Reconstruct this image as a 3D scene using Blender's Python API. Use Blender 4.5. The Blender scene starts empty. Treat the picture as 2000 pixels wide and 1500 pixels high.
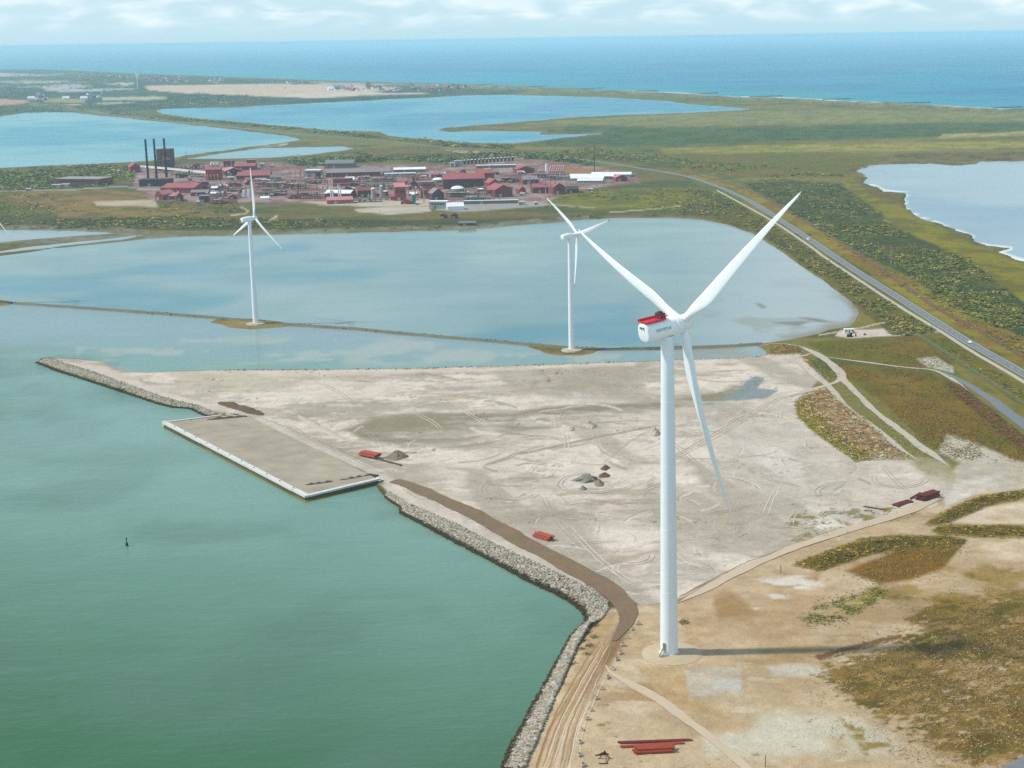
import bpy, math, random
import numpy as np
from mathutils import Matrix, Vector

random.seed(7)
rng = np.random.default_rng(7)
sc = bpy.context.scene
COL = sc.collection
R = math.radians

# ------------------------------------------------------------------ camera
FPX, PPX, PPY, CAMH = 3060.0, 1180.0, 750.0, 208.0     # focal length and principal point in 2000x1500 units, altitude
def cam_axes():
    p0 = np.array([(0 - PPX) / FPX, (90 - PPY) / FPX, 1.0])
    p1 = np.array([(2000 - PPX) / FPX, (60 - PPY) / FPX, 1.0])
    up = np.cross(p0, p1); up /= np.linalg.norm(up)
    if up[1] > 0: up = -up
    fw = np.array([0, 0, 1.0]) - up * up[2]; fw /= np.linalg.norm(fw)
    rt = np.cross(fw, up)
    if rt[0] < 0: rt = -rt
    return np.stack([rt, fw, up])
CR = cam_axes()
cam_d = bpy.data.cameras.new('camera')
cam = bpy.data.objects.new('camera', cam_d); COL.objects.link(cam)
cam_d.sensor_fit = 'HORIZONTAL'; cam_d.sensor_width = 36.0
cam_d.lens = 36.0 * FPX / 2000.0
cam_d.shift_x = -(PPX - 1000.0) / 2000.0
cam_d.clip_start = 1.0; cam_d.clip_end = 250000.0
m = np.eye(4); m[:3, 0] = CR[:, 0]; m[:3, 1] = -CR[:, 1]; m[:3, 2] = -CR[:, 2]; m[2, 3] = CAMH
cam.matrix_world = Matrix(m.tolist())
sc.camera = cam

# ------------------------------------------------------------------ world, sun, exposure
SUN_EL, SUN_AZ = R(50), R(-91)
w = bpy.data.worlds.new('World'); sc.world = w; w.use_nodes = True
nt = w.node_tree; nt.nodes.clear()
def N(tree, typ, **kw):
    n = tree.nodes.new(typ)
    for k, v in kw.items():
        if k == 'inp':
            for kk, vv in v.items(): n.inputs[kk].default_value = vv
        else: setattr(n, k, v)
    return n
def L(tree, a, b): tree.links.new(a, b)
def mth(tree, op, a, b=None, clamp=False):
    n = tree.nodes.new('ShaderNodeMath'); n.operation = op; n.use_clamp = clamp
    for i, v in enumerate((a, b)):
        if v is None: continue
        if isinstance(v, (int, float)): n.inputs[i].default_value = v
        else: tree.links.new(v, n.inputs[i])
    return n.outputs[0]
def ramp(tree, fac, stops, interp='LINEAR'):
    n = tree.nodes.new('ShaderNodeValToRGB'); cr = n.color_ramp; cr.interpolation = interp
    while len(cr.elements) < len(stops): cr.elements.new(0.5)
    for e, (p, c) in zip(cr.elements, stops):
        e.position = p
        e.color = (c, c, c, 1) if isinstance(c, (int, float)) else (*c[:3], 1)
    tree.links.new(fac, n.inputs[0]); return n.outputs[0]
def mixc(tree, f, a, b, blend='MIX'):
    n = tree.nodes.new('ShaderNodeMix'); n.data_type = 'RGBA'; n.blend_type = blend
    for i, v in ((0, f), (6, a), (7, b)):
        if isinstance(v, (int, float)): n.inputs[i].default_value = v
        elif isinstance(v, (tuple, list)): n.inputs[i].default_value = (*v[:3], 1)
        else: tree.links.new(v, n.inputs[i])
    return n.outputs[2]
sky = N(nt, 'ShaderNodeTexSky', sky_type='NISHITA', sun_disc=False, sun_elevation=SUN_EL, sun_rotation=SUN_AZ,
        altitude=200.0, air_density=1.0, dust_density=0.6, ozone_density=1.5)
tc = N(nt, 'ShaderNodeTexCoord')
sep = N(nt, 'ShaderNodeSeparateXYZ'); L(nt, tc.outputs['Generated'], sep.inputs[0])
zc = mth(nt, 'MAXIMUM', sep.outputs['Z'], 0.0)
skv = N(nt, 'ShaderNodeCombineXYZ')                      # below the horizon the sky keeps its horizon colour
L(nt, sep.outputs['X'], skv.inputs[0]); L(nt, sep.outputs['Y'], skv.inputs[1]); L(nt, mth(nt, 'MAXIMUM', sep.outputs['Z'], 0.003), skv.inputs[2]); L(nt, skv.outputs[0], sky.inputs[0])
den = mth(nt, 'ADD', zc, 0.26)
cmb = N(nt, 'ShaderNodeCombineXYZ')
L(nt, mth(nt, 'DIVIDE', sep.outputs['X'], den), cmb.inputs[0])
L(nt, mth(nt, 'DIVIDE', sep.outputs['Y'], den), cmb.inputs[1])
cn = N(nt, 'ShaderNodeTexNoise', inp={'Scale': 7.5, 'Detail': 8.0, 'Roughness': 0.52, 'Distortion': 0.3})
L(nt, cmb.outputs[0], cn.inputs['Vector'])
cn2 = N(nt, 'ShaderNodeTexNoise', inp={'Scale': 2.6, 'Detail': 3.0})
L(nt, cmb.outputs[0], cn2.inputs['Vector'])
csum = mth(nt, 'ADD', mth(nt, 'MULTIPLY', cn.outputs['Fac'], 0.65), mth(nt, 'MULTIPLY', cn2.outputs['Fac'], 0.4))
rise = ramp(nt, mth(nt, 'MULTIPLY', zc, 20.0), [(0.08, 0.0), (0.30, 1.0)], 'EASE')
cover = mth(nt, 'MULTIPLY', ramp(nt, csum, [(0.38, 0.0), (0.64, 0.7)], 'EASE'), rise)
ccol = mixc(nt, ramp(nt, cn.outputs['Fac'], [(0.40, 0.0), (0.72, 1.0)]), (4.3, 5.9, 6.9), (7.6, 8.1, 8.2))
hz = ramp(nt, mth(nt, 'MULTIPLY', zc, 8.0), [(0.0, 0.75), (1.0, 0.0)], 'EASE')      # thin humid air low over the sea
skyc = mixc(nt, hz, sky.outputs[0], (3.7, 6.1, 7.4))
bg = N(nt, 'ShaderNodeBackground', inp={'Strength': 0.108})
L(nt, mixc(nt, cover, skyc, ccol), bg.inputs[0])
wo = N(nt, 'ShaderNodeOutputWorld'); L(nt, bg.outputs[0], wo.inputs[0])

sun_d = bpy.data.lights.new('sun', 'SUN'); sun_d.energy = 3.2; sun_d.angle = R(3.0); sun_d.color = (1.0, 0.95, 0.86)
sun = bpy.data.objects.new('sun', sun_d); COL.objects.link(sun)
to_sun = Vector((math.sin(SUN_AZ) * math.cos(SUN_EL), math.cos(SUN_AZ) * math.cos(SUN_EL), math.sin(SUN_EL)))
sun.rotation_euler = to_sun.to_track_quat('Z', 'Y').to_euler()
vs = sc.view_settings
vs.view_transform = 'Standard'; vs.look = 'None'; vs.gamma = 1.0; vs.use_curve_mapping = False; vs.exposure = 0.34
sc.cycles.use_denoising = False
sc.cycles.max_bounces = 6; sc.cycles.volume_bounces = 1

# ------------------------------------------------------------------ map chart: photo point <-> place on the ground
def gnd(px, py, z=2.0):
    d = CR @ np.array([(px - PPX) / FPX, (py - PPY) / FPX, 1.0])
    t = (z - CAMH) / d[2]
    return np.array([0, 0, CAMH]) + t * d
def chart(X, Y, Z):
    c = np.stack([X, Y, np.full_like(X, Z) - CAMH]) 
    q = CR.T @ c.reshape(3, -1)
    return PPX + FPX * q[0] / q[2], PPY + FPX * q[1] / q[2]
def height_at(P, py):
    """height of a plumb line over P that reaches photo row py"""
    lo, hi = 0.0, 300.0
    for _ in range(40):
        mid = (lo + hi) / 2
        v = chart(np.array([P[0]]), np.array([P[1]]), P[2] + mid)[1][0]
        if v > py: lo = mid
        else: hi = mid
    return lo
def mpp(P): return float(np.dot(CR[:, 2], np.asarray(P) - [0, 0, CAMH])) / FPX   # metres per photo pixel at P

# ------------------------------------------------------------------ noise
def _h(ix, iy, s):
    n = (ix * 374761393 + iy * 668265263 + s * 974634777) & 0x7fffffff
    n = ((n ^ (n >> 13)) * 1274126177) & 0x7fffffff
    return ((n ^ (n >> 16)) & 0xffff) / 65535.0
def vnoise(x, y, s):
    ix = np.floor(x).astype(np.int64); iy = np.floor(y).astype(np.int64)
    fx = x - ix; fy = y - iy
    fx = fx * fx * (3 - 2 * fx); fy = fy * fy * (3 - 2 * fy)
    a = _h(ix, iy, s); b = _h(ix + 1, iy, s); c = _h(ix, iy + 1, s); d = _h(ix + 1, iy + 1, s)
    return (a + (b - a) * fx) * (1 - fy) + (c + (d - c) * fx) * fy
def fbm(x, y, scale, octv=4, s=1, gain=0.55):
    t = 0; a = 1; tot = 0; x = x / scale; y = y / scale
    for k in range(octv):
        t = t + a * vnoise(x + 17.3 * k, y - 9.1 * k, s + k); tot += a
        a *= gain; x = x * 2.03; y = y * 2.03
    return t / tot
def sstep(a, b, x):
    t = np.clip((x - a) / (b - a), 0, 1); return t * t * (3 - 2 * t)

def poly_sd(u, v, poly):
    """signed distance to a closed outline, positive inside"""
    P = np.asarray(poly, float); d2 = np.full(u.shape, 1e18); ins = np.zeros(u.shape, bool)
    for (ax, ay), (bx, by) in zip(P, np.roll(P, -1, 0)):
        ex, ey = bx - ax, by - ay
        wx, wy = u - ax, v - ay
        t = np.clip((wx * ex + wy * ey) / (ex * ex + ey * ey + 1e-12), 0, 1)
        qx = wx - ex * t; qy = wy - ey * t
        np.minimum(d2, qx * qx + qy * qy, out=d2)
        c = (ay > v) != (by > v)
        if ey != 0: ins ^= c & (u < ex * (v - ay) / ey + ax)
    d = np.sqrt(d2); return np.where(ins, d, -d)
def line_d(u, v, pts):
    d2 = np.full(u.shape, 1e18)
    for (ax, ay), (bx, by) in zip(pts[:-1], pts[1:]):
        ex, ey = bx - ax, by - ay
        wx, wy = u - ax, v - ay
        t = np.clip((wx * ex + wy * ey) / (ex * ex + ey * ey + 1e-12), 0, 1)
        qx = wx - ex * t; qy = wy - ey * t
        np.minimum(d2, qx * qx + qy * qy, out=d2)
    return np.sqrt(d2)
def lin(c):
    c = np.asarray(c, float) / 255.0
    return np.where(c <= 0.04045, c / 12.92, ((c + 0.055) / 1.055) ** 2.4)
KALB = 0.62
def alb(*c): return lin(c) * KALB

# ------------------------------------------------------------------ outlines, read off the photograph (photo pixels)
REV_W = [(900, 1800), (981, 1500), (1000, 1454), (1021, 1419), (1042, 1377), (1070, 1328), (1094, 1283), (1115, 1244), (1135, 1223),
         (1144, 1216), (1145, 1206), (1138, 1194), (1122, 1180), (1094, 1164), (1070, 1152), (1031, 1134), (996, 1115), (958, 1094),
         (912, 1071), (867, 1047), (825, 1024), (790, 1006), (782, 1001), (783, 991), (765, 980), (752, 970), (740, 957)]
QUAY_W = [(735, 949), (598, 982), (315, 833), (430, 815)]
BRK_W = [(397, 811), (371, 798), (336, 796), (308, 789), (266, 775), (224, 761), (175, 745), (115, 726), (70, 708)]
NORTH_W = [(78, 701), (86, 698), (115, 699), (157, 701), (196, 706), (231, 720), (266, 727), (301, 727), (350, 724), (455, 722), (595, 721.5),
           (700, 721), (790, 720), (930, 716), (1070, 712), (1175, 708), (1245, 706), (1350, 702), (1447, 699), (1496, 694), (1498, 688), (1489, 680), (1475, 675)]
DIKE = [(-700, 549), (-300, 573), (0, 590), (35, 592), (175, 601.5), (315, 612), (420, 620), (500, 628), (577, 634), (700, 642.5), (790, 651),
        (930, 663), (1028, 671.5), (1101, 678), (1175, 681.5), (1280, 680.5), (1317, 679), (1405, 676.5), (1489, 671)]
FJORD = REV_W + QUAY_W + BRK_W + NORTH_W + DIKE[::-1] + [(-1500, 560), (-1500, 2600), (700, 2600)]
LAG_R = [(1489, 671), (1545, 664), (1600, 651), (1618, 643), (1660, 636), (1672, 622), (1678, 612), (1671, 601), (1660, 587), (1636, 570), (1604, 545),
         (1562, 517), (1524, 490), (1496, 472), (1468, 455), (1426, 441), (1380, 431), (1335, 427), (1300, 425), (1192, 425), (1140, 429),
         (1087, 434), (1035, 438), (965, 445), (895, 450), (790, 452), (650, 455), (525, 458), (350, 462), (288, 465), (210, 474), (105, 485), (0, 500), (-700, 520)]
LAGOON = DIKE + LAG_R[1:]
FLATS = [(-700, 452), (0, 450), (90, 449), (180, 452), (260, 454), (180, 460), (90, 466), (0, 474), (-700, 500)]
FLATS2 = [(-500, 510), (0, 490), (60, 481), (150, 471), (230, 463), (282, 458.5), (240, 469), (150, 478), (0, 495), (-500, 520)]
LLAKE = [(-700, 250), (0, 226), (42, 220), (84, 219), (140, 220), (196, 226), (280, 234), (350, 241), (455, 252), (525, 261), (577, 268), (591, 273),
         (560, 278), (500, 285), (437, 294), (367, 303), (332, 310), (262, 317), (140, 322), (0, 329), (-700, 350)]
POND = [(385, 306), (437, 299), (507, 289), (595, 287), (665, 285), (697, 290), (665, 295), (595, 304), (525, 309), (420, 310.5), (357, 310.5)]
MLAKE = [(297, 216), (315, 212), (385, 210), (472, 209), (525, 205), (630, 200), (700, 197), (755, 194), (860, 189), (912, 185.5), (1000, 185),
         (1105, 187), (1210, 191), (1297, 196), (1322, 200), (1387, 206), (1440, 210), (1478, 212), (1450, 216), (1350, 220), (1300, 222), (1210, 225),
         (1105, 231), (1000, 240), (930, 245), (867, 250), (856, 254), (874, 257), (965, 255), (1066, 257), (1052, 262), (1175, 261), (1112, 268),
         (1052, 276), (1000, 281), (947, 280), (895, 278), (842, 273), (790, 269), (755, 264), (741, 257), (650, 255), (630, 254), (560, 247), (490, 241), (385, 231), (315, 222)]
RLAKE = [(1671, 334), (1695, 327), (1737, 320), (1807, 317), (1877, 320), (1930, 317), (2000, 317), (2700, 300), (2700, 780), (2300, 600), (2000, 509),
         (1982, 504), (1947, 492), (1972, 485), (1930, 481), (1902, 472), (1898, 462), (1867, 451), (1825, 434), (1790, 422), (1771, 406), (1765, 388),
         (1769, 378), (1727, 374), (1713, 367), (1688, 357), (1695, 345)]
COAST = [(-1500, 95), (-600, 108), (0, 130), (70, 135), (175, 140), (280, 145), (350, 147), (490, 152), (595, 156), (650, 158), (790, 162), (895, 164.5), (1000, 168),
         (1105, 172), (1175, 176), (1280, 180.5), (1350, 184), (1440, 190), (1545, 193), (1650, 198.5), (1755, 204), (1825, 208), (1930, 213), (2000, 216), (2600, 245), (3600, 300)]
SEA = COAST + [(3600, 42), (-1500, 100)]
ISLES = [[(409, 630), (425, 622), (455, 621), (507, 624), (567, 631), (574, 635), (546, 639), (490, 644), (448, 640), (434, 634)],
         [(1030, 677), (1038, 671), (1101, 677), (1140, 679), (1168, 683), (1161, 689), (1133, 694), (1091, 694), (1063, 689), (1056, 684)],
         [(-90, 590), (-60, 583), (0, 586), (35, 591), (15, 597), (-40, 601), (-80, 597)]]
ROAD = [(2300, 905), (2120, 800), (1979, 719), (1895, 671), (1839, 636), (1755, 582), (1685, 538), (1632, 503), (1580, 467), (1524, 430), (1468, 395), (1440, 381),
        (1405, 366), (1352, 348), (1300, 337), (1245, 328), (1175, 317), (1070, 304), (1000, 299), (895, 291), (790, 280), (665, 269), (560, 260), (455, 248), (350, 238), (245, 227), (196, 220), (140, 211), (60, 203)]
CYCLE = [(2300, 940), (2120, 826), (2000, 747), (1895, 685), (1839, 649), (1755, 598), (1685, 552), (1611, 503), (1580, 480), (1510, 433), (1450, 399), (1400, 372)]
RAIL = [(2300, 860), (2000, 697), (1912, 645), (1825, 598), (1713, 521), (1640, 473), (1560, 424), (1480, 380), (1420, 357), (1350, 340), (1260, 324), (1175, 310), (1070, 298), (900, 285), (700, 266), (500, 247), (300, 227)]
HAUL = [(772, 938), (815, 955), (867, 978), (918, 1002), (974, 1032), (1026, 1060), (1079, 1089), (1131, 1118), (1175, 1142), (1206, 1166), (1225, 1190), (1227, 1210), (1218, 1228), (1198, 1252)]
QUAY = [(322, 827), (428, 811), (487, 815), (735, 932), (718, 947), (597, 968)]
QPLAT = [(326, 826), (430, 813), (487, 817), (725, 932), (700, 944), (597, 960)]
# ------------------------------------------------------------------ terrain grid
def fan(s0, s1, ns, v0, v1, nv, flare=True):
    s = np.linspace(s0, s1, ns)
    if flare:
        e = np.geomspace(0.004, 0.9, 26)
        s = np.concatenate([s[0] - e[::-1], s, s[-1] + e])
    v = np.linspace(v0, v1, nv)
    y = CAMH / v
    Y, S = np.meshgrid(y, s, indexing='ij')
    return S * Y, Y, s, v
TX, TY, TS, TV = fan(-0.43, 0.315, 840, 0.62, 0.0145, 780)
shp = TX.shape; X = TX.ravel(); Y = TY.ravel()
U0, V0 = chart(X, Y, 0.0); U, V = chart(X, Y, 2.0)
MS = (Y / FPX)

def psd_bb(u, v, poly, pad):
    P = np.asarray(poly, float)
    i = np.where((u > P[:, 0].min() - pad) & (u < P[:, 0].max() + pad) & (v > P[:, 1].min() - pad) & (v < P[:, 1].max() + pad))[0]
    out = np.full(u.shape, -pad * 1.0)
    out[i] = np.maximum(poly_sd(u[i], v[i], poly), -pad)
    return out
n_shore = fbm(X, Y, 26, 3, 5) - 0.5
n_shoref = fbm(X, Y, 140, 3, 6) - 0.5
wu = np.where(Y < 900, 0, 1.0)
sdw = np.full(X.shape, 1e9)
for k, (wp, rough) in enumerate(((FJORD, 0.0), (LAGOON, 2.0), (FLATS, 2), (FLATS2, 2), (LLAKE, 2.0), (POND, 1.5), (MLAKE, 1.6), (RLAKE, 6.0), (SEA, 0.8))):
    d = psd_bb(U0, V0, wp, 40.0)
    if rough: d = d + rough * 1.4 * (n_shore + n_shoref) * (np.abs(d) < 12)
    sdw = np.minimum(sdw, -d)
dm = sdw * MS
d_rev = np.minimum(line_d(U0, V0, REV_W), line_d(U0, V0, BRK_W))
d_quay = line_d(U0, V0, [REV_W[-1]] + QUAY_W + [BRK_W[0]])
slope = 0.32 - 0.265 * sstep(800, 900, Y) + 0.5 * (1 - sstep(3, 10, d_quay)) * (Y < 800)
h = np.where(Y < 800, np.clip(dm * slope, -2.0, 2.0), np.clip(sdw * 0.3, -2.0, 2.0))
for isl in ISLES:
    d = psd_bb(U0, V0, isl, 12.0) + 3.0 * n_shore
    h = np.maximum(h, np.clip(d * MS * 0.3, -2, 1.3))
land = sstep(0.6, 1.6, h)
BANKS = [([(1548, 1104), (1615, 1076), (1685, 1052), (1755, 1045), (1842, 1047), (1888, 1054), (1877, 1069), (1755, 1076), (1702, 1083), (1636, 1104), (1604, 1117)], 2.6),
         ([(1804, 1025), (1846, 997), (1912, 969), (2000, 957), (2200, 945), (2200, 962), (2000, 974), (1930, 988), (1877, 1011), (1835, 1026)], 2.6),
         ([(1818, 1036), (1846, 1026), (1912, 1026), (2000, 1027), (2200, 1035), (2200, 1056), (2000, 1051), (1895, 1048), (1832, 1045)], 1.8),
         ([(1555, 783), (1590, 762), (1615, 761), (1636, 780), (1685, 815), (1737, 864), (1776, 895), (1755, 899), (1671, 899), (1636, 871), (1590, 839), (1562, 815)], 1.6),
         ([(1497, 686), (1515, 676), (1536, 673), (1560, 677), (1572, 684), (1560, 690), (1530, 692), (1502, 691)], 2.0),
         ([(1855, 735), (1880, 752), (1940, 800), (2000, 850), (2100, 930), (2080, 935), (1985, 862), (1925, 812), (1875, 768)], 1.2),
         ([(1575, 700), (1590, 715), (1612, 742), (1600, 748), (1580, 728), (1560, 704)], 1.0)]
lump = fbm(X, Y, 6, 3, 9)
for bp, bh in BANKS:
    d = psd_bb(U, V, bp, 20.0) * MS
    h = h + np.clip(d * 0.7, 0, bh) * (0.65 + 0.7 * lump)
d_coast = line_d(U0, V0, COAST)
dune = sstep(0.5, 3.0, d_coast) * (1 - sstep(4, 13, d_coast)) * (sdw > 0) * sstep(300, 1300, U0)
h = h + dune * 9.0 * (0.25 + fbm(X, Y, 90, 3, 11))
h = h + land * (fbm(X, Y, 9, 3, 12) - 0.5) * 0.35 * (1 - sstep(900, 2500, Y))
SANDY = [(60, 700), (200, 703), (300, 725), (700, 720), (1250, 704), (1500, 690), (1560, 690), (1600, 740), (1555, 783), (1562, 815), (1590, 839), (1636, 871), (1671, 900), (1776, 897), (1860, 930),
         (1830, 985), (1640, 1040), (1440, 1110), (1326, 1172), (1250, 1180), (1200, 1150), (1035, 1085), (846, 1000), (735, 930), (487, 812), (400, 800), (230, 745)]
in_sand = sstep(-3, 5, psd_bb(U, V, SANDY, 30.0))
h = h + in_sand * np.maximum(0, fbm(X, Y, 22, 4, 14) - 0.56) * 3.2
HG = h.reshape(shp)
def hz_at(x, y):
    """terrain height at a place (bilinear in the grid)"""
    x = np.atleast_1d(np.asarray(x, float)); y = np.atleast_1d(np.asarray(y, float))
    s = x / y; v = CAMH / y
    j = np.clip(np.searchsorted(TS, s) - 1, 0, len(TS) - 2); fj = np.clip((s - TS[j]) / (TS[j + 1] - TS[j]), 0, 1)
    fi = (v - TV[0]) / (TV[1] - TV[0]); i = np.clip(fi.astype(int), 0, len(TV) - 2); fi = np.clip(fi - i, 0, 1)
    return (HG[i, j] * (1 - fj) + HG[i, j + 1] * fj) * (1 - fi) + (HG[i + 1, j] * (1 - fj) + HG[i + 1, j + 1] * fj) * fi

# ------------------------------------------------------------------ what the ground is made of (albedo per point of the terrain)
C = np.zeros((X.size, 3)) + alb(128, 124, 78)
n1 = fbm(X, Y, 160, 5, 21); n2 = fbm(X, Y, 30, 4, 22); n3 = fbm(X, Y, 5, 3, 23); n4 = fbm(X * 0.35, Y, 60, 4, 24)
nst = fbm(X + 0.3 * Y, (Y - 0.2 * X) * 0.25, 40, 4, 25)
nsf = fbm((X + 0.8 * Y) * 0.5, (Y - 0.5 * X), 2.2, 4, 28, 0.75)
wpx = (n2 - 0.5); wpy = (fbm(X, Y, 30, 3, 26) - 0.5); wf = (fbm(X, Y, 220, 3, 27) - 0.5)
def pm(poly, soft=1.5, warp=0.0, pad=None, patch=None):
    pad = pad or (soft + warp + 6)
    d = psd_bb(U + warp * 2 * wpx, V + warp * 1.2 * wpy, poly, pad)
    mm = sstep(-soft, soft, d)
    if patch is not None: mm = mm * sstep(patch[1], patch[2], patch[0])
    return mm
def put(mm, col, var=0.0, nz=None):
    global C
    c = np.asarray(col)[None, :] * (1 + var * ((n2 if nz is None else nz) - 0.5)[:, None] * 2)
    C = C * (1 - mm[:, None]) + c * mm[:, None]
def two(mm, a, b, nz, lo=0.4, hi=0.6, var=0.15):
    t = sstep(lo, hi, nz)[:, None]; c = np.asarray(a) * (1 - t) + np.asarray(b) * t
    c = c * (1 + var * (n3 - 0.5)[:, None] * 2)
    global C
    C = C * (1 - mm[:, None]) + c * mm[:, None]
one = np.ones(X.size)
# marsh and heath
two(one, alb(112, 118, 66), alb(136, 128, 78), n1, 0.4, 0.6)
two(sstep(0.5, 0.62, n4), alb(92, 100, 54), alb(122, 112, 66), n2)
# dark green and yellow bands of the heath between lake and sea
two(pm([(1120, 240), (1300, 250), (1500, 248), (1700, 242), (2000, 238), (2400, 250), (2400, 268), (2000, 258), (1800, 268), (1600, 275), (1400, 280), (1150, 285), (1050, 280)], 4, 3), alb(74, 92, 56), alb(92, 108, 66), n2)
two(pm([(1290, 290), (1500, 283), (1800, 278), (2000, 275), (2300, 280), (2300, 295), (2000, 288), (1750, 296), (1500, 298), (1300, 300)], 3, 3), alb(168, 156, 88), alb(140, 136, 74), n2)
two(pm([(1840, 262), (2000, 256), (2300, 262), (2300, 268), (2000, 265), (1830, 270)], 2, 2), alb(182, 170, 112), alb(150, 140, 84), n2)
two(pm([(1300, 222), (1500, 215), (1750, 215), (2000, 222), (2400, 235), (2400, 250), (2000, 237), (1700, 240), (1350, 246), (1100, 244), (1000, 243), (1150, 231)], 4, 3), alb(150, 144, 96), alb(128, 132, 86), n2)
two(pm([(1320, 302), (1600, 300), (1760, 306), (1690, 326), (1660, 345), (1560, 345), (1430, 345), (1340, 330)], 5, 4), alb(124, 110, 60), alb(110, 112, 56), n2)
two(pm([(1740, 300), (2000, 296), (2300, 290), (2300, 312), (2000, 314), (1760, 314)], 3, 3), alb(96, 88, 52), alb(124, 112, 66), n2)
two(pm([(1060, 300), (1180, 300), (1330, 318), (1330, 332), (1180, 312), (1060, 300)], 3, 2), alb(88, 96, 52), alb(108, 108, 62), n2)
# shore meadow of the right lake
two(pm([(1640, 350), (1690, 358), (1770, 400), (1830, 440), (1900, 478), (1990, 510), (2400, 640), (2400, 800), (2000, 592), (1912, 526), (1860, 496), (1760, 450), (1700, 400)], 4, 5), alb(142, 134, 56), alb(118, 112, 58), n2)
two(pm([(1660, 338), (1700, 350), (1765, 385), (1775, 405), (1740, 400), (1690, 375)], 3, 3), alb(134, 116, 80), alb(118, 106, 66), n2)
# land by the road
two(pm([(1300, 330), (1440, 372), (1540, 430), (1700, 535), (1840, 625), (2000, 715), (2300, 880), (2300, 800), (2000, 668), (1850, 590), (1700, 505), (1600, 445), (1500, 385), (1400, 345)], 3, 3), alb(138, 112, 62), alb(150, 138, 70), n2)
two(pm([(1700, 505), (1850, 585), (2000, 660), (2300, 790), (2300, 770), (2000, 640), (1850, 565), (1740, 512)], 4, 4), alb(126, 124, 60), alb(150, 150, 84), n2)
two(pm([(1545, 352), (1640, 358), (1680, 390), (1760, 450), (1874, 500), (1912, 524), (2000, 591), (2300, 740), (2300, 800), (2000, 660), (1895, 612), (1790, 548), (1685, 497), (1545, 416), (1450, 357)], 3, 4), alb(74, 82, 44), alb(96, 98, 52), n2)
two(pm([(1330, 362), (1440, 395), (1580, 487), (1700, 568), (1830, 650), (1745, 657), (1690, 612), (1600, 540), (1500, 470), (1400, 430), (1320, 420)], 2, 3), alb(98, 94, 46), alb(112, 104, 54), n2)
# plant peninsula
two(pm([(-700, 340), (0, 330), (260, 318), (360, 311), (600, 306), (700, 292), (860, 290), (1100, 312), (1330, 345), (1400, 380), (1440, 410), (1330, 424), (1100, 432), (900, 448), (500, 452), (0, 448), (-700, 450)], 3, 2), alb(92, 98, 56), alb(124, 112, 70), n4, 0.42, 0.58)
two(pm([(20, 375), (180, 368), (290, 378), (300, 395), (270, 412), (150, 412), (40, 404), (0, 395)], 5, 5), alb(150, 124, 84), alb(122, 108, 66), n2)
put(pm([(180, 394), (240, 392), (300, 390), (310, 404), (250, 408), (190, 402)], 1.5, 3), alb(206, 186, 158), 0.2)
two(pm([(60, 404), (250, 402), (420, 412), (420, 424), (120, 424)], 4, 4), alb(146, 124, 80), alb(110, 106, 58), n2)
two(pm([(0, 428), (300, 424), (500, 428), (800, 430), (1050, 424), (1180, 418), (1180, 426), (1000, 438), (850, 446), (400, 448), (0, 446)], 3, 3), alb(70, 74, 38), alb(92, 88, 48), n2)
two(pm([(1080, 376), (1240, 370), (1340, 372), (1390, 390), (1330, 406), (1150, 410), (1050, 396)], 5, 4), alb(136, 130, 62), alb(112, 112, 56), n2)
PLANTG = [(260, 330), (420, 316), (560, 318), (700, 322), (860, 322), (1010, 306), (1110, 316), (1240, 338), (1250, 356), (1120, 372), (1060, 398), (930, 412), (760, 402), (640, 396), (400, 396), (300, 392), (262, 366)]
two(pm(PLANTG, 3, 3), alb(146, 112, 106), alb(178, 154, 146), n2, 0.35, 0.65, 0.3)
put(pm([(700, 392), (840, 388), (840, 402), (720, 404), (640, 400), (560, 392), (640, 394)], 1.5, 3), alb(208, 192, 170), 0.15)
put(pm([(690, 408), (760, 404), (840, 404), (842, 414), (760, 420), (700, 414)], 1.5, 3), alb(206, 194, 172), 0.2)
put(pm([(870, 400), (1010, 392), (1070, 396), (1070, 402), (900, 414), (850, 410)], 1.5, 1), alb(176, 172, 164), 0.1)
put(pm([(1090, 322), (1215, 338), (1215, 344), (1110, 340), (1060, 326)], 1.5, 2), alb(166, 128, 96), 0.1)
put(pm([(960, 298), (1060, 302), (1050, 306), (900, 298), (870, 292)], 1.2, 1), alb(200, 182, 148), 0.1)
for ln, wd, cc in (([(0, 373), (110, 372), (240, 364), (300, 372)], 1.0, (170, 168, 160)), ([(470, 404), (486, 412), (478, 418), (450, 420)], 1.2, (206, 180, 140)),
                   ([(524, 434), (540, 422)], 2.0, (196, 190, 160)), ([(1060, 398), (1160, 406)], 1.2, (170, 166, 140)), ([(1190, 415), (1290, 407), (1330, 402)], 1.0, (190, 180, 140)), ([(620, 400), (700, 400)], 1.0, (190, 182, 160))):
    put(1 - sstep(wd * 0.6, wd * 1.6, line_d(U, V, ln)), alb(*cc), 0.1)
put((1 - sstep(1.5, 3.5, line_d(U, V, [(360, 309), (430, 302), (500, 288), (560, 280)]))) * sstep(380, 420, U), alb(206, 200, 170), 0.1)
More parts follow.
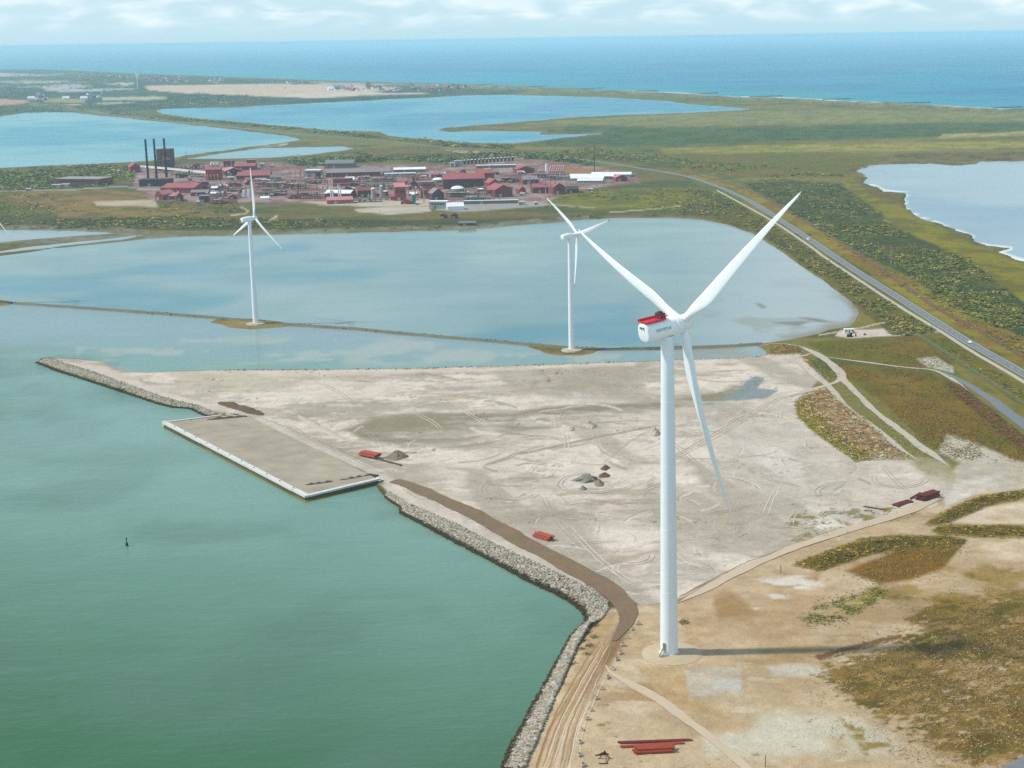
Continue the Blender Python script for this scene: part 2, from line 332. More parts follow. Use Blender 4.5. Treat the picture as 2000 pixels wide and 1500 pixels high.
# fields and villages in the distance
FAR = [(-700, 100), (0, 131), (350, 148), (650, 159), (900, 166), (1060, 172), (1000, 184), (900, 185), (700, 197), (520, 205), (380, 210), (290, 214), (200, 222), (100, 220), (0, 226), (-700, 250)]
two(pm(FAR, 2, 1), alb(60, 78, 60), alb(92, 102, 72), n4, 0.4, 0.6, 0.3)
for pl, cc in (([(-300, 138), (0, 142), (60, 145), (140, 144), (180, 143), (60, 149), (0, 150), (-300, 150)], (200, 190, 176)), ([(0, 158), (80, 157), (170, 160), (60, 163), (0, 162)], (190, 184, 160)),
               ([(60, 170), (150, 166), (190, 168), (130, 175), (100, 178)], (206, 186, 170)), ([(-300, 195), (0, 193), (50, 196), (60, 200), (20, 206), (-300, 215)], (206, 160, 140)), ([(80, 194), (130, 190), (170, 195), (165, 201), (90, 200)], (168, 160, 110)),
               ([(95, 204), (170, 203), (168, 207), (110, 208)], (226, 200, 172)), ([(280, 168), (420, 165), (560, 164), (700, 166), (790, 172), (720, 181), (640, 185), (560, 190), (440, 186), (330, 180), (290, 176)], (222, 196, 168)),
               ([(560, 184), (640, 180), (760, 181), (850, 181), (800, 184), (700, 187), (620, 192), (560, 190)], (226, 208, 188)), ([(200, 190), (300, 188), (370, 190), (300, 195), (200, 196)], (196, 190, 160)), ([(370, 192), (440, 188), (480, 190), (400, 197)], (200, 176, 160)),
               ([(100, 176), (160, 174), (240, 172), (270, 173), (200, 178), (120, 180)], (180, 200, 206)), ([(0, 168), (60, 168), (150, 164), (160, 166), (60, 171)], (176, 190, 190)), ([(200, 163), (262, 160), (262, 165), (240, 168)], (206, 190, 160)),
               ([(180, 202), (210, 200), (265, 200), (200, 204)], (206, 200, 176)), ([(600, 160), (740, 163), (900, 170), (800, 168), (640, 165)], (190, 180, 170))):
    put(pm(pl, 1.0, 1.5), alb(*cc), 0.12)
two(pm([(330, 186), (400, 183), (480, 188), (500, 191), (420, 197), (320, 198)], 1.2, 2), alb(52, 70, 52), alb(70, 86, 60), n2)
two(pm([(-300, 175), (0, 172), (80, 172), (100, 180), (60, 190), (0, 192), (-300, 195)], 1.2, 2), alb(58, 76, 62), alb(80, 92, 72), n2)
two(pm([(150, 206), (300, 204), (420, 206), (380, 210), (290, 214), (200, 221), (100, 219), (0, 224), (-300, 232), (-300, 222), (0, 212)], 1.5, 2), alb(62, 82, 62), alb(98, 104, 72), n2)
# causeway verge, dunes and beach
put((1 - sstep(3, 7, line_d(U, V, ROAD[20:]))) * sstep(130, 200, 900 - U), alb(124, 126, 84), 0.25)
two((1 - sstep(5, 12, d_coast)) * (sdw > 0) * sstep(560, 900, U), alb(150, 144, 112), alb(112, 116, 84), n2, 0.4, 0.6, 0.3)
put((1 - sstep(2.0, 5.0, d_coast)) * (sdw > 0) * sstep(1000, 1500, U) * sstep(0.38, 0.5, n1), alb(226, 210, 184), 0.12)
# shallows round the lakes: dried mud and reed fringe
far_sh = (1 - in_sand) * (1 - sstep(0.5, 1.3, h)) * (sdw > -3) * sstep(700, 800, Y) * (Y < 4200)
two(far_sh * 0.85, alb(134, 124, 96), alb(108, 100, 66), n2)
two((1 - sstep(5, 9, sdw)) * (sdw > -2) * (V > 420) * (V < 475) * (U < 1150) * sstep(0.2, 0.5, n2), alb(150, 148, 132), alb(128, 122, 98), n2)
put((1 - sstep(0.0, 0.16, np.abs(h))) * (U > 1650) * (V > 320) * (V < 520), alb(190, 180, 165), 0.15)
for isl in ISLES: two(pm(isl, 2, 1), alb(118, 104, 66), alb(150, 136, 96), n2)
# ---- near land, tan earth first
NEAR = [(900, 1800), (1035, 1460), (1098, 1318), (1150, 1218), (1190, 1190), (1326, 1172), (1440, 1112), (1615, 1046), (1760, 1000), (1860, 960), (1900, 930), (2000, 905), (2600, 1000), (2600, 2300), (800, 2300)]
two(pm(NEAR, 6, 3), alb(198, 172, 134), alb(212, 188, 152), n2, 0.35, 0.65, 0.1)
put(pm(NEAR, 6, 3) * sstep(0.56, 0.7, fbm((X + 0.5 * Y) * 0.5, Y, 18, 5, 43, 0.65)) * 0.7, alb(178, 148, 106), 0.1)
put(pm(NEAR, 6, 3) * sstep(0.58, 0.7, fbm((X + 0.5 * Y) * 0.5, Y, 12, 5, 49, 0.65)) * 0.6, alb(228, 208, 178), 0.06)
two(pm([(1330, 1175), (1560, 1120), (1700, 1150), (1560, 1260), (1400, 1300), (1330, 1290)], 14, 6), alb(196, 166, 128), alb(210, 184, 148), n2)
two(pm([(1240, 1300), (1345, 1300), (1345, 1370), (1420, 1400), (1300, 1370)], 5, 3), alb(196, 164, 118), alb(206, 178, 136), n2)
put(pm([(1338, 1305), (1447, 1303), (1450, 1358), (1346, 1362)], 5, 4) * (0.45 + 0.55 * sstep(0.4, 0.6, fbm(X, Y, 7, 4, 58))), alb(208, 204, 190), 0.1)
put(pm([(1495, 1300), (1560, 1296), (1640, 1310), (1600, 1322), (1510, 1320)], 6, 4), alb(214, 204, 182), 0.1)
put(pm([(1360, 1380), (1700, 1400), (1760, 1460), (1600, 1480), (1380, 1470)], 20, 8, patch=(n2, 0.45, 0.6)), alb(216, 208, 184), 0.08)
put(pm([(1460, 1135), (1590, 1118), (1610, 1140), (1450, 1200), (1430, 1175)], 8, 8, patch=(fbm((X + 0.6 * Y) * 0.3, Y, 5, 3, 56), 0.52, 0.6)), alb(234, 224, 206), 0.08)
put(pm([(1400, 1150), (1600, 1120), (1600, 1190), (1380, 1210)], 10, 5, patch=(nst, 0.55, 0.62)), alb(178, 146, 108), 0.1)
# grey sand fill
two(pm(SANDY, 4, 2), alb(222, 208, 192), alb(214, 203, 188), n2, 0.35, 0.65, 0.05)
sm = pm(SANDY, 4, 2)
put(sm * sstep(0.5, 0.66, fbm(X, Y, 120, 5, 31)) * 0.85, alb(184, 174, 156), 0.08)
put(sm * sstep(0.52, 0.6, fbm(X * 0.6, Y * 1.6 + X * 0.3, 50, 6, 32, 0.65)) * 0.9, alb(236, 224, 208), 0.06)
put(sm * sstep(0.58, 0.66, fbm(X * 0.4, Y * 1.2 - X * 0.25, 24, 5, 34, 0.65)) * 0.75, alb(184, 170, 148), 0.08)
put(sm * sstep(0.56, 0.7, fbm(X * 0.5, Y * 1.2, 9, 4, 35)) * 0.5, alb(232, 222, 210), 0.06)
put(sm * sstep(0.6, 0.7, fbm(X * 0.6, Y, 6, 4, 36)) * 0.3, alb(170, 158, 134), 0.06)
put(sm * sstep(0.58, 0.7, nst) * 0.7, alb(180, 170, 150), 0.06)
put(pm([(260, 728), (480, 723), (900, 719), (1240, 706), (1240, 714), (900, 727), (600, 736), (420, 745), (330, 742)], 4, 4) * 0.8, alb(232, 218, 202), 0.08)
put(pm([(330, 730), (470, 726), (590, 745), (560, 760), (440, 765), (380, 752)], 8, 5) * 0.7, alb(196, 190, 164), 0.08)
MUD = [(671, 836), (730, 815), (846, 801), (909, 806), (1000, 808), (1063, 797), (1175, 792), (1290, 780), (1400, 768), (1480, 738), (1500, 745), (1470, 770), (1420, 790), (1300, 800), (1175, 812), (1133, 826), (1115, 836), (1052, 848), (965, 859), (895, 867), (800, 871), (720, 864)]
two(pm(MUD, 6, 12) * sstep(0.3, 0.55, fbm(X * 0.35 + Y * 0.1, Y, 26, 5, 39, 0.65)), alb(158, 150, 128), alb(192, 184, 164), fbm(X * 0.4, Y, 30, 4, 33), 0.48, 0.6, 0.06)
put(pm([(690, 850), (800, 845), (960, 840), (1110, 832), (1040, 846), (895, 864), (790, 866), (720, 860)], 6, 10) * sstep(0.38, 0.56, fbm(X * 0.35, Y, 18, 4, 40)) * 0.8, alb(152, 146, 122), 0.06)
put(pm([(1447, 757), (1475, 734), (1496, 736), (1489, 748), (1482, 759), (1524, 762), (1496, 780), (1405, 790), (1342, 796), (1405, 783), (1433, 769)], 2.0, 5) * sstep(0.26, 0.4, fbm(X * 0.5 + 0.2 * Y, Y, 13, 4, 57)) * 0.95, alb(146, 158, 158), 0.06)
put(pm([(1400, 830), (1560, 820), (1640, 880), (1720, 905), (1640, 980), (1500, 985), (1390, 930)], 16, 8) * 0.5, alb(198, 190, 174), 0.05)
put(pm([(1430, 860), (1560, 870), (1580, 960), (1440, 900)], 10, 8, patch=(nst, 0.5, 0.56)), alb(222, 212, 200), 0.05)
put(pm([(1540, 1000), (1700, 990), (1800, 985), (1780, 1010), (1620, 1046), (1540, 1062)], 6, 6, patch=(n3, 0.5, 0.62)), alb(150, 140, 100), 0.15)
put(pm([(1560, 1020), (1720, 1000), (1730, 1022), (1600, 1040)], 6, 6, patch=(nst, 0.52, 0.58)), alb(232, 226, 212), 0.05)
# swirls left by bulldozers
lr = random.Random(3)
for k in range(170):
    cu, cv = lr.uniform(760, 1800), lr.uniform(800, 1160)
    ra = lr.uniform(25, 120); a0 = lr.uniform(0, 6.28); a1 = a0 + lr.uniform(0.3, 1.1); asp = lr.uniform(0.3, 0.45)
    for off in (0.0, lr.uniform(3.0, 6.0)):
        pts = [(cu + (ra + off) * math.cos(a0 + (a1 - a0) * t / 7), cv + (ra + off) * asp * math.sin(a0 + (a1 - a0) * t / 7)) for t in range(8)]
        pp = np.array(pts); bb = np.where((U > pp[:, 0].min() - 4) & (U < pp[:, 0].max() + 4) & (V > pp[:, 1].min() - 4) & (V < pp[:, 1].max() + 4))[0]
        if len(bb) == 0: continue
        mk = (1 - sstep(0.3, 1.9, line_d(U[bb], V[bb], pts))) * in_sand[bb] * lr.uniform(0.45, 0.95)
        cc = alb(172, 160, 140) if lr.random() < 0.55 else alb(234, 224, 210)
        C[bb] = C[bb] * (1 - mk[:, None]) + cc * mk[:, None]
def strip(pts, wd, col, soft=0.5, k=1.0, var=0.08):
    put((1 - sstep(wd * (1 - soft), wd * (1 + soft), line_d(U + 3 * wpx, V + 2 * wpy, pts))) * k, alb(*col), var)
strip([(1150, 925), (1105, 932), (1092, 945), (1105, 958), (1150, 962), (1260, 950)], 2.0, (228, 218, 206), 0.6, 0.8)
strip([(1130, 945), (1116, 940), (1112, 950)], 12, (226, 216, 208), 0.5, 0.7)
strip([(1070, 905), (1000, 895), (945, 910), (1000, 890), (1150, 858), (1280, 832)], 1.6, (176, 164, 144), 0.7, 0.7)
strip([(1180, 905), (1220, 870), (1260, 845), (1340, 830)], 1.6, (178, 166, 146), 0.7, 0.6)
strip([(1290, 905), (1400, 846), (1500, 789), (1560, 770), (1612, 753)], 2.2, (222, 210, 194), 0.6, 0.9)
strip([(1290, 912), (1405, 852), (1500, 795)], 1.0, (170, 160, 140), 0.6, 0.7)
strip([(1300, 870), (1400, 825), (1490, 800)], 1.2, (216, 206, 190), 0.6, 0.7)
# east field, tracks, verge
two(pm([(1573, 668), (1793, 656), (1870, 712), (1825, 724), (1615, 696)], 2.5, 2), alb(128, 110, 56), alb(114, 110, 50), n2)
two(pm([(1625, 706), (1807, 727), (1850, 740), (1895, 790), (2000, 871), (2200, 1000), (2200, 960), (2000, 912), (1870, 904), (1807, 864), (1720, 780), (1650, 738)], 2.5, 2), alb(116, 106, 46), alb(132, 108, 56), n2, 0.42, 0.58)
put(pm([(1850, 850), (1960, 860), (2100, 910), (2100, 960), (1880, 904), (1830, 884)], 6, 8, patch=(nst, 0.46, 0.56)), alb(206, 198, 176), 0.1)
put(pm([(1700, 720), (1780, 730), (1820, 790), (1760, 780)], 12, 6, patch=(n2, 0.45, 0.6)) * 0.6, alb(144, 118, 76), 0.1)
two(pm([(1793, 656), (1840, 655), (2000, 755), (2300, 950), (2300, 1010), (2000, 800), (1880, 712)], 2, 2), alb(112, 108, 50), alb(128, 116, 58), n2)
two(pm([(1830, 715), (1845, 706), (1866, 722), (1905, 752), (2000, 808), (2000, 800), (1900, 735), (1860, 700)], 2, 2), alb(140, 128, 76), alb(120, 112, 60), n2)
put(pm([(1788, 700), (1830, 698), (1860, 716), (1862, 728), (1810, 716)], 2, 3), alb(206, 200, 180), 0.12)
two(pm([(1838, 735), (1870, 752), (1940, 805), (2000, 855), (2200, 1000), (2180, 1010), (1985, 872), (1925, 820), (1860, 768)], 2, 3), alb(120, 84, 52), alb(98, 84, 44), n3)
two(pm(BANKS[3][0], 2.5, 3), alb(182, 152, 116), alb(140, 116, 76), n3, 0.4, 0.6)
two(pm([(1553, 783), (1585, 778), (1600, 815), (1640, 850), (1700, 898), (1668, 902), (1632, 874), (1586, 842), (1558, 815)], 3, 4), alb(138, 124, 44), alb(112, 108, 40), n3)
two(pm(BANKS[4][0], 2, 2), alb(124, 106, 60), alb(150, 130, 86), n3)
two(pm(BANKS[6][0], 2, 3), alb(166, 136, 88), alb(204, 188, 164), n3)
put(pm([(1640, 645), (1725, 642), (1745, 656), (1660, 660), (1630, 656)], 1.5, 1), alb(226, 210, 196), 0.05)
strip([(1600, 654), (1680, 640), (1742, 626)], 1.4, (206, 192, 160), 0.5)
strip([(1745, 655), (1838, 648)], 1.6, (206, 204, 190), 0.4)
two(pm([(1860, 920), (1880, 902), (2000, 900), (2300, 950), (2300, 990), (2000, 956), (1900, 966), (1845, 990), (1838, 960)], 5, 5), alb(222, 214, 198), alb(202, 190, 166), n2)
two(pm([(1700, 895), (1760, 890), (1850, 900), (1870, 930), (1850, 970), (1780, 905)], 6, 5), alb(206, 196, 176), alb(176, 164, 130), nst)
# ---- tan land with grass
ban = lambda k, a, b: two(pm(BANKS[k][0], 4, 6), alb(*a), alb(*b), n3, 0.4, 0.6)
two(pm([(1650, 1115), (1755, 1074), (1880, 1068), (1840, 1110), (1772, 1132), (1720, 1140)], 5, 5), alb(136, 104, 52), alb(118, 102, 44), n2)
two(pm([(1690, 1150), (1780, 1125), (1880, 1090), (2000, 1105), (2200, 1150), (2200, 1210), (2000, 1172), (1850, 1180), (1740, 1170)], 6, 8, patch=(n2 + 0.35 * n3, 0.55, 0.75)), alb(140, 118, 66), alb(164, 140, 92), n3)
two(pm([(1870, 1060), (2000, 1054), (2200, 1060), (2200, 1130), (2000, 1095), (1900, 1085)], 5, 5), alb(226, 204, 172), alb(206, 180, 140), n2)
two(pm([(1830, 1016), (1900, 992), (2000, 982), (2200, 980), (2200, 1026), (1900, 1022)], 3, 3), alb(228, 210, 182), alb(210, 186, 150), n2)
two(pm([(1552, 1206), (1597, 1185), (1685, 1160), (1720, 1143), (1736, 1157), (1702, 1185), (1632, 1213), (1597, 1218)], 5, 5, patch=(nsf * 0.7 + 0.6 * n2, 0.55, 0.85)), alb(120, 124, 52), alb(150, 138, 72), n2)
ban(0, (124, 104, 46), (98, 88, 36)); ban(1, (124, 106, 46), (98, 88, 36)); ban(2, (124, 106, 46), (98, 88, 36))
GRASS = [(1604, 1290), (1720, 1265), (1807, 1227), (1775, 1204), (1860, 1176), (2000, 1167), (2300, 1180), (2300, 1600), (2000, 1480), (1900, 1500), (1800, 1440), (1713, 1402), (1667, 1374), (1636, 1346), (1587, 1321)]
gg = pm(GRASS, 34, 14)
gmask = sstep(0.38, 0.72, gg * 0.85 + (nsf - 0.5) * 1.3 + (n2 - 0.5) * 1.1)
two(gmask * 0.92, alb(106, 90, 42), alb(136, 112, 62), nsf, 0.4, 0.62, 0.3)
put(gmask * sstep(0.55, 0.68, fbm(X, Y, 16, 4, 37)) * 0.75, alb(92, 86, 36), 0.25)
put(gg * sstep(0.6, 0.68, fbm((X + 0.8 * Y) * 0.4, Y - 0.5 * X, 4, 3, 38)) * 0.6, alb(186, 154, 106), 0.15)
two(pm([(1640, 1400), (1700, 1410), (1760, 1470), (1900, 1500), (1700, 1490)], 8, 8, patch=(n3, 0.5, 0.7)), alb(132, 120, 66), alb(160, 140, 90), n3)
put(pm([(1800, 1440), (2000, 1390), (2000, 1440), (1850, 1470)], 12, 6, patch=(n2, 0.45, 0.6)) * 0.7, alb(120, 92, 50), 0.1)
strip([(1318, 1176), (1380, 1146), (1440, 1118), (1530, 1082), (1615, 1052)], 2.6, (160, 130, 100), 0.5, 0.8)
strip([(1326, 1166), (1380, 1140), (1440, 1112), (1530, 1076), (1615, 1050)], 1.2, (120, 96, 66), 0.5, 0.8)
put(pm([(1590, 1282), (1640, 1266), (1700, 1252), (1760, 1238), (1765, 1245), (1700, 1262), (1640, 1276), (1600, 1290)], 1.5, 2), alb(140, 104, 72), 0.2)
# shore road along the revetment: wheel ruts
for off, cc, kk in ((-28, (180, 138, 94), 0.9), (-19, (226, 196, 160), 0.9), (-11, (186, 148, 106), 0.85), (-3, (230, 206, 176), 0.95), (7, (190, 158, 120), 0.85), (14, (232, 212, 186), 0.95)):
    strip([(1090 + off * 1.5, 1500), (1112 + off * 1.3, 1420), (1140 + off, 1360), (1168 + off * 0.7, 1305), (1184 + off * 0.5, 1270), (1200 + off * 0.3, 1240)], 2.4, cc, 0.6, kk)
put(pm([(1160, 1218), (1195, 1190), (1200, 1200), (1185, 1250), (1140, 1330), (1110, 1400), (1095, 1390), (1120, 1320)], 3, 3) * 0.5, alb(190, 158, 112), 0.12)
strip([(1206, 1240), (1192, 1264), (1180, 1290), (1166, 1318), (1150, 1350)], 11, (182, 152, 118), 0.8, 0.9)
strip([(1216, 1232), (1204, 1254), (1194, 1274), (1186, 1290)], 11, (150, 122, 92), 0.8, 0.9)
# strip between haul road and revetment, quay surroundings
put(pm([(740, 940), (790, 950), (900, 1010), (1040, 1082), (1150, 1140), (1190, 1178), (1150, 1152), (1035, 1098), (895, 1028), (780, 978)], 3, 2), alb(212, 202, 186), 0.06)
strip([(445, 808), (520, 830), (600, 866), (690, 905), (770, 942)], 5, (214, 204, 188), 0.5, 0.8)
strip([(500, 812), (560, 835), (640, 872), (700, 900)], 1.4, (160, 148, 124), 0.6, 0.7)
put(pm([(100, 704), (200, 715), (260, 740), (330, 768), (430, 795), (460, 805), (400, 800), (330, 782), (230, 748), (120, 716)], 2, 1.5), alb(220, 208, 192), 0.06)
put((1 - sstep(0.25, 0.8, h)) * (Y < 900) * (d_rev < 60), alb(96, 88, 58), 0.2)
C = C * (1 + in_sand[:, None] * np.array([0.03, 0.01, -0.01]))
lum = C.mean(1, keepdims=True)
C = lum + (C - lum) * (1.06 + 0.26 * (1 - sstep(0.1, 0.26, lum)))                      # field colours read a little too grey off the hazy photograph
C = C * np.clip(0.84 + lum * 0.6, 0.84, 1.0)
C = np.clip(C, 0.004, 0.8)

# ------------------------------------------------------------------ mesh and material helpers
def new_mesh(name, verts, faces, mats=(), smooth=False, fm=None):
    me = bpy.data.meshes.new(name)
    verts = np.asarray(verts, np.float32); faces = faces if isinstance(faces, list) else np.asarray(faces)
    if isinstance(faces, np.ndarray):
        n = len(faces); k = faces.shape[1]
        me.vertices.add(len(verts)); me.vertices.foreach_set('co', verts.ravel())
        me.loops.add(n * k); me.loops.foreach_set('vertex_index', faces.astype(np.int32).ravel())
        me.polygons.add(n); me.polygons.foreach_set('loop_start', np.arange(0, n * k, k, dtype=np.int32))
        me.update(calc_edges=True); me.validate()
    else:
        me.from_pydata(verts.tolist(), [], faces); me.update()
    for mt in mats: me.materials.append(mt)
    if fm is not None: me.polygons.foreach_set('material_index', np.asarray(fm, np.int32))
    if smooth: me.polygons.foreach_set('use_smooth', np.ones(len(me.polygons), bool))
    return me
def set_col(me, col, name='Col'):
    a = me.color_attributes.new(name, 'FLOAT_COLOR', 'POINT')
    a.data.foreach_set('color', np.concatenate([col, np.ones((len(col), 1))], 1).astype(np.float32).ravel())
def obj(name, me, parent=None, loc=None, rz=0.0):
    o = bpy.data.objects.new(name, me); COL.objects.link(o)
    if parent: o.parent = parent
    if loc is not None: o.location = tuple(float(c) for c in loc)
    if rz: o.rotation_euler = (0, 0, rz)
    return o
def tag(o, label=None, cat=None, group=None, kind=None):
    if label: o['label'] = label
    if cat: o['category'] = cat
    if group: o['group'] = group
    if kind: o['kind'] = kind
    return o
def base_mat(name, rough=0.8, spec=0.3):
    mt = bpy.data.materials.new(name); mt.use_nodes = True
    t = mt.node_tree; b = t.nodes['Principled BSDF']
    b.inputs['Roughness'].default_value = rough; b.inputs['Specular IOR Level'].default_value = spec
    return mt, t, b
def pos_noise(t, scale, detail=4, rough=0.6, obj_space=False, stretch=None):
    n = N(t, 'ShaderNodeTexNoise', inp={'Scale': scale, 'Detail': detail, 'Roughness': rough})
    if obj_space: src = N(t, 'ShaderNodeTexCoord').outputs['Object']
    else: src = N(t, 'ShaderNodeNewGeometry').outputs['Position']
    if stretch:
        mp = N(t, 'ShaderNodeMapping'); mp.inputs['Scale'].default_value = stretch[:3]
        if len(stretch) > 3: mp.inputs['Rotation'].default_value = (0, 0, stretch[3])
        L(t, src, mp.inputs[0]); src = mp.outputs[0]
    L(t, src, n.inputs['Vector']); return n.outputs['Fac']
def bump(t, b, hgt, dist, strength=1.0):
    n = N(t, 'ShaderNodeBump', inp={'Strength': strength, 'Distance': dist}); L(t, hgt, n.inputs['Height']); L(t, n.outputs[0], b.inputs['Normal'])
def plain(name, col, rough=0.6, var=0.2, scale=1.5, spec=0.4, metal=0.0, obj_space=False, streak=0.0):
    """painted, weathered surface: colour broken up by two sizes of noise, plus rain streaks"""
    mt, t, b = base_mat(name, rough, spec); b.inputs['Metallic'].default_value = metal
    c = lin(col) * KALB if max(col) > 1.001 else np.array(col)
    f1 = pos_noise(t, scale, 5, 0.65, obj_space); f2 = pos_noise(t, scale * 0.13, 3, 0.5, obj_space)
    f = mth(t, 'ADD', mth(t, 'MULTIPLY', f1, 0.6), mth(t, 'MULTIPLY', f2, 0.4))
    cc = ramp(t, f, [(0.3, tuple(c * (1 - var))), (0.7, tuple(np.minimum(c * (1 + var), 0.9)))])
    if streak:
        fs = pos_noise(t, 1.0, 3, 0.5, obj_space, (1.2, 1.2, 0.05))
        cc = mixc(t, mth(t, 'MULTIPLY', ramp(t, fs, [(0.5, 0.0), (0.75, 1.0)]), streak), cc, tuple(c * 0.55))
    L(t, cc, b.inputs['Base Color']); return mt
def vcol_mat(name, rough=0.9, fine=((3.0, 0.25), (0.5, 0.18)), bmp=None, spec=0.15, attr='Col'):
    mt, t, b = base_mat(name, rough, spec)
    a = N(t, 'ShaderNodeAttribute', attribute_name=attr)
    c = a.outputs['Color']
    for sca, amp in fine:
        f = pos_noise(t, sca, 4, 0.65)
        c = mixc(t, 1.0, c, ramp(t, f, [(0.28, 1 - amp), (0.72, 1 + amp)]), 'MULTIPLY')
    L(t, c, b.inputs['Base Color'])
    if bmp: bump(t, b, pos_noise(t, bmp[0], 5, 0.65), bmp[1])
    return mt

# ------------------------------------------------------------------ ground
MAT_GROUND = vcol_mat('ground', 0.95, ((1.1, 0.14), (0.3, 0.11), (0.07, 0.09), (0.015, 0.07)), (0.5, 0.45))
idx = np.arange(X.size).reshape(shp)
q = np.stack([idx[:-1, :-1], idx[:-1, 1:], idx[1:, 1:], idx[1:, :-1]], -1).reshape(-1, 4)
keep = (h[q] > -1.2).any(1)
q = q[keep]; used = np.unique(q); remap = np.full(X.size, -1); remap[used] = np.arange(len(used))
gm = new_mesh('ground', np.stack([X, Y, h], 1)[used], remap[q], [MAT_GROUND], smooth=True)
set_col(gm, C[used])
tag(obj('ground', gm), 'flat coastal land of sand, grass and heath', kind='structure')

# ------------------------------------------------------------------ water
def water_mat(name, rough=0.12, refl=0.7, waves=((0.35, 0.05),), stretch=(1, 1, 1)):
    mt = bpy.data.materials.new(name); mt.use_nodes = True
    t = mt.node_tree; t.nodes.clear()
    a = N(t, 'ShaderNodeAttribute', attribute_name='Col')
    dif = N(t, 'ShaderNodeBsdfDiffuse'); L(t, a.outputs['Color'], dif.inputs[0])
    gl = N(t, 'ShaderNodeBsdfGlossy', inp={'Roughness': rough}); gl.inputs[0].default_value = (1, 1, 1, 1)
    hsum = None
    for sca, amp in waves:
        f = mth(t, 'MULTIPLY', pos_noise(t, sca, 3, 0.55, False, stretch), amp)
        hsum = f if hsum is None else mth(t, 'ADD', hsum, f)
    pat = pos_noise(t, waves[0][0] * 0.16, 4, 0.6, False, stretch)
    bn = N(t, 'ShaderNodeBump', inp={'Strength': 1.0, 'Distance': 1.0}); L(t, hsum, bn.inputs['Height'])
    L(t, bn.outputs[0], gl.inputs['Normal']); L(t, bn.outputs[0], dif.inputs['Normal'])
    fr = N(t, 'ShaderNodeFresnel', inp={'IOR': 1.33}); L(t, bn.outputs[0], fr.inputs['Normal'])
    mx = N(t, 'ShaderNodeMixShader')
    L(t, mth(t, 'MULTIPLY', mth(t, 'MULTIPLY', fr.outputs[0], refl), ramp(t, pat, [(0.3, 0.5), (0.7, 1.0)])), mx.inputs[0]); L(t, dif.outputs[0], mx.inputs[1]); L(t, gl.outputs[0], mx.inputs[2])
    o = N(t, 'ShaderNodeOutputMaterial'); L(t, mx.outputs[0], o.inputs[0]); return mt
WZ = [0.0]
def water(name, label, poly, grow, colf, mat, ns, nv, s0, s1, v0, v1, flare=False):
    WZ[0] -= 0.02
    wx, wy, _, _ = fan(s0, s1, ns, v0, v1, nv, flare)
    sh = wx.shape; wx = wx.ravel(); wy = wy.ravel()
    u, v = chart(wx, wy, 0.0)
    d = poly_sd(u, v, poly)
    ii = np.arange(wx.size).reshape(sh)
    qq = np.stack([ii[:-1, :-1], ii[:-1, 1:], ii[1:, 1:], ii[1:, :-1]], -1).reshape(-1, 4)
    qq = qq[(d[qq] > -grow).any(1)]
    us = np.unique(qq); rm = np.full(wx.size, -1); rm[us] = np.arange(len(us))
    me = new_mesh(name, np.stack([wx, wy, np.full_like(wx, WZ[0])], 1)[us], rm[qq], [mat], smooth=True)
    set_col(me, np.clip(colf(wx[us], wy[us], u[us], v[us], d[us]), 0.002, 0.8))
    return tag(obj(name, me), label, kind='structure')
def lerp(a, b, t): return a * (1 - t[:, None]) + b * t[:, None]
def col_fjord(x, y, u, v, d):
    n = fbm(x, y, 60, 4, 41); nf = fbm(x * 0.5, y, 14, 3, 42)
    c = lerp(alb(72, 120, 82), alb(134, 174, 160), sstep(1560, 780, v - 0.16 * (np.minimum(u, 900) - 300)))
    c = lerp(c, alb(96, 132, 112), sstep(0.45, 0.7, n) * 0.55)
    c = c * (1 + 0.1 * (nf - 0.5)[:, None])
    c = lerp(c, alb(150, 186, 176), sstep(0.5, 0.66, fbm(x * 0.7, y, 170, 4, 48)) * sstep(1150, 800, v) * 0.45)
    sh = sstep(725, 640, v - 0.03 * (u - 200)) 
    c = lerp(c, alb(150, 178, 182), sh)
    bars = sstep(0.52, 0.62, fbm(x, y * 1.5, 50, 4, 44)) * sstep(645, 670, v) * sstep(725, 700, v) * (u > 150) 
    c = lerp(c, alb(186, 194, 182), bars * 0.7)
    c = lerp(c, alb(128, 128, 96), sstep(9, 2, line_d(u, v, REV_W)) * 0.45)
    shoal = sstep(0.45, 0.6, n) * sstep(1130, 1180, u) * sstep(715, 690, v)
    return lerp(c, alb(160, 160, 140), shoal * 0.7)
def col_lag(x, y, u, v, d):
    n = fbm(x, y, 90, 4, 45); n2_ = fbm(x, y * 0.6, 40, 4, 46)
    c = lerp(alb(126, 164, 166), alb(166, 190, 186), n)
    c = lerp(c, alb(86, 152, 170), sstep(0.52, 0.66, fbm(x, y, 200, 3, 47)) * 0.6)
    east = sstep(1250, 1560, u + 0.3 * (v - 550))
    c = lerp(c, alb(190, 200, 198), east * 0.8)
    mud = sstep(0.5, 0.62, n2_) * sstep(1180, 1500, u + (v - 600) * 1.5) * sstep(520, 640, v)
    c = lerp(c, alb(158, 156, 138), mud * 0.6)
    mud2 = sstep(16, 2, d) * sstep(1490, 1560, u) * sstep(560, 600, v)
    c = lerp(c, alb(150, 138, 108), mud2 * 0.9)
    for pl in ([(1472, 591), (1486, 592), (1502, 600), (1488, 604), (1478, 598)], [(1560, 619), (1600, 624), (1640, 630), (1600, 629)], [(1510, 630), (1580, 628), (1560, 636)]):
        c = lerp(c, alb(112, 110, 92), sstep(-2, 2, poly_sd(u, v, pl) + 6 * (n2_ - 0.5)) * 0.8)
    band = sstep(5, 0, d) * (v < 470)
    return lerp(c, alb(140, 140, 116), band * 0.7)
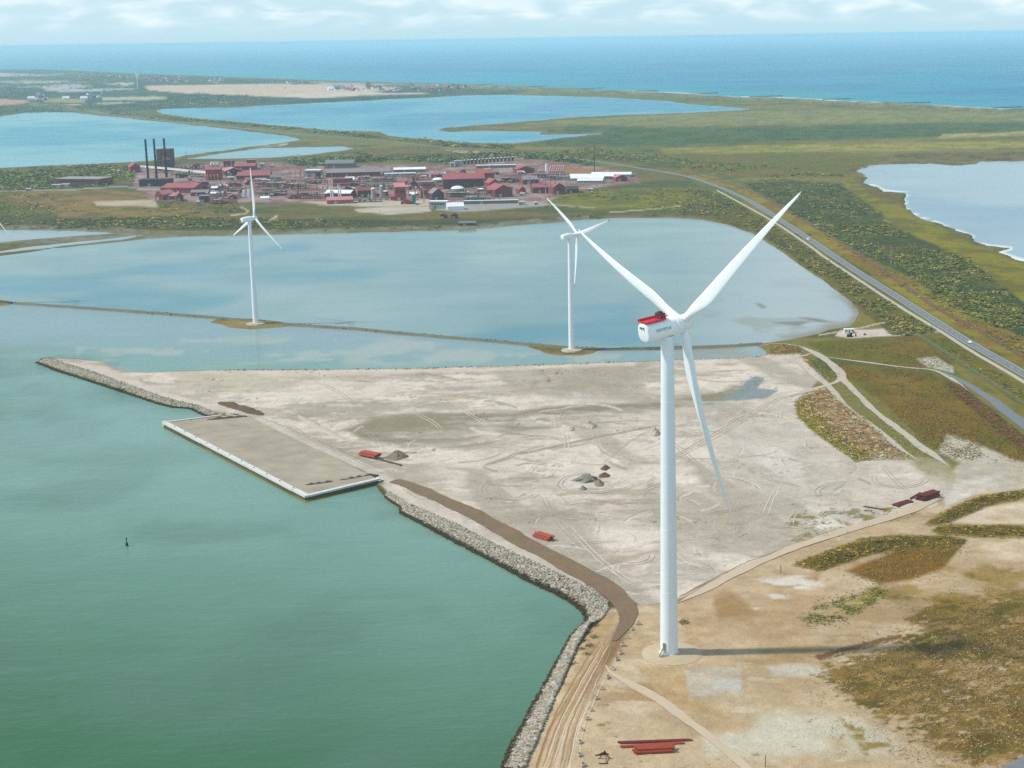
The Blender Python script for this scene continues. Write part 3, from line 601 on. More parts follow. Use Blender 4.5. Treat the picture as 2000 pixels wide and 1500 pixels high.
def col_lake(base, var):
    def f(x, y, u, v, d):
        n = fbm(x, y, 400, 4, 51); c = lerp(alb(*base), alb(*var), sstep(0.35, 0.65, n))
        c = lerp(c, alb(150, 172, 168), sstep(4, 0, d) * 0.4)
        return lerp(c, np.array([0.62, 0.64, 0.62]) + 0 * c, sstep(5.5, 2.5, d) * (u > 1690) * (v > 360) * sstep(0.4, 0.5, fbm(x, y, 40, 3, 55)))
    return f
def col_sea(x, y, u, v, d):
    dc = line_d(u, v, COAST); n = fbm(x, y, 700, 4, 52)
    c = lerp(np.array([0.0, 0.15, 0.265]), np.array([0.002, 0.185, 0.3]), sstep(0.4, 0.6, n))
    c = lerp(c, np.array([0.01, 0.23, 0.29]), sstep(30, 3, dc) * 0.75)
    surf = sstep(0.44, 0.54, fbm(x, y * 0.4, 120, 4, 53)) * sstep(3.2, 0.8, dc) * sstep(1150, 1450, u)
    return lerp(c, np.array([0.75, 0.78, 0.78]), surf)
WM_F = water_mat('fjord water', 0.10, 0.62, ((0.16, 0.55), (0.5, 0.22), (1.2, 0.06)), (0.4, 1, 1, R(12)))
WM_L = water_mat('lagoon water', 0.06, 0.6, ((0.12, 0.10), (0.5, 0.03)), (0.5, 1, 1, R(8)))
WM_K = water_mat('lake water', 0.10, 0.42, ((0.1, 0.12),), (0.5, 1, 1))
WM_S = water_mat('sea water', 0.2, 0.26, ((0.03, 0.6), (0.12, 0.2)), (0.5, 1, 1, R(-10)))
water('lagoon_water', 'pale shallow lagoon behind the dike', LAGOON, 2.5, col_lag, WM_L, 420, 210, -0.44, 0.22, 0.215, 0.106)
water('fjord_water', 'green harbour water along the stone revetment', FJORD, 25, col_fjord, WM_F, 420, 390, -0.44, 0.32, 0.8, 0.145, True)
water('tidal_pool_water', 'tidal pool by the reed flats', FLATS, 4, col_lake((178, 190, 190), (160, 180, 182)), WM_L, 150, 60, -0.58, -0.25, 0.152, 0.106)
water('tidal_pool_water', 'narrow tidal pool between two mud banks', FLATS2, 4, col_lake((178, 190, 190), (160, 180, 182)), WM_L, 150, 60, -0.58, -0.25, 0.152, 0.106)
water('lake_water', 'wide lake left of the causeway', LLAKE, 5, col_lake((88, 170, 190), (140, 196, 204)), WM_K, 220, 100, -0.56, -0.15, 0.1, 0.034)
water('pond_water', 'narrow pale pond behind the factory', POND, 3, col_lake((160, 196, 204), (150, 190, 200)), WM_K, 160, 50, -0.31, -0.13, 0.087, 0.06)
water('lake_water', 'long lake between causeway and dunes', MLAKE, 3, col_lake((56, 154, 186), (96, 176, 196)), WM_K, 420, 120, -0.33, 0.13, 0.078, 0.031)
water('lake_water', 'bay of open water at the right edge', RLAKE, 10, col_lake((156, 186, 200), (184, 204, 210)), WM_K, 220, 150, 0.12, 0.5, 0.16, 0.063)
def sea_v():
    return None
# the sea runs to the horizon: rows spaced evenly in 1/distance out to 80 km
water('sea', 'blue open sea beyond the dunes', SEA, 8, col_sea, WM_S, 300, 260, -0.5, 0.4, 0.062, CAMH / 80000.0, True)
T3_TH = 4.0
# ------------------------------------------------------------------ solid builder
class MB:
    def __init__(s): s.v = []; s.f = []; s.m = []
    def add(s, vs, fs, mi=0):
        o = len(s.v); s.v += [tuple(map(float, p)) for p in vs]; s.f += [tuple(i + o for i in f) for f in fs]; s.m += [mi] * len(fs); return s
    def box(s, x0, x1, y0, y1, z0, z1, mi=0):
        v = [(x, y, z) for z in (z0, z1) for x, y in ((x0, y0), (x1, y0), (x1, y1), (x0, y1))]
        return s.add(v, [(0, 3, 2, 1), (4, 5, 6, 7), (0, 1, 5, 4), (1, 2, 6, 5), (2, 3, 7, 6), (3, 0, 4, 7)], mi)
    def cyl(s, p0, p1, r0, r1=None, n=12, cap=True, mi=0):
        r1 = r0 if r1 is None else r1
        p0 = Vector(p0); p1 = Vector(p1); d = (p1 - p0).normalized()
        a = d.orthogonal().normalized(); b = d.cross(a); v = []
        for p, r in ((p0, r0), (p1, r1)):
            v += [p + (a * math.cos(6.28318 * k / n) + b * math.sin(6.28318 * k / n)) * r for k in range(n)]
        f = [(k, (k + 1) % n, n + (k + 1) % n, n + k) for k in range(n)]
        if cap: f += [tuple(range(n))[::-1], tuple(range(n, 2 * n))]
        return s.add(v, f, mi)
    def loft(s, rings, cap=True, mi=0):
        n = len(rings[0]); v = [p for r in rings for p in r]; f = []
        for j in range(len(rings) - 1):
            f += [(j * n + k, j * n + (k + 1) % n, (j + 1) * n + (k + 1) % n, (j + 1) * n + k) for k in range(n)]
        if cap: f += [tuple(range(n))[::-1], tuple(range((len(rings) - 1) * n, len(rings) * n))]
        return s.add(v, f, mi)
    def lathe(s, prof, n=16, c=(0, 0, 0), mi=0):
        return s.loft([[(c[0] + r * math.cos(6.28318 * k / n), c[1] + r * math.sin(6.28318 * k / n), c[2] + z) for k in range(n)] for r, z in prof], True, mi)
    def bar(s, p0, p1, w, t, mi=0):
        p0 = Vector(p0); p1 = Vector(p1); d = (p1 - p0).normalized()
        a = d.cross(Vector((0, 0, 1)))
        if a.length < 1e-3: a = Vector((1, 0, 0))
        a.normalize(); b = a.cross(d).normalized(); v = []
        for p in (p0, p1): v += [p + a * (sx * w / 2) + b * (sy * t / 2) for sx, sy in ((-1, -1), (1, -1), (1, 1), (-1, 1))]
        return s.add(v, [(3, 2, 1, 0), (4, 5, 6, 7), (0, 1, 5, 4), (1, 2, 6, 5), (2, 3, 7, 6), (3, 0, 4, 7)], mi)
    def build(s, name, mats, parent=None, loc=None, rz=0.0, smooth=False):
        me = bpy.data.meshes.new(name); me.from_pydata(s.v, [], s.f); me.update()
        for mt in (mats if isinstance(mats, (list, tuple)) else [mats]): me.materials.append(mt)
        me.polygons.foreach_set('material_index', s.m)
        if smooth:
            me.polygons.foreach_set('use_smooth', [True] * len(me.polygons))
            try: me.set_sharp_from_angle(angle=R(40))
            except Exception: pass
        return obj(name, me, parent, loc, rz)
def empty(name, loc, rz=0.0, label=None, cat=None, group=None):
    o = bpy.data.objects.new(name, None); COL.objects.link(o); o.location = tuple(map(float, loc)); o.rotation_euler = (0, 0, rz)
    o.empty_display_size = 0.5
    return tag(o, label, cat, group)
def copy_tree(o, parent=None):
    c = o.copy(); COL.objects.link(c); c.parent = parent
    for ch in list(o.children): copy_tree(ch, c)
    return c
def on_ground(px, py, dz=0.0):
    P = gnd(px, py, 2.0)
    for _ in range(3):
        P = gnd(px, py, float(hz_at(P[0], P[1])[0]))
    P[2] += dz; return P
def smooth_line(pts, step=1.0, z=2.0):
    """Catmull-Rom through photo points, resampled on the ground"""
    P = [gnd(p[0], p[1], z)[:2] for p in pts]; P = [2 * P[0] - P[1]] + P + [2 * P[-1] - P[-2]]; out = []
    for i in range(1, len(P) - 2):
        n = max(2, int(np.linalg.norm(P[i + 1] - P[i]) / step))
        for k in range(n):
            t = k / n
            out.append(0.5 * ((2 * P[i]) + (-P[i - 1] + P[i + 1]) * t + (2 * P[i - 1] - 5 * P[i] + 4 * P[i + 1] - P[i + 2]) * t * t + (-P[i - 1] + 3 * P[i] - 3 * P[i + 1] + P[i + 2]) * t ** 3))
    out.append(P[-2]); return np.array(out)
def normals2(L2):
    d = np.gradient(L2, axis=0); d /= np.linalg.norm(d, axis=1)[:, None] + 1e-9
    return np.stack([-d[:, 1], d[:, 0]], 1)
def ribbon(name, line, width, mat, dz, off=0.0, jit=0.0, parent=None, cross=5, flat=None):
    nn = normals2(line); k = len(line); wv = width * np.ones(k) if np.isscalar(width) else np.interp(np.linspace(0, 1, k), np.linspace(0, 1, len(width)), width)
    js = [np.convolve(rng.normal(0, jit, k + 8), np.ones(9) / 3, 'valid')[:k] if jit else 0 for _ in range(2)]
    V = []
    for c in range(cross):
        t = c / (cross - 1) * 2 - 1
        o_ = off + t * wv / 2 + (js[0] * (t < -0.9) + js[1] * (t > 0.9))
        p = line + nn * np.asarray(o_)[:, None]
        V.append(np.column_stack([p, (hz_at(p[:, 0], p[:, 1]) if flat is None else flat) + dz]))
    V = np.stack(V, 1).reshape(-1, 3); ii = np.arange(k * cross).reshape(k, cross)
    F = np.stack([ii[:-1, :-1], ii[1:, :-1], ii[1:, 1:], ii[:-1, 1:]], -1).reshape(-1, 4)
    return obj(name, new_mesh(name, V, F, [mat], True), parent)

# ------------------------------------------------------------------ materials
M = {}
M['asphalt'] = plain('asphalt', (134, 138, 142), 0.9, 0.12, 0.8)
M['cycle'] = plain('pale asphalt', (206, 198, 176), 0.9, 0.08, 0.5)
M['ballast'] = plain('rusty ballast', (134, 98, 62), 0.95, 0.3, 2.0)
M['rail'] = plain('rail steel', (120, 104, 92), 0.5, 0.2, 2.0, metal=0.6)
M['haul'] = plain('brown gravel', (140, 114, 84), 0.95, 0.22, 0.6)
M['track'] = plain('pale track sand', (208, 196, 176), 0.95, 0.08, 0.5)
M['tracktan'] = plain('tan track sand', (222, 200, 170), 0.95, 0.08, 0.5)
M['paint'] = plain('road paint', (225, 225, 220), 0.7, 0.15, 2.0)
M['conc'] = plain('concrete', (0.54, 0.54, 0.5), 0.85, 0.1, 0.8, streak=0.25)
M['concdk'] = plain('wet concrete', (150, 146, 130), 0.8, 0.25, 0.8, streak=0.5)
M['pile'] = plain('quay sheet pile', (104, 94, 66), 0.7, 0.35, 0.9, streak=0.7)
M['deck'] = plain('quay gravel', (184, 172, 148), 0.95, 0.28, 0.1)
M['white'] = plain('white turbine coat', (0.82, 0.84, 0.84), 0.35, 0.035, 0.15, spec=0.5)
M['tower'] = plain('tower coat', (0.76, 0.8, 0.82), 0.4, 0.05, 0.12, spec=0.5, streak=0.12)
M['red'] = plain('signal red', (0.6, 0.02, 0.035), 0.5, 0.1, 1.0)
M['pinkred'] = plain('faded red tip', (226, 100, 106), 0.5, 0.08, 1.0)
M['dark'] = plain('dark steel', (48, 46, 42), 0.6, 0.3, 1.0)
M['brownsteel'] = plain('brown machinery', (96, 62, 42), 0.6, 0.35, 1.0)
M['teal'] = plain('teal lettering', (0.06, 0.32, 0.3), 0.5, 0.05, 1.0)
M['rust'] = plain('rusty red pile', (190, 80, 48), 0.75, 0.25, 1.2)
M['rustdk'] = plain('dark rusty pile', (138, 56, 44), 0.75, 0.3, 1.2)
M['rustbr'] = plain('brown rusty pile', (110, 76, 50), 0.8, 0.3, 1.2)
M['wood'] = plain('weathered timber', (126, 96, 66), 0.85, 0.3, 1.5)
M['gravelgrey'] = plain('grey gravel', (148, 144, 130), 0.95, 0.22, 1.6)
M['gravelbr'] = plain('brown gravel heap', (150, 134, 108), 0.95, 0.2, 1.2)
M['soil'] = plain('dark soil', (112, 88, 62), 0.95, 0.3, 1.0)
M['sandheap'] = plain('sand heap', (206, 194, 172), 0.95, 0.12, 1.0)
M['glass'] = plain('dark glass', (40, 52, 58), 0.15, 0.1, 1.0, spec=0.8)
M['tyre'] = plain('rubber', (30, 30, 30), 0.8, 0.1, 1.0)
M['carwhite'] = plain('car white', (0.8, 0.8, 0.8), 0.3, 0.04, 1.0, spec=0.6)
M['fence'] = plain('galvanised fence', (150, 160, 128), 0.6, 0.15, 1.0)
M['buoy'] = plain('dark green buoy', (24, 58, 38), 0.5, 0.2, 2.0)
M['foliage'] = vcol_mat('foliage', 0.85, ((1.2, 0.25),), None, 0.2)
M['grassblade'] = vcol_mat('grass blades', 0.9, ((0.6, 0.2),), None, 0.1)
def stone_mat():
    mt, t, b = base_mat('revetment stone', 0.9, 0.2)
    a = N(t, 'ShaderNodeAttribute', attribute_name='Col'); g = N(t, 'ShaderNodeNewGeometry')
    sp = N(t, 'ShaderNodeSeparateXYZ'); L(t, g.outputs['Position'], sp.inputs[0])
    zz = mth(t, 'ADD', sp.outputs['Z'], mth(t, 'MULTIPLY', pos_noise(t, 0.5, 3), 0.5))
    weed = ramp(t, mth(t, 'MULTIPLY', zz, 0.5), [(0.5, 1.0), (0.66, 0.0)])
    c = mixc(t, 1.0, a.outputs['Color'], ramp(t, pos_noise(t, 2.5, 4), [(0.3, 0.75), (0.7, 1.2)]), 'MULTIPLY')
    L(t, mixc(t, weed, c, tuple(alb(70, 62, 30))), b.inputs['Base Color']); return mt
M['stone'] = stone_mat()

# ------------------------------------------------------------------ roads and tracks
road_l = smooth_line(ROAD, 6.0)
ro = tag(ribbon('road', road_l, 8.0, M['asphalt'], 0.3, cross=5), 'grey two lane coast road', kind='structure')
for s_ in (-1, 1): ribbon('edge_line', road_l, 0.4, M['paint'], 0.33, off=s_ * 3.7, parent=ro, cross=2)
dash = MB(); nn_ = normals2(road_l)
for i in range(0, 150, 2):
    p, q_ = road_l[i], road_l[i] + (road_l[i + 1] - road_l[i]) * 0.6
    zc_ = float(hz_at(p[0], p[1])[0]) + 0.335; n0 = nn_[i] * 0.18
    dash.add([(*(p - n0), zc_), (*(q_ - n0), zc_), (*(q_ + n0), zc_), (*(p + n0), zc_)], [(0, 1, 2, 3)])
dash.build('centre_line', M['paint'], ro)
tag(ribbon('cycle_path', smooth_line(CYCLE, 6.0), 3.4, M['cycle'], 0.25, cross=3), 'pale cycle path beside the road', kind='structure')
rail_l = smooth_line(RAIL, 8.0)
rb = tag(ribbon('railway_bed', rail_l, 4.2, M['ballast'], 0.3, jit=0.15, cross=3), 'brown railway bed beyond the road', kind='structure')
for s_ in (-0.72, 0.72): ribbon('rail', rail_l, 0.16, M['rail'], 0.45, off=s_, parent=rb, cross=2)
tag(ribbon('haul_road', smooth_line(HAUL, 2.0), [6, 8, 9, 9, 9, 9, 9.5, 9.5, 8.5, 6, 2], M['haul'], 0.22, jit=0.35, cross=7), 'dark brown haul road along the basin', kind='structure')
def track(pts, wd, mt, label):
    wd = [0.4] + list(wd) + [0.4] if len(wd) > 3 else wd
    tag(ribbon('dirt_track', smooth_line(pts, 2.5), wd, mt, 0.2, jit=0.3, cross=5), label, kind='structure')
track([(1478, 673), (1524, 672), (1566, 679), (1608, 699), (1639, 727), (1650, 745), (1702, 797), (1755, 839), (1807, 878), (1860, 916)], [4, 5, 5.5, 5, 4, 4, 4, 4.5, 5], M['track'], 'pale gravel track beside the brown field')
track([(1600, 684), (1575, 694), (1556, 700), (1580, 724), (1615, 752), (1650, 790), (1702, 832), (1755, 874), (1800, 905)], [4, 5, 5, 4, 3.6, 3.6, 4, 4], M['track'], 'pale gravel track beside the reed berm')
track([(1611, 698), (1720, 712), (1780, 719), (1825, 724), (1860, 741), (1895, 770)], [3.4, 3, 3, 3.2, 3], M['track'], 'straight pale track across the brown field')
track([(1634, 728), (1638, 742), (1615, 753), (1580, 763), (1545, 775)], [3, 3.5, 4, 5], M['track'], 'curved pale track joining the sand')
track([(1182, 1300), (1190, 1312), (1210, 1325), (1260, 1350), (1300, 1374), (1345, 1408), (1387, 1440), (1457, 1500), (1560, 1590)], [3, 3.5, 3.2, 3, 3, 3.2, 4], M['tracktan'], 'pale track running past the concrete pad')
track([(1320, 1180), (1380, 1150), (1440, 1118), (1530, 1078), (1615, 1048), (1700, 1022), (1800, 990), (1845, 972)], [4, 4, 4, 5, 5, 6, 6], M['tracktan'], 'tan earth track right of the big turbine')
ap = ribbon('asphalt_strip', smooth_line([(1840, 727), (1880, 746), (1930, 777), (2000, 828), (2200, 970)], 3), [3, 6, 8.5, 9, 9], M['asphalt'], 0.2, jit=0.2)
tag(ap, 'grey hardstanding strip behind the fence', kind='structure')

tag(ribbon('paved_lane', smooth_line([(1880, 1560), (1990, 1500), (2080, 1452), (2250, 1370)], 3), 7.0, M['asphalt'], 0.2, jit=0.1), 'grey paved lane cutting the bottom right corner', kind='structure')
# ------------------------------------------------------------------ tyre ruts pressed into the sand
def ruts(name, label, seed, n, u0, u1, v0, v1, mat, fixed=(), wd=0.42):
    rr = random.Random(seed); V = []; F = []; lines = [list(f) for f in fixed]
    poly = SANDY if u0 < 1300 or v1 < 1150 else NEAR
    for k in range(n):
        cu, cv = rr.uniform(u0, u1), rr.uniform(v0, v1); a = rr.uniform(0, 6.28); ln = rr.uniform(50, 230); cur = rr.uniform(-0.04, 0.04) if rr.random() < 0.7 else rr.uniform(-0.16, 0.16); p = [cu, cv]; ps = []
        for i in range(12):
            ps.append(tuple(p)); p[0] += ln / 12 * math.cos(a); p[1] += ln / 12 * math.sin(a) * 0.36; a += cur * 2
        lines.append(ps)
    for ps in lines:
        q = np.array(ps); ok = poly_sd(q[:, 0], q[:, 1], poly) > 4
        if not fixed or len(ps) == 12:
            if not ok.all(): continue
        L2 = smooth_line(ps, 1.2); nn = normals2(L2); kk = len(L2)
        if kk < 4: continue
        tp = np.minimum(1, np.minimum(np.arange(kk), np.arange(kk)[::-1]) / 6.0)[:, None]
        for off in (-1.05, 1.05):
            jj = np.convolve(rng.normal(0, 0.12, kk + 4), np.ones(5) / 3, 'valid')[:kk, None]
            a_ = L2 + nn * (off + jj - wd / 2 * tp); b_ = L2 + nn * (off + jj + wd / 2 * tp); o_ = len(V)
            for i in range(kk): V.append((*a_[i], 0)); V.append((*b_[i], 0))
            F += [(o_ + 2 * i, o_ + 2 * i + 2, o_ + 2 * i + 3, o_ + 2 * i + 1) for i in range(kk - 1)]
    V = np.array(V); V[:, 2] = hz_at(V[:, 0], V[:, 1]) + 0.09
    tag(obj(name, new_mesh(name, V, np.array(F), [mat], True)), label, kind='stuff')
M['rutdark'] = plain('damp rut sand', (190, 175, 152), 0.95, 0.1, 0.6); M['rutpale'] = plain('dry rut sand', (236, 224, 206), 0.95, 0.06, 0.6); M['ruttan'] = plain('tan rut sand', (184, 148, 108), 0.95, 0.12, 0.6); M['ruttanp'] = plain('pale tan rut sand', (232, 210, 178), 0.95, 0.08, 0.6)
ruts('tyre_ruts', 'damp grey wheel ruts across the sand fill', 1, 70, 600, 1800, 740, 1150, M['rutdark'], fixed=[[(1290, 905), (1400, 846), (1500, 789), (1560, 770)], [(1260, 948), (1180, 962), (1120, 962), (1094, 948), (1110, 931), (1160, 922)], [(945, 910), (1000, 892), (1120, 864), (1280, 832)], [(1190, 1120), (1140, 1070), (1090, 1020), (1060, 970)], [(560, 830), (640, 870), (720, 902), (780, 930)]])
ruts('tyre_ruts', 'dry pale wheel ruts across the sand fill', 2, 70, 600, 1800, 740, 1150, M['rutpale'], fixed=[[(1300, 880), (1400, 832), (1500, 798)], [(480, 806), (560, 838), (640, 876), (740, 922)], [(1250, 1150), (1180, 1100), (1120, 1040)]])
ruts('tyre_ruts', 'tan wheel ruts on the shore road and tan ground', 3, 40, 1180, 1800, 1160, 1490, M['ruttan'], fixed=[[(1052, 1498), (1080, 1420), (1115, 1350), (1150, 1290), (1180, 1250)], [(1100, 1498), (1118, 1420), (1146, 1358), (1172, 1304), (1190, 1262)], [(1330, 1168), (1440, 1110), (1530, 1074), (1640, 1036)]])
ruts('tyre_ruts', 'pale wheel ruts on the shore road and tan ground', 4, 30, 1180, 1800, 1160, 1490, M['ruttanp'], fixed=[[(1072, 1498), (1098, 1420), (1132, 1352), (1162, 1298), (1186, 1254)], [(1122, 1498), (1132, 1430), (1152, 1375), (1180, 1315)], [(1200, 1322), (1300, 1376), (1390, 1444), (1455, 1498)]])

# ------------------------------------------------------------------ dike across the lagoon
dl = smooth_line(DIKE, 6.0, 0.5); nd = normals2(dl); kd = len(dl); V_ = []
for o_, z_ in ((-4.6, -0.6), (-1.7, 1.0), (1.7, 1.05), (4.6, -0.6)):
    jj = np.convolve(rng.normal(0, 0.35, kd + 4), np.ones(5) / 2.2, 'valid')[:kd]
    p = dl + nd * (o_ + jj)[:, None]; V_.append(np.column_stack([p, z_ + rng.normal(0, 0.08, kd)]))
V_ = np.stack(V_, 1).reshape(-1, 3); ii = np.arange(kd * 4).reshape(kd, 4)
F_ = np.stack([ii[:-1, :-1], ii[1:, :-1], ii[1:, 1:], ii[:-1, 1:]], -1).reshape(-1, 4)
M['dike'] = plain('dike stone', (126, 120, 96), 0.95, 0.3, 0.5)
tag(obj('dike', new_mesh('dike', V_, F_, [M['dike']])), 'long low brown dike crossing the lagoon', 'dike')

# ------------------------------------------------------------------ quay
qa, qb, qc, qd = (gnd(*p, 2.4) for p in ((318, 825), (596, 969.5), (736, 936), (430, 811)))
quay = empty('quay', (qb[0], qb[1], 0), 0, 'rectangular quay platform with white concrete edge in green water', 'quay')
def rel(p, z=None): return np.array([p[0] - qb[0], p[1] - qb[1], p[2] if z is None else z])
inner = [gnd(*p, 2.2) for p in ((487, 815), (735, 934))]
dk = MB(); loop = [rel(x, 2.22) for x in (qa, qb, qc, inner[1], inner[0], qd)]
dk.add(loop, [(0, 1, 2, 3, 4, 5)]); dk.build('deck', M['deck'], quay)
def pile_wall(a, b, name):
    a = rel(a, 0); b = rel(b, 0); d = b - a; ln = np.linalg.norm(d); d /= ln; nrm = np.array([d[1], -d[0], 0]); n = int(ln / 0.8); v = []; f = []
    for i in range(n + 1):
        o_ = (0.0, 0.28, 0.28, 0.0)[i % 4]; p = a + d * ln * i / n + nrm * (o_ - 0.3)
        v += [(p[0], p[1], -1.5), (p[0], p[1], 2.1)]
    for i in range(n): f.append((2 * i, 2 * i + 2, 2 * i + 3, 2 * i + 1))
    MB().add(v, f).build(name, M['pile'], quay)
pile_wall(qa, qb, 'sheet_pile_wall'); pile_wall(qb, qc, 'sheet_pile_wall'); pile_wall(qd, qa, 'sheet_pile_wall')
def caps(a, b, wd, n, z1, mat=None, z0=1.7):
    a = rel(a, 0); b = rel(b, 0); d = b - a; ln = np.linalg.norm(d); d /= ln; nin = np.array([-d[1], d[0], 0])
    for i in range(n):
        t0 = ln * i / n + (0.16 if i else -0.2); t1 = ln * (i + 1) / n - 0.0; jz = rng.uniform(-0.03, 0.03); jo = rng.uniform(-0.1, 0.1)
        p = [a + d * t0 + nin * (-0.35 + jo), a + d * t1 + nin * (-0.35 + jo), a + d * t1 + nin * (wd + jo), a + d * t0 + nin * (wd + jo)]
        MB().add([(x[0], x[1], z0) for x in p] + [(x[0], x[1], z1 + jz) for x in p], [(0, 3, 2, 1), (4, 5, 6, 7), (0, 1, 5, 4), (1, 2, 6, 5), (2, 3, 7, 6), (3, 0, 4, 7)]).build('cap_block', mat or M['conc'], quay)
dirAB = (qb - qa) / np.linalg.norm(qb - qa)
caps(qa, qb, 2.5, 13, 2.62); caps(qb + dirAB * 0.0 + (qc - qb) * 0.07, qc, 1.9, 6, 2.58); caps(qd, qa + (qd - qa) * 0.05, 1.2, 6, 2.75)
rb_ = rel(qa, 0); MB().cyl((rb_[0] + 1.2, rb_[1] + 0.2, -0.5), (rb_[0] + 1.2, rb_[1] + 0.2, 2.9), 1.5, 1.5, 16).build('corner_bollard', M['conc'], quay)
for i in range(1, 12):
    p = rel(qa + (qb - qa) * i / 12, 0)
    MB().cyl((p[0] + 0.9, p[1] + 0.9, 2.5), (p[0] + 0.9, p[1] + 0.9, 3.0), 0.25, 0.32, 8).build('bollard', M['dark'], quay)

# ------------------------------------------------------------------ scatter builders (each one mesh of countless small pieces)
ICO = None
def ico():
    global ICO
    if ICO is None:
        t = (1 + 5 ** 0.5) / 2
        v = np.array([(-1, t, 0), (1, t, 0), (-1, -t, 0), (1, -t, 0), (0, -1, t), (0, 1, t), (0, -1, -t), (0, 1, -t), (t, 0, -1), (t, 0, 1), (-t, 0, -1), (-t, 0, 1)], float)
        v /= np.linalg.norm(v[0])
        f = np.array([(0, 11, 5), (0, 5, 1), (0, 1, 7), (0, 7, 10), (0, 10, 11), (1, 5, 9), (5, 11, 4), (11, 10, 2), (10, 7, 6), (7, 1, 8), (3, 9, 4), (3, 4, 2), (3, 2, 6), (3, 6, 8), (3, 8, 9), (4, 9, 5), (2, 4, 11), (6, 2, 10), (8, 6, 7), (9, 8, 1)])
        ICO = (v, f)
    return ICO
def rand_in(poly, n, z=2.0):
    P = np.asarray(poly, float); out = []; got = 0
    while got < n:
        u = rng.uniform(P[:, 0].min(), P[:, 0].max(), n * 2); v = rng.uniform(P[:, 1].min(), P[:, 1].max(), n * 2)
        k = poly_sd(u, v, P) > 0; uv = np.stack([u[k], v[k]], 1); out.append(uv); got += len(uv)
        if len(uv) == 0: break
    return np.concatenate(out)[:n]
def to_ground(uv, z=2.0):
    d = CR @ np.stack([(uv[:, 0] - PPX) / FPX, (uv[:, 1] - PPY) / FPX, np.ones(len(uv))]); t = (z - CAMH) / d[2]
    return (d[0] * t), (d[1] * t)
def stones(name, x, y, z, size, cols, mat, label=None, flat=0.7, parent=None):
    v, f = ico(); n = len(x)
    sc_ = size * rng.uniform(0.6, 1.5, n)
    V = v[None] * (1 + rng.uniform(-0.28, 0.28, (n, 12, 1))); ang = rng.uniform(0, 6.28, n)
    ca, sa = np.cos(ang)[:, None], np.sin(ang)[:, None]
    xs = V[..., 0] * rng.uniform(0.7, 1.35, (n, 1)); ys = V[..., 1]
    W = np.stack([(xs * ca - ys * sa) * sc_[:, None] + x[:, None], (xs * sa + ys * ca) * sc_[:, None] + y[:, None], V[..., 2] * flat * sc_[:, None] + z[:, None]], -1).reshape(-1, 3)
    F = (f[None] + 12 * np.arange(n)[:, None, None]).reshape(-1, 3)
    me = new_mesh(name, W, F, [mat]); c = np.asarray(cols)[rng.integers(0, len(cols), n)] * rng.uniform(0.7, 1.2, (n, 1))
    set_col(me, np.repeat(c, 12, 0)); o = obj(name, me, parent)
    if label: tag(o, label, kind='stuff')
    return o
def leafy(name, x, y, z, rad, hgt, cols, nl=26, leaf=0.5, mat='foliage', var=0.45, parent=None):
    """bushes made of loose leaf clumps spread through a rounded volume"""
    n = len(x); d = rng.normal(size=(n, nl, 3)); d /= np.linalg.norm(d, axis=2, keepdims=True); d[..., 2] = np.abs(d[..., 2])
    rr = rng.uniform(0.3, 1.0, (n, nl, 1)) ** 0.6 * rng.uniform(0.6, 1.35, (n, nl, 1))
    c = d * rr * np.stack([rad, rad, hgt], 1)[:, None, :] + np.stack([x, y, z], 1)[:, None, :]
    ls = leaf * rad[:, None, None, None] * rng.uniform(0.5, 1.25, (n, nl, 1, 1))
    tri = rng.normal(size=(n, nl, 3, 3)); tri /= np.linalg.norm(tri, axis=3, keepdims=True); tri[..., 2] *= 0.45
    W = (c[:, :, None, :] + tri * ls * np.array([1, 1, 0.7])).reshape(-1, 3)
    F = np.arange(len(W)).reshape(-1, 3); me = new_mesh(name, W, F, [M[mat]])
    cc = np.asarray(cols)[rng.integers(0, len(cols), n)] * rng.uniform(1 - var, 1 + var, (n, 1))
    cl = cc[:, None, :] * rng.uniform(0.75, 1.25, (n, nl, 1))
    set_col(me, np.clip(np.repeat(cl.reshape(-1, 3), 3, 0), 0.003, 0.6)); return obj(name, me, parent)
def tufts(name, x, y, z, hgt, wid, cols, label, nb=3, lean=1.0):
    n = len(x); a = rng.uniform(0, 6.28, (n, nb)); hh = hgt * rng.uniform(0.5, 1.4, (n, nb)); ww = wid * rng.uniform(0.6, 1.4, (n, nb))
    ox = x[:, None] + rng.normal(0, wid * 0.7, (n, nb)); oy = y[:, None] + rng.normal(0, wid * 0.7, (n, nb))
    p0 = np.stack([ox - np.cos(a) * ww, oy - np.sin(a) * ww, np.repeat(z[:, None], nb, 1) - 0.1], -1)
    p1 = np.stack([ox + np.cos(a) * ww, oy + np.sin(a) * ww, np.repeat(z[:, None], nb, 1) - 0.1], -1)
    p2 = np.stack([ox + rng.normal(0, lean * hgt, (n, nb)) + 0.9 * hh, oy + rng.normal(0, lean * hgt, (n, nb)), z[:, None] + hh], -1)
    W = np.stack([p0, p1, p2], 2).reshape(-1, 3); F = np.arange(len(W)).reshape(-1, 3)
    me = new_mesh(name, W, F, [M['grassblade']]); c = np.asarray(cols)[rng.integers(0, len(cols), n)] * rng.uniform(0.6, 1.3, (n, 1))
    set_col(me, np.clip(np.repeat(c, nb * 3, 0), 0.003, 0.6)); return tag(obj(name, me), label, kind='stuff')

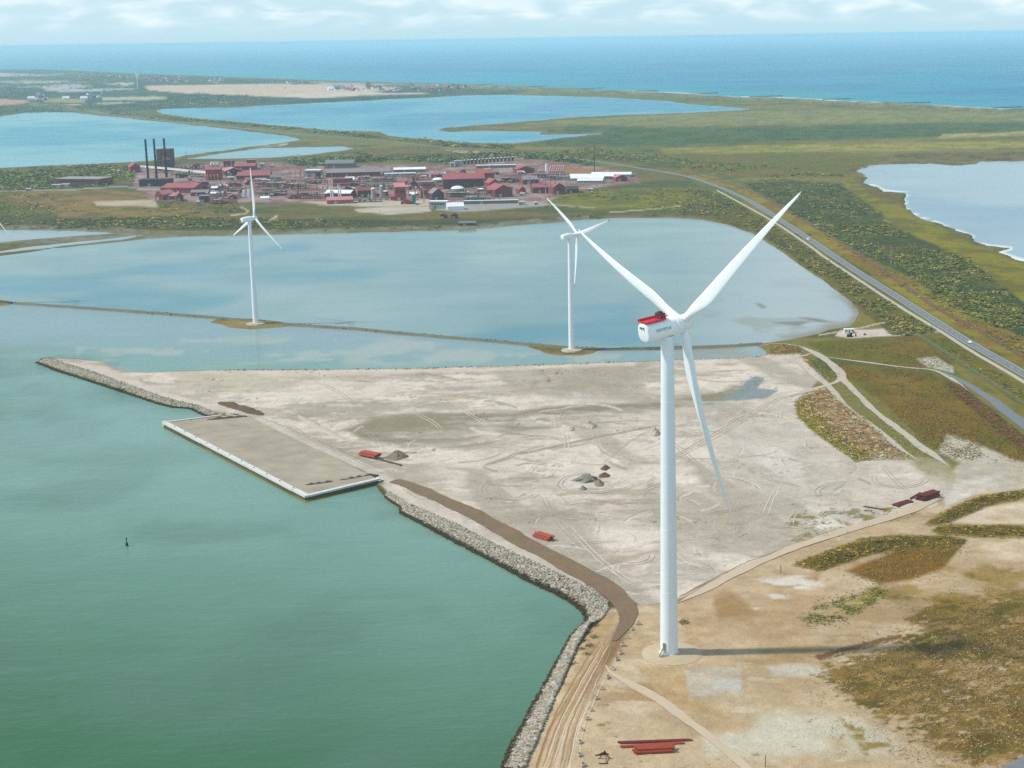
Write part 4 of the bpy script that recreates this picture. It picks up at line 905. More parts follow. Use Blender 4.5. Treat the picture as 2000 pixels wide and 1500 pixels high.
# ------------------------------------------------------------------ rock armour
REV_C = [(722, 945), (760, 962), (793, 983), (846, 1006), (895, 1027), (965, 1064), (1035, 1096), (1105, 1129), (1150, 1150), (1186, 1176), (1187, 1192), (1175, 1208), (1150, 1220), (1126, 1262), (1102, 1318), (1072, 1388), (1042, 1458), (1022, 1500), (950, 1680)]
BRK_C = [(427, 811), (405, 800), (385, 792), (345, 784), (300, 770), (240, 748), (180, 726), (125, 710), (95, 699), (80, 702)]
STC = [alb(206, 196, 176), alb(176, 166, 146), alb(212, 204, 188), alb(162, 150, 128), alb(190, 178, 154)]
def armour(name, wl, cl, n, size, label):
    A = np.array([gnd(*p, 0.0)[:2] for p in wl]); B = np.array([gnd(*p, 2.0)[:2] for p in cl])
    def samp(P, t):
        s = np.concatenate([[0], np.cumsum(np.linalg.norm(np.diff(P, axis=0), axis=1))]); s /= s[-1]
        return np.stack([np.interp(t, s, P[:, 0]), np.interp(t, s, P[:, 1])], 1)
    t = rng.uniform(0, 1, n); w_ = rng.uniform(-0.06, 1.02, n)
    p = samp(A, t) * (1 - w_)[:, None] + samp(B, t) * w_[:, None]
    z = np.clip(w_, 0, 1) * 2.25 + 0.15 + rng.uniform(-0.15, 0.25, n)
    z = np.maximum(z, hz_at(p[:, 0], p[:, 1]) - 0.05)
    return stones(name, p[:, 0], p[:, 1], z - 0.1, size, STC, M['stone'], label)
armour('rock_revetment', REV_W[1:-1][::-1], REV_C[1:-1], 15000, 0.52, 'grey boulder slope along the green basin')
armour('rock_breakwater', BRK_W, BRK_C, 6500, 0.52, 'grey boulder slope of the breakwater spit')
uv = np.concatenate([np.stack([rng.uniform(300, 1490, 500), np.interp(rng.uniform(300, 1490, 500), [0, 1], [0, 1]) * 0], 1)])
ux = rng.uniform(420, 1490, 260); vy = np.interp(ux, [p[0] for p in NORTH_W[7:-3]], [p[1] for p in NORTH_W[7:-3]]) + rng.uniform(0.5, 6.5, 260)
gx, gy = to_ground(np.stack([ux, vy], 1), 0.4)
stones('shore_stones', gx, gy, hz_at(gx, gy) + 0.1, 0.6, [alb(176, 166, 144), alb(130, 120, 94), alb(206, 196, 174)], M['stone'], 'scattered stones along the lagoon side of the sand')
ux = rng.uniform(280, 1480, 1200); vy = np.interp(ux, [p[0] for p in DIKE], [p[1] for p in DIKE]) + rng.uniform(-1.6, 1.8, 1200)
gx, gy = to_ground(np.stack([ux, vy], 1), 0.3)
stones('dike_stones', gx, gy, 0.3 + 0 * gx, 0.7, [alb(120, 110, 84), alb(92, 84, 60), alb(150, 140, 112)], M['stone'], 'loose stones lining the lagoon dike')
# ------------------------------------------------------------------ wind turbines
def blade_rings(Rb, root_d, cmax, r0, bend, pitch, nseg=26, npt=16, tip_c=0.5, ra=0.0, rb_=1.0):
    rings = []
    for i in range(nseg + 1):
        f = ra + (rb_ - ra) * i / nseg; r = r0 + (Rb - r0) * f
        k = float(sstep(0.0, 0.24, np.array(f)))
        ch = root_d * (1 - k) + k * (cmax * (1 - f) ** 0.95 * 1.22 + tip_c * f)
        if f > 0.97: ch *= max(0.12, math.sqrt(max(0, 1 - ((f - 0.97) / 0.03) ** 2)))
        th = (root_d * (1 - k) + ch * (0.26 - 0.13 * f) * k)
        tw = R(pitch - 14 * (1 - f) ** 2); ring = []
        for j in range(npt):
            a = 6.28318 * j / npt; cx = math.cos(a); sy = math.sin(a)
            x = (cx * 0.5 + 0.22 * k) * ch; y = sy * 0.5 * th * (1 - k * 0.55 * (0.5 + 0.5 * cx) ** 0.8)
            x, y = x * math.cos(tw) - y * math.sin(tw), x * math.sin(tw) + y * math.cos(tw)
            ring.append((x, y + bend * f * f, r))
        rings.append(ring)
    return rings
def turbine(name, label, px, py, zb, Hh, az, Rr, th, cone, ov, tilt, big, P=None, group=None):
    P = gnd(px, py, zb) if P is None else np.array(P, float)
    rt = empty(name, P, 0, label, 'wind turbine', group)
    a_ = R(az); tl = R(tilt)
    ax = np.array([math.sin(a_) * math.cos(tl), math.cos(a_) * math.cos(tl), math.sin(tl)]); u = np.array([math.cos(a_), -math.sin(a_), 0]); wv = np.cross(u, ax); wv = wv if wv[2] > 0 else -wv
    O = np.array([0, 0, Hh])
    def pt(t, x, z): return tuple(O + ax * t + u * x + wv * z)
    rb0, rt0, tz = (3.05, 2.12, Hh - 3.0) if big else (2.1, 1.25, Hh - 1.9)
    nsec = 5
    tw = MB()
    prof = []
    for i in range(41):
        f = i / 40; prof.append((rb0 + (rt0 - rb0) * f, 0.25 + (tz - 0.25) * f))
    tw.lathe(prof, 40); tow = tw.build('tower', M['tower'], rt, smooth=True)
    for i in range(1, nsec):
        fl = MB()
        f = i / nsec; r = rb0 + (rt0 - rb0) * f; z = 0.25 + (tz - 0.25) * f
        fl.lathe([(r + 0.0, z - 0.12), (r + 0.035, z - 0.1), (r + 0.035, z + 0.1), (r, z + 0.12)], 40)
        fl.build('section_joint', M['white'], tow, smooth=True)
    MB().lathe([(rb0 + 0.5, -0.6), (rb0 + 0.5, 0.22), (rb0 + 0.3, 0.32), (rb0 - 0.2, 0.32)], 40).build('base_ring', M['conc'], rt, smooth=True)
    def ell(t, hx, hz_, zc=0.0, n=28, pw=2.6, sk=0.0):
        r = []
        for k in range(n):
            a = 6.28318 * k / n; c, s_ = math.cos(a), math.sin(a)
            x = hx * math.copysign(abs(c) ** (2 / pw), c); z = zc + hz_ * math.copysign(abs(s_) ** (2 / pw), s_)
            r.append(pt(t + sk * z, x, z))
        return r
    if big:
        nc = MB().loft([ell(-9.9, 2.1, 2.55, -0.1, sk=-0.05), ell(-9.75, 2.75, 3.0, -0.1, sk=-0.05), ell(-9.3, 2.95, 3.15, -0.1, sk=-0.03), ell(-4, 3.0, 3.15, -0.05), ell(2.2, 3.0, 3.1, 0)]).build('nacelle', M['white'], rt, smooth=True)
        MB().loft([ell(2.2, 3.25, 3.25, 0, pw=2), ell(2.35, 3.4, 3.4, 0, pw=2), ell(4.4, 3.4, 3.4, 0, pw=2), ell(4.6, 3.1, 3.1, 0, pw=2)]).build('generator_ring', M['white'], rt, smooth=True)
        MB().loft([ell(4.6, 2.5, 2.5, pw=2), ell(4.9, 2.75, 2.75, pw=2), ell(7.6, 2.75, 2.75, pw=2), ell(8.8, 2.3, 2.3, pw=2), ell(9.6, 1.4, 1.4, pw=2), ell(9.9, 0.4, 0.4, pw=2)]).build('hub', M['white'], rt, smooth=True)
        # vents in the rear wall
        for sx in (-0.7, 0.7):
            b = MB(); b.loft([[pt(-10.35, sx - 0.28, 1.2), pt(-10.35, sx + 0.28, 1.2), pt(-10.4, sx + 0.28, 1.8), pt(-10.4, sx - 0.28, 1.8)], [pt(-9.6, sx - 0.28, 1.2), pt(-9.6, sx + 0.28, 1.2), pt(-9.6, sx + 0.28, 1.8), pt(-9.6, sx - 0.28, 1.8)]]); b.build('vent', M['concdk'], nc)
        # hoisting platform
        pl = MB(); t0, t1, xw, z0 = -9.9, -2.0, 2.45, 3.15
        def bx(b, ta, tb, xa, xb, za, zb_): b.loft([[pt(ta, xa, za), pt(ta, xb, za), pt(ta, xb, zb_), pt(ta, xa, zb_)], [pt(tb, xa, za), pt(tb, xb, za), pt(tb, xb, zb_), pt(tb, xa, zb_)]])
        bx(pl, t0, t1, -xw, xw, z0, z0 + 0.14); pfm = pl.build('hoist_platform', M['red'], rt)
        pr = MB()
        bx(pr, t0, t0 + 0.1, -xw, xw, z0 + 0.14, z0 + 0.6); bx(pr, t0, t1, -xw, -xw + 0.1, z0 + 0.14, z0 + 0.9); bx(pr, t0, t1, xw - 0.1, xw, z0 + 0.14, z0 + 0.5); bx(pr, t1 - 0.1, t1, -xw, xw, z0 + 0.14, z0 + 1.3)
        pr.build('railing_panel', M['red'], pfm)
        wr = MB()
        for q_ in range(8):
            tt = t0 + (t1 - t0) * q_ / 7; bx(wr, tt - 0.05, tt + 0.05, xw - 0.06, xw + 0.06, z0 + 0.14, z0 + 1.6)
        bx(wr, t0, t1, xw - 0.05, xw + 0.05, z0 + 1.5, z0 + 1.62); wr.build('handrail', M['red'], pfm)
        co = MB(); bx(co, -3.4, -1.6, -1.6, 1.6, z0 + 0.14, z0 + 2.0); bx(co, -3.0, -2.0, -0.8, 0.8, z0 + 2.0, z0 + 2.5); co.build('cooler_unit', M['brownsteel'], pfm)
        # lettering along the nacelle side
        cu = bpy.data.curves.new('lettering', 'FONT'); cu.body = 'SIEMENS'; cu.size = 1.7; cu.extrude = 0.02; cu.align_x = 'CENTER'; cu.align_y = 'CENTER'
        to = bpy.data.objects.new('tmp', cu); COL.objects.link(to); bpy.context.view_layer.update()
        me = bpy.data.meshes.new_from_object(to); bpy.data.objects.remove(to)
        co_ = np.zeros(len(me.vertices) * 3); me.vertices.foreach_get('co', co_); co_ = co_.reshape(-1, 3)
        wv_ = np.array([pt(-3.6 + c[0] , 3.02 + c[2], 0.25 + c[1] * 0.85) for c in co_]); me.vertices.foreach_set('co', wv_.ravel()); me.update()
        me.materials.clear(); me.materials.append(M['teal']); obj('lettering', me, nc)
        # entrance
        fa = R(235); c_, s_ = math.cos(fa), math.sin(fa); tgt = (-s_, c_)
        dm_ = MB(); e = 3.0
        dm_.add([(c_ * (e + dx) + tgt[0] * sx, s_ * (e + dx) + tgt[1] * sx, z) for dx in (0, 0.12) for sx, z in ((-0.55, 2.0), (0.55, 2.0), (0.55, 4.3), (-0.55, 4.3))], [(0, 1, 2, 3), (4, 5, 6, 7), (0, 1, 5, 4), (1, 2, 6, 5), (2, 3, 7, 6), (3, 0, 4, 7)])
        dm_.build('door', M['concdk'], tow)
        st = MB()
        for q_ in range(7):
            d0 = e + 0.3 + (7 - q_) * 0.3; zz = 0.3 + q_ * 0.26
            st.bar((c_ * d0 - tgt[0] * 0.6, s_ * d0 - tgt[1] * 0.6, zz), (c_ * d0 + tgt[0] * 0.6, s_ * d0 + tgt[1] * 0.6, zz), 0.28, 0.06)
        for sx in (-0.62, 0.62): st.bar((c_ * (e + 2.4) + tgt[0] * sx, s_ * (e + 2.4) + tgt[1] * sx, 0.3), (c_ * (e + 0.3) + tgt[0] * sx, s_ * (e + 0.3) + tgt[1] * sx, 2.2), 0.1, 0.3)
        st.bar((c_ * e - tgt[0] * 0.6, s_ * e - tgt[1] * 0.6, 1.95), (c_ * (e + 0.0) + tgt[0] * 0.6, s_ * e + tgt[1] * 0.6, 1.95), 0.9, 0.08); st.build('stairs', M['fence'], rt)
        dims = (3.0, 5.0, 2.3)
    else:
        MB().loft([ell(-6.6, 1.3, 1.4, 0.1), ell(-6.3, 1.75, 1.8, 0.1), ell(-2, 1.9, 2.0, 0.1), ell(1.8, 1.7, 1.75, 0), ell(2.2, 1.4, 1.4, 0)]).build('nacelle', M['white'], rt, smooth=True)
        t0 = ov - 1.6
        MB().loft([ell(t0, 1.4, 1.4, pw=2), ell(t0 + 0.3, 1.6, 1.6, pw=2), ell(t0 + 2.6, 1.55, 1.55, pw=2), ell(t0 + 3.6, 1.0, 1.0, pw=2), ell(t0 + 4.0, 0.3, 0.3, pw=2)]).build('hub', M['white'], rt, smooth=True)
        if t0 > 2.3: MB().loft([ell(2.1, 1.2, 1.2, pw=2), ell(t0 + 0.1, 1.2, 1.2, pw=2)]).build('main_shaft', M['white'], rt, smooth=True)
        dims = (1.9, 2.9, 1.0)
    for k in range(3):
        t_ = R(th) + k * 2 * math.pi / 3
        d_ = math.cos(t_) * wv + math.sin(t_) * u; e_ = math.cos(t_) * u - math.sin(t_) * wv
        Cc = O + ax * ov
        def place(rings): return [[tuple(Cc + e_ * x + ax * y + d_ * z) for x, y, z in r] for r in rings]
        if big:
            MB().loft(place(blade_rings(Rr, dims[0], dims[1], dims[2], cone, 2, 34))).build('blade', M['white'], rt, smooth=True)
        else:
            bl = MB().loft(place(blade_rings(Rr, dims[0], dims[1], dims[2], cone, 12, 20, 12, 0.35, 0, 0.915)), True).build('blade', M['white'], rt, smooth=True)
            MB().loft(place(blade_rings(Rr, dims[0], dims[1], dims[2], cone, 12, 6, 12, 0.35, 0.915, 1.0)), True).build('red_tip', M['pinkred'], bl, smooth=True)
    return rt, P
T1, PT1 = turbine('wind_turbine', 'huge white wind turbine with red platform on the tan ground', 1307, 1274, 2.35, 113.11, 55.29, 71.43, 49.585, 6.21, 6.52, 4.96, True)
turbine('wind_turbine', 'white wind turbine with pink blade tips on the left dike island', 499.6, 630, 1.35, 78.35, 44.98, 40.92, 4.39, 0.31, 4.64, 4.98, False)
turbine('wind_turbine', 'white wind turbine with pink blade tips behind the huge one', 1116.6, 681, 1.35, 76.89, 47.87, 38.45, 70.14, -1.87, 7.31, 5.43, False)
turbine('wind_turbine', 'wind turbine cut off by the left edge, one blade showing', 0, 0, 0, 77.4, 45.0, 40.4, T3_TH, 0.3, 4.6, 5, False, P=(-507.0, 1285.0, 1.2))
Pf = gnd(269, 173.5, 4.0)
turbine('wind_turbine', 'tiny distant wind turbine on the edge of a tan field', 269, 173.5, 4.0, height_at(Pf, 147), 40, height_at(Pf, 147) * 0.42, 62, 0.2, 3, 4, False)
# round gravel pad and concrete ring round the big turbine
zt = float(hz_at(PT1[0], PT1[1])[0])
pdm = MB(); v_ = [(0, 0, 0.0)]; n_ = 48
for ri, zz in ((5, 0.0), (8.5, -0.02), (10.6, -0.5)):
    v_ += [((ri + random.uniform(-.3, .3)) * math.cos(6.28318 * k / n_), (ri + random.uniform(-.3, .3)) * math.sin(6.28318 * k / n_), zz) for k in range(n_)]
f_ = [(0, 1 + k, 1 + (k + 1) % n_) for k in range(n_)]
for r_ in range(2): f_ += [(1 + r_ * n_ + k, 1 + (r_ + 1) * n_ + k, 1 + (r_ + 1) * n_ + (k + 1) % n_, 1 + r_ * n_ + (k + 1) % n_) for k in range(n_)]
pdm.add(v_, f_)
tag(pdm.build('turbine_pad', plain('pad gravel', (216, 194, 160), 0.95, 0.12, 0.5), None, (PT1[0] + 1.0, PT1[1], zt + 0.45), smooth=True), 'raised round gravel pad under the huge turbine', 'turbine pad')
for nm, (px, py), lab in (('turbine_footing', (499.6, 631), 'pale concrete footing of the left dike turbine'), ('turbine_footing', (1116.6, 682.5), 'pale concrete footing of the turbine behind the huge one')):
    P = gnd(px, py, 1.3); fm_ = MB(); fm_.lathe([(7.5, -0.8), (7.0, 0.0), (4.5, 0.25), (0.5, 0.3)], 10)
    tag(fm_.build(nm, M['sandheap'], None, P), lab, 'footing')

# ------------------------------------------------------------------ heaps, piles and site clutter
def heap(name, label, px0, px1, pyb, pyt, mat, cat='heap', depth=None, group=None, rough=0.25, flat=0.0, rz=0.0, stretch=None):
    P = on_ground((px0 + px1) / 2, pyb); mp_ = mpp(P); W = (px1 - px0) * mp_ / 2; D = depth or W * 0.9
    Hh = max(0.35, height_at(P, pyt) * 0.75); n = 22; v = []; rings_ = 6; sd_ = random.randint(0, 999)
    for j in range(rings_):
        f = j / rings_
        for k in range(n):
            a = 6.28318 * k / n; nz = 1 + rough * (2 * float(vnoise(np.array([math.cos(a) * 1.7 + 9]), np.array([math.sin(a) * 1.7 + f * 2 + 5]), sd_)[0]) - 1)
            rr = (1 - f) * nz; zf = min(1.0, f / (1 - flat) if flat < 1 else 1) * Hh * (0.85 + 0.3 * random.random())
            v.append((W * rr * math.cos(a), D * rr * math.sin(a), zf - (0.3 if j == 0 else 0)))
    v.append((0, 0, Hh)); f_ = []
    for j in range(rings_ - 1): f_ += [(j * n + k, j * n + (k + 1) % n, (j + 1) * n + (k + 1) % n, (j + 1) * n + k) for k in range(n)]
    f_ += [((rings_ - 1) * n + k, (rings_ - 1) * n + (k + 1) % n, rings_ * n) for k in range(n)]
    return tag(MB().add(v, f_).build(name, mat, None, P + np.array([0, D * 0.9, 0]), rz), label, cat, group)
heap('gravel_heap', 'brown pointed gravel heap beside the rust red pile stack', 749, 797, 899, 880, M['gravelbr'], depth=6)
heap('gravel_heap', 'wide grey gravel heap inside the curved wheel track', 1126, 1172, 944, 936, M['gravelgrey'], depth=7, rough=0.7, flat=0.6)
heap('gravel_heap', 'small brown heap farthest from the basin in the grey gravel group', 1173, 1193, 919, 909, M['soil'], depth=4)
heap('gravel_heap', 'long brown heap at the right end of the grey gravel', 1169, 1193, 933, 924, M['soil'], depth=4)
heap('gravel_heap', 'lumpy brown heap nearest the camera beside the grey gravel', 1160, 1181, 950, 936, M['gravelbr'], depth=4, rough=0.4)
heap('sand_heap', 'small pale heap with dark crest left of the grey gravel', 1131, 1146, 958, 949, M['gravelgrey'], depth=3)
heap('sand_heap', 'pale sand mound with two peaks on the mud flat', 1140, 1164, 838, 822, M['sandheap'], depth=6, rough=0.5)
heap('sand_heap', 'pale sand mound at the left side of the turbine tower', 1268, 1290, 852, 833, M['sandheap'], depth=6, rough=0.4)
heap('sand_heap', 'low pale mound on the far mud flat left of the sand peaks', 1108, 1124, 842, 836, M['sandheap'], depth=4, rough=0.4)
def ridge(label, a, b, wd, hh, mat, n=26, name='soil_heap', cat='heap', lump=0.5):
    A = on_ground(*a); B = on_ground(*b); d = B - A; d[2] = 0; ln = np.linalg.norm(d); d /= ln; nr = np.array([-d[1], d[0], 0]); rg = []; sd_ = random.randint(1, 999)
    for i in range(n + 1):
        f = i / n; q = float(vnoise(np.array([f * n * 0.45]), np.array([0.5]), sd_)[0]); en = min(1, 5 * f, 5 * (1 - f)) ** 0.5
        w_ = wd / 2 * (1 - lump * 0.5 + lump * q) * (0.15 + 0.85 * en); h_ = hh * (1 - lump + 1.5 * lump * q) * en if lump < 0.93 else hh * max(-0.5, (q - 0.42) * 2.6) * en; c = d * ln * f + nr * wd * 0.3 * (q - 0.5)
        rg.append([c - nr * w_ + np.array([0, 0, -.3]), c - nr * w_ * .5 + np.array([0, 0, h_ * .7]), c + np.array([0, 0, h_ * random.uniform(.85, 1.1)]), c + nr * w_ * .5 + np.array([0, 0, h_ * .75]), c + nr * w_ + np.array([0, 0, -.3])])
    return tag(MB().loft(rg).build(name, mat, None, A), label, cat)
ridge('long dark brown soil heap behind the quay', (428, 785), (514, 811), 7.5, 1.6, M['soil'], lump=0.25)
ridge('left brown soil ridge at the back edge of the quay', (350, 826), (404, 820), 3.4, 1.4, M['soil'], lump=0.6)
ridge('right brown soil ridge at the back edge of the quay', (402, 821), (484, 814), 4.0, 1.3, M['soil'])
ridge('front brown soil ridge beside the right quay edge', (592, 951), (660, 942), 3.6, 1.5, M['soil'], lump=0.6)
ridge('rear brown soil ridge beside the right quay edge', (660, 942), (740, 928), 3.6, 1.5, M['soil'], lump=0.6)
ridge('upper brown earth ridge of the trench right of the turbine', (1580, 1284), (1745, 1240), 1.8, 0.6, M['gravelbr'], 90, lump=0.95)
ridge('lower brown earth ridge of the trench right of the turbine', (1600, 1290), (1770, 1243), 1.8, 0.55, M['gravelbr'], 90, lump=0.95)
ridge('pale sand ridge left of the mud flat', (560, 800), (690, 868), 5, 1.2, M['sandheap'], lump=0.8, name='sand_ridge')
ridge('pale sand ridge at the top of the mud flat', (1050, 806), (1180, 788), 5, 1.0, M['sandheap'], lump=0.9, name='sand_ridge')
def piles(label, a, b, n, wd, hgt, mat, rows=1, prof='tube', cat='pile stack'):
    """bundle of steel piles lying from photo point a to b"""
    A = on_ground(*a); B = on_ground(*b); d = B - A; ln = float(np.linalg.norm(d[:2])); ang = math.atan2(d[1], d[0])
    rt = empty('sheet_pile_stack', A, ang, label, cat); r = wd / n / 2
    for j in range(rows):
        for i in range(n - (j >= rows - 2) if rows > 1 else n):
            y = (i + 0.5 + 0.5 * (j >= rows - 2 if rows > 1 else 0)) * 2 * r - wd / 2; z = r + j * hgt / rows + 0.05; x0 = random.uniform(-0.5, 0.5) + 0.25 * j
            b_ = MB()
            if prof == 'tube': b_.cyl((x0, y, z), (ln + x0 + random.uniform(-.3, .3), y, z), r * 0.98, None, 8)
            else:
                b_.add([(x, y + yy * r, z + zz) for x in (x0, ln + x0) for yy, zz in ((-1, 0.0), (-0.55, 0.3), (0.55, 0.3), (1, 0.0), (0.9, -0.12), (0.45, 0.16), (-0.45, 0.16), (-0.9, -0.12))], [tuple(range(8))[::-1], tuple(range(8, 16))] + [(k, (k + 1) % 8, 8 + (k + 1) % 8, 8 + k) for k in range(8)])
            b_.build('sheet_pile', mat, rt)
    return rt
piles('broad rust red sheet pile stack by the bottom edge', (1238, 1470), (1312, 1466), 5, 3.6, 1.6, M['rust'], 4, 'u')
piles('long rust red piles lying farther back of the bottom stack', (1209, 1452), (1352, 1446), 2, 1.2, 0.7, M['rustdk'], 1)
piles('long rust red piles lying against the bottom sheet pile stack', (1213, 1460), (1336, 1452), 2, 1.2, 0.9, M['rust'], 1)
piles('orange red sheet pile stack beside the brown haul road', (1046, 1047), (1076, 1056), 5, 3.8, 1.9, M['rust'], 4, 'u')
piles('orange red sheet pile stack next to the brown gravel heap', (706, 888), (738, 896), 5, 5.0, 1.9, M['rust'], 4, 'u')
piles('long brown steel pile pointing from the orange stack to the haul road', (737, 897), (784, 910), 2, 1.4, 0.6, M['rustbr'], 1)
piles('tall dark red sheet pile stack nearest the white gravel at right', (1796, 978), (1826, 968), 6, 5.2, 2.2, M['rustdk'], 5, 'u')
piles('flat dark red pile bundle in the middle of the right hand row', (1748, 989), (1779, 979), 5, 4.0, 0.8, M['rustdk'], 1)
piles('thin dark pile beside the tall dark red stack', (1777, 976), (1796, 966), 1, 0.8, 0.5, M['rustbr'], 1)
piles('single long brown pile lying alone on the sand at right', (1687, 990), (1734, 996), 2, 1.0, 0.5, M['rustbr'], 1)
# concrete blocks along the shore track
blk = [(1247, 1220), (1235, 1231), (1226, 1247), (1217, 1262), (1212, 1277.5), (1205, 1290), (1197, 1308), (1187, 1325), (1176, 1347), (1166, 1366), (1156, 1389), (1148, 1406), (1137, 1427), (1133, 1452), (1132, 1477), (1139, 1497)]
def conc_block():
    b = MB(); w_, d_, h_ = 0.75, 0.5, 0.75
    b.loft([[(-w_, -d_, -0.2), (w_, -d_, -0.2), (w_, d_, -0.2), (-w_, d_, -0.2)], [(-w_, -d_, h_ - 0.1), (w_, -d_, h_ - 0.1), (w_, d_, h_ - 0.1), (-w_, d_, h_ - 0.1)], [(-w_ + .1, -d_ + .1, h_), (w_ - .1, -d_ + .1, h_), (w_ - .1, d_ - .1, h_), (-w_ + .1, d_ - .1, h_)]])
    return b
cb = conc_block().build('concrete_block', plain('weathered block', (0.42, 0.36, 0.28), 0.9, 0.25, 1.0))
lug = MB().bar((-0.3, 0, 0.72), (-0.3, 0, 0.95), 0.12, 0.2).bar((0.3, 0, 0.72), (0.3, 0, 0.95), 0.12, 0.2).bar((-0.36, 0, 0.98), (0.36, 0, 0.98), 0.2, 0.12).build('lifting_lug', M['rustbr'], cb)
ords = ['first', 'second', 'third', 'fourth', 'fifth', 'sixth', 'seventh', 'eighth', 'ninth', 'tenth', 'eleventh', 'twelfth', 'thirteenth', 'fourteenth', 'fifteenth', 'sixteenth']
for k, p in enumerate(blk):
    o = cb if k == 0 else copy_tree(cb)
    o.location = on_ground(*p); o.rotation_euler = (0, 0, random.uniform(-0.5, 0.9)); s_ = random.uniform(0.8, 1.2); o.scale = (s_, s_, s_)
    tag(o, 'concrete block edging the shore track, %s counted from the haul road' % ords[k], 'block', 'concrete blocks edging the shore track')
# rusty frame
P = on_ground(1180, 1486); fr = empty('steel_frame', P, 0, 'rusty brown steel frame standing left of the bottom pile stack', 'steel frame')
MB().bar((-1.4, 1.5, 0), (0.2, 1.2, 2.6), 0.25, 0.25).bar((1.6, 1.3, 0), (0.2, 1.2, 2.6), 0.25, 0.25).bar((0.4, 3.2, 0), (0.2, 1.2, 2.6), 0.25, 0.25).build('tripod', M['rustbr'], fr)
MB().bar((-2.6, 1.6, 1.0), (1.4, 1.2, 1.5), 0.35, 0.35).add([(-2.6, 1.5, .9), (0.2, 1.2, 2.5), (1.3, 1.2, 1.4)], [(0, 1, 2)]).build('brace_plate', M['brownsteel'], fr)
MB().bar((0.6, -2.0, 0.2), (0.6, 1.0, 0.8), 0.2, 0.2).bar((-1.6, -2.0, 0.2), (1.2, -2.0, 0.2), 0.22, 0.22).build('tow_bar', M['rustbr'], fr)
# vehicles
def van(label, px, py, ang, cat='van', body='van', name='parked_van'):
    P = on_ground(px, py); P[2] = max(P[2], float(hz_at(P[0], P[1])[0])) + 0.3
    o = empty(name, P, ang, label, cat); l_, w_, h_ = (5.6, 2.0, 2.5) if body == 'van' else (4.4, 1.8, 1.5)
    pr = [(-l_ / 2, .45), (-l_ / 2, h_ - .1), (-l_ / 2 + .2, h_), (l_ * .18, h_), (l_ * .34, h_ * .55), (l_ / 2 - .1, h_ * .48), (l_ / 2, .45)] if body == 'van' else [(-l_ / 2, .4), (-l_ / 2, .85), (-l_ * .38, .95), (-l_ * .25, h_), (l_ * .12, h_), (l_ * .28, .95), (l_ / 2 - .1, .8), (l_ / 2, .4)]
    n = len(pr); v = [(x, sy * w_ / 2 * (0.9 if z > 1.1 else 1), z) for sy in (-1, 1) for x, z in pr]
    MB().add(v, [tuple(range(n)), tuple(range(n, 2 * n))[::-1]] + [(k, k + n, (k + 1) % n + n, (k + 1) % n) for k in range(n)]).build('body', M['carwhite'], o)
    i0 = 3 if body == 'van' else 4; (xa, za), (xb, zb_) = pr[i0], pr[i0 + 1]
    MB().add([(xa + .02, -w_ * .4, za - .05), (xb + .03, -w_ * .42, zb_ + .05), (xb + .03, w_ * .42, zb_ + .05), (xa + .02, w_ * .4, za - .05)], [(0, 1, 2, 3)]).build('windscreen', M['glass'], o)
    for sy in (-1, 1):
        MB().box(xa - l_ * .3, xa, sy * w_ * .47 - .03, sy * w_ * .47 + .03, za - .5, za - .12).build('side_window', M['glass'], o)
        for xx in (-l_ * .3, l_ * .3): MB().cyl((xx, sy * w_ * .5 - .1, .33), (xx, sy * w_ * .5 + .1, .33), .34, None, 12).build('wheel', M['tyre'], o)
    return o
rd = road_l[(np.abs(road_l[:, 1] - gnd(1579, 467)[1])).argmin()]
def road_ang(py):
    i = int(np.abs(road_l[:, 1] - gnd(1500, py)[1]).argmin()); d = road_l[i + 1] - road_l[i - 1]; return math.atan2(d[1], d[0])
van('white box van driving on the coast road behind the rotor blade', 1579, 470, road_ang(467) + math.pi, 'van', 'van', 'delivery_van')
van('white car driving on the coast road near the right edge', 1894, 671, road_ang(671), 'car', 'car', 'car')
van('white car parked behind the left end of the quay', 457, 809, R(-25), 'car', 'car', 'parked_car')
van('white car parked at the right corner of the quay', 740, 941, R(20), 'car', 'car', 'parked_car')
# site cabin and digger on the pale pad by the lagoon
P = on_ground(1659, 651); ct = empty('site_cabin', P, R(5), 'white site cabin on the pale pad by the lagoon', 'cabin')
MB().box(-3.6, 3.6, 0, 2.6, 0.2, 2.9).build('wall', M['carwhite'], ct); MB().box(-3.8, 3.8, -0.2, 2.8, 2.9, 3.1).build('roof', M['white'], ct)
MB().box(-0.5, 0.5, -0.06, 0.0, 0.3, 2.3).build('door', M['concdk'], ct)
for sx in (-2.3, 2.3): MB().box(sx - .6, sx + .6, -0.06, 0.0, 1.3, 2.2).build('window', M['glass'], ct)
P = on_ground(1660, 658); ex = empty('digger', P, R(15), 'small dark digger in front of the white cabin', 'digger')
MB().box(-2, 2, -1.2, -0.7, 0, .8).build('crawler_track', M['tyre'], ex); MB().box(-2, 2, .7, 1.2, 0, .8).build('crawler_track', M['tyre'], ex)
MB().box(-1.8, 1.2, -1.1, 1.1, .9, 1.9).build('body', M['dark'], ex); MB().box(-0.2, 1.2, -1.0, 0.1, 1.9, 3.0).build('cab', M['glass'], ex)
MB().bar((1.2, .4, 1.6), (3.4, .4, 3.6), .4, .5).bar((3.4, .4, 3.6), (4.6, .4, 1.2), .3, .4).build('boom', M['brownsteel'], ex); MB().box(4.2, 5.0, 0, .8, .3, 1.2).build('bucket', M['dark'], ex)
heap('soil_heap', 'small brown heap on the pale pad beside the digger', 1686, 1694, 655, 650, M['soil'], depth=2)
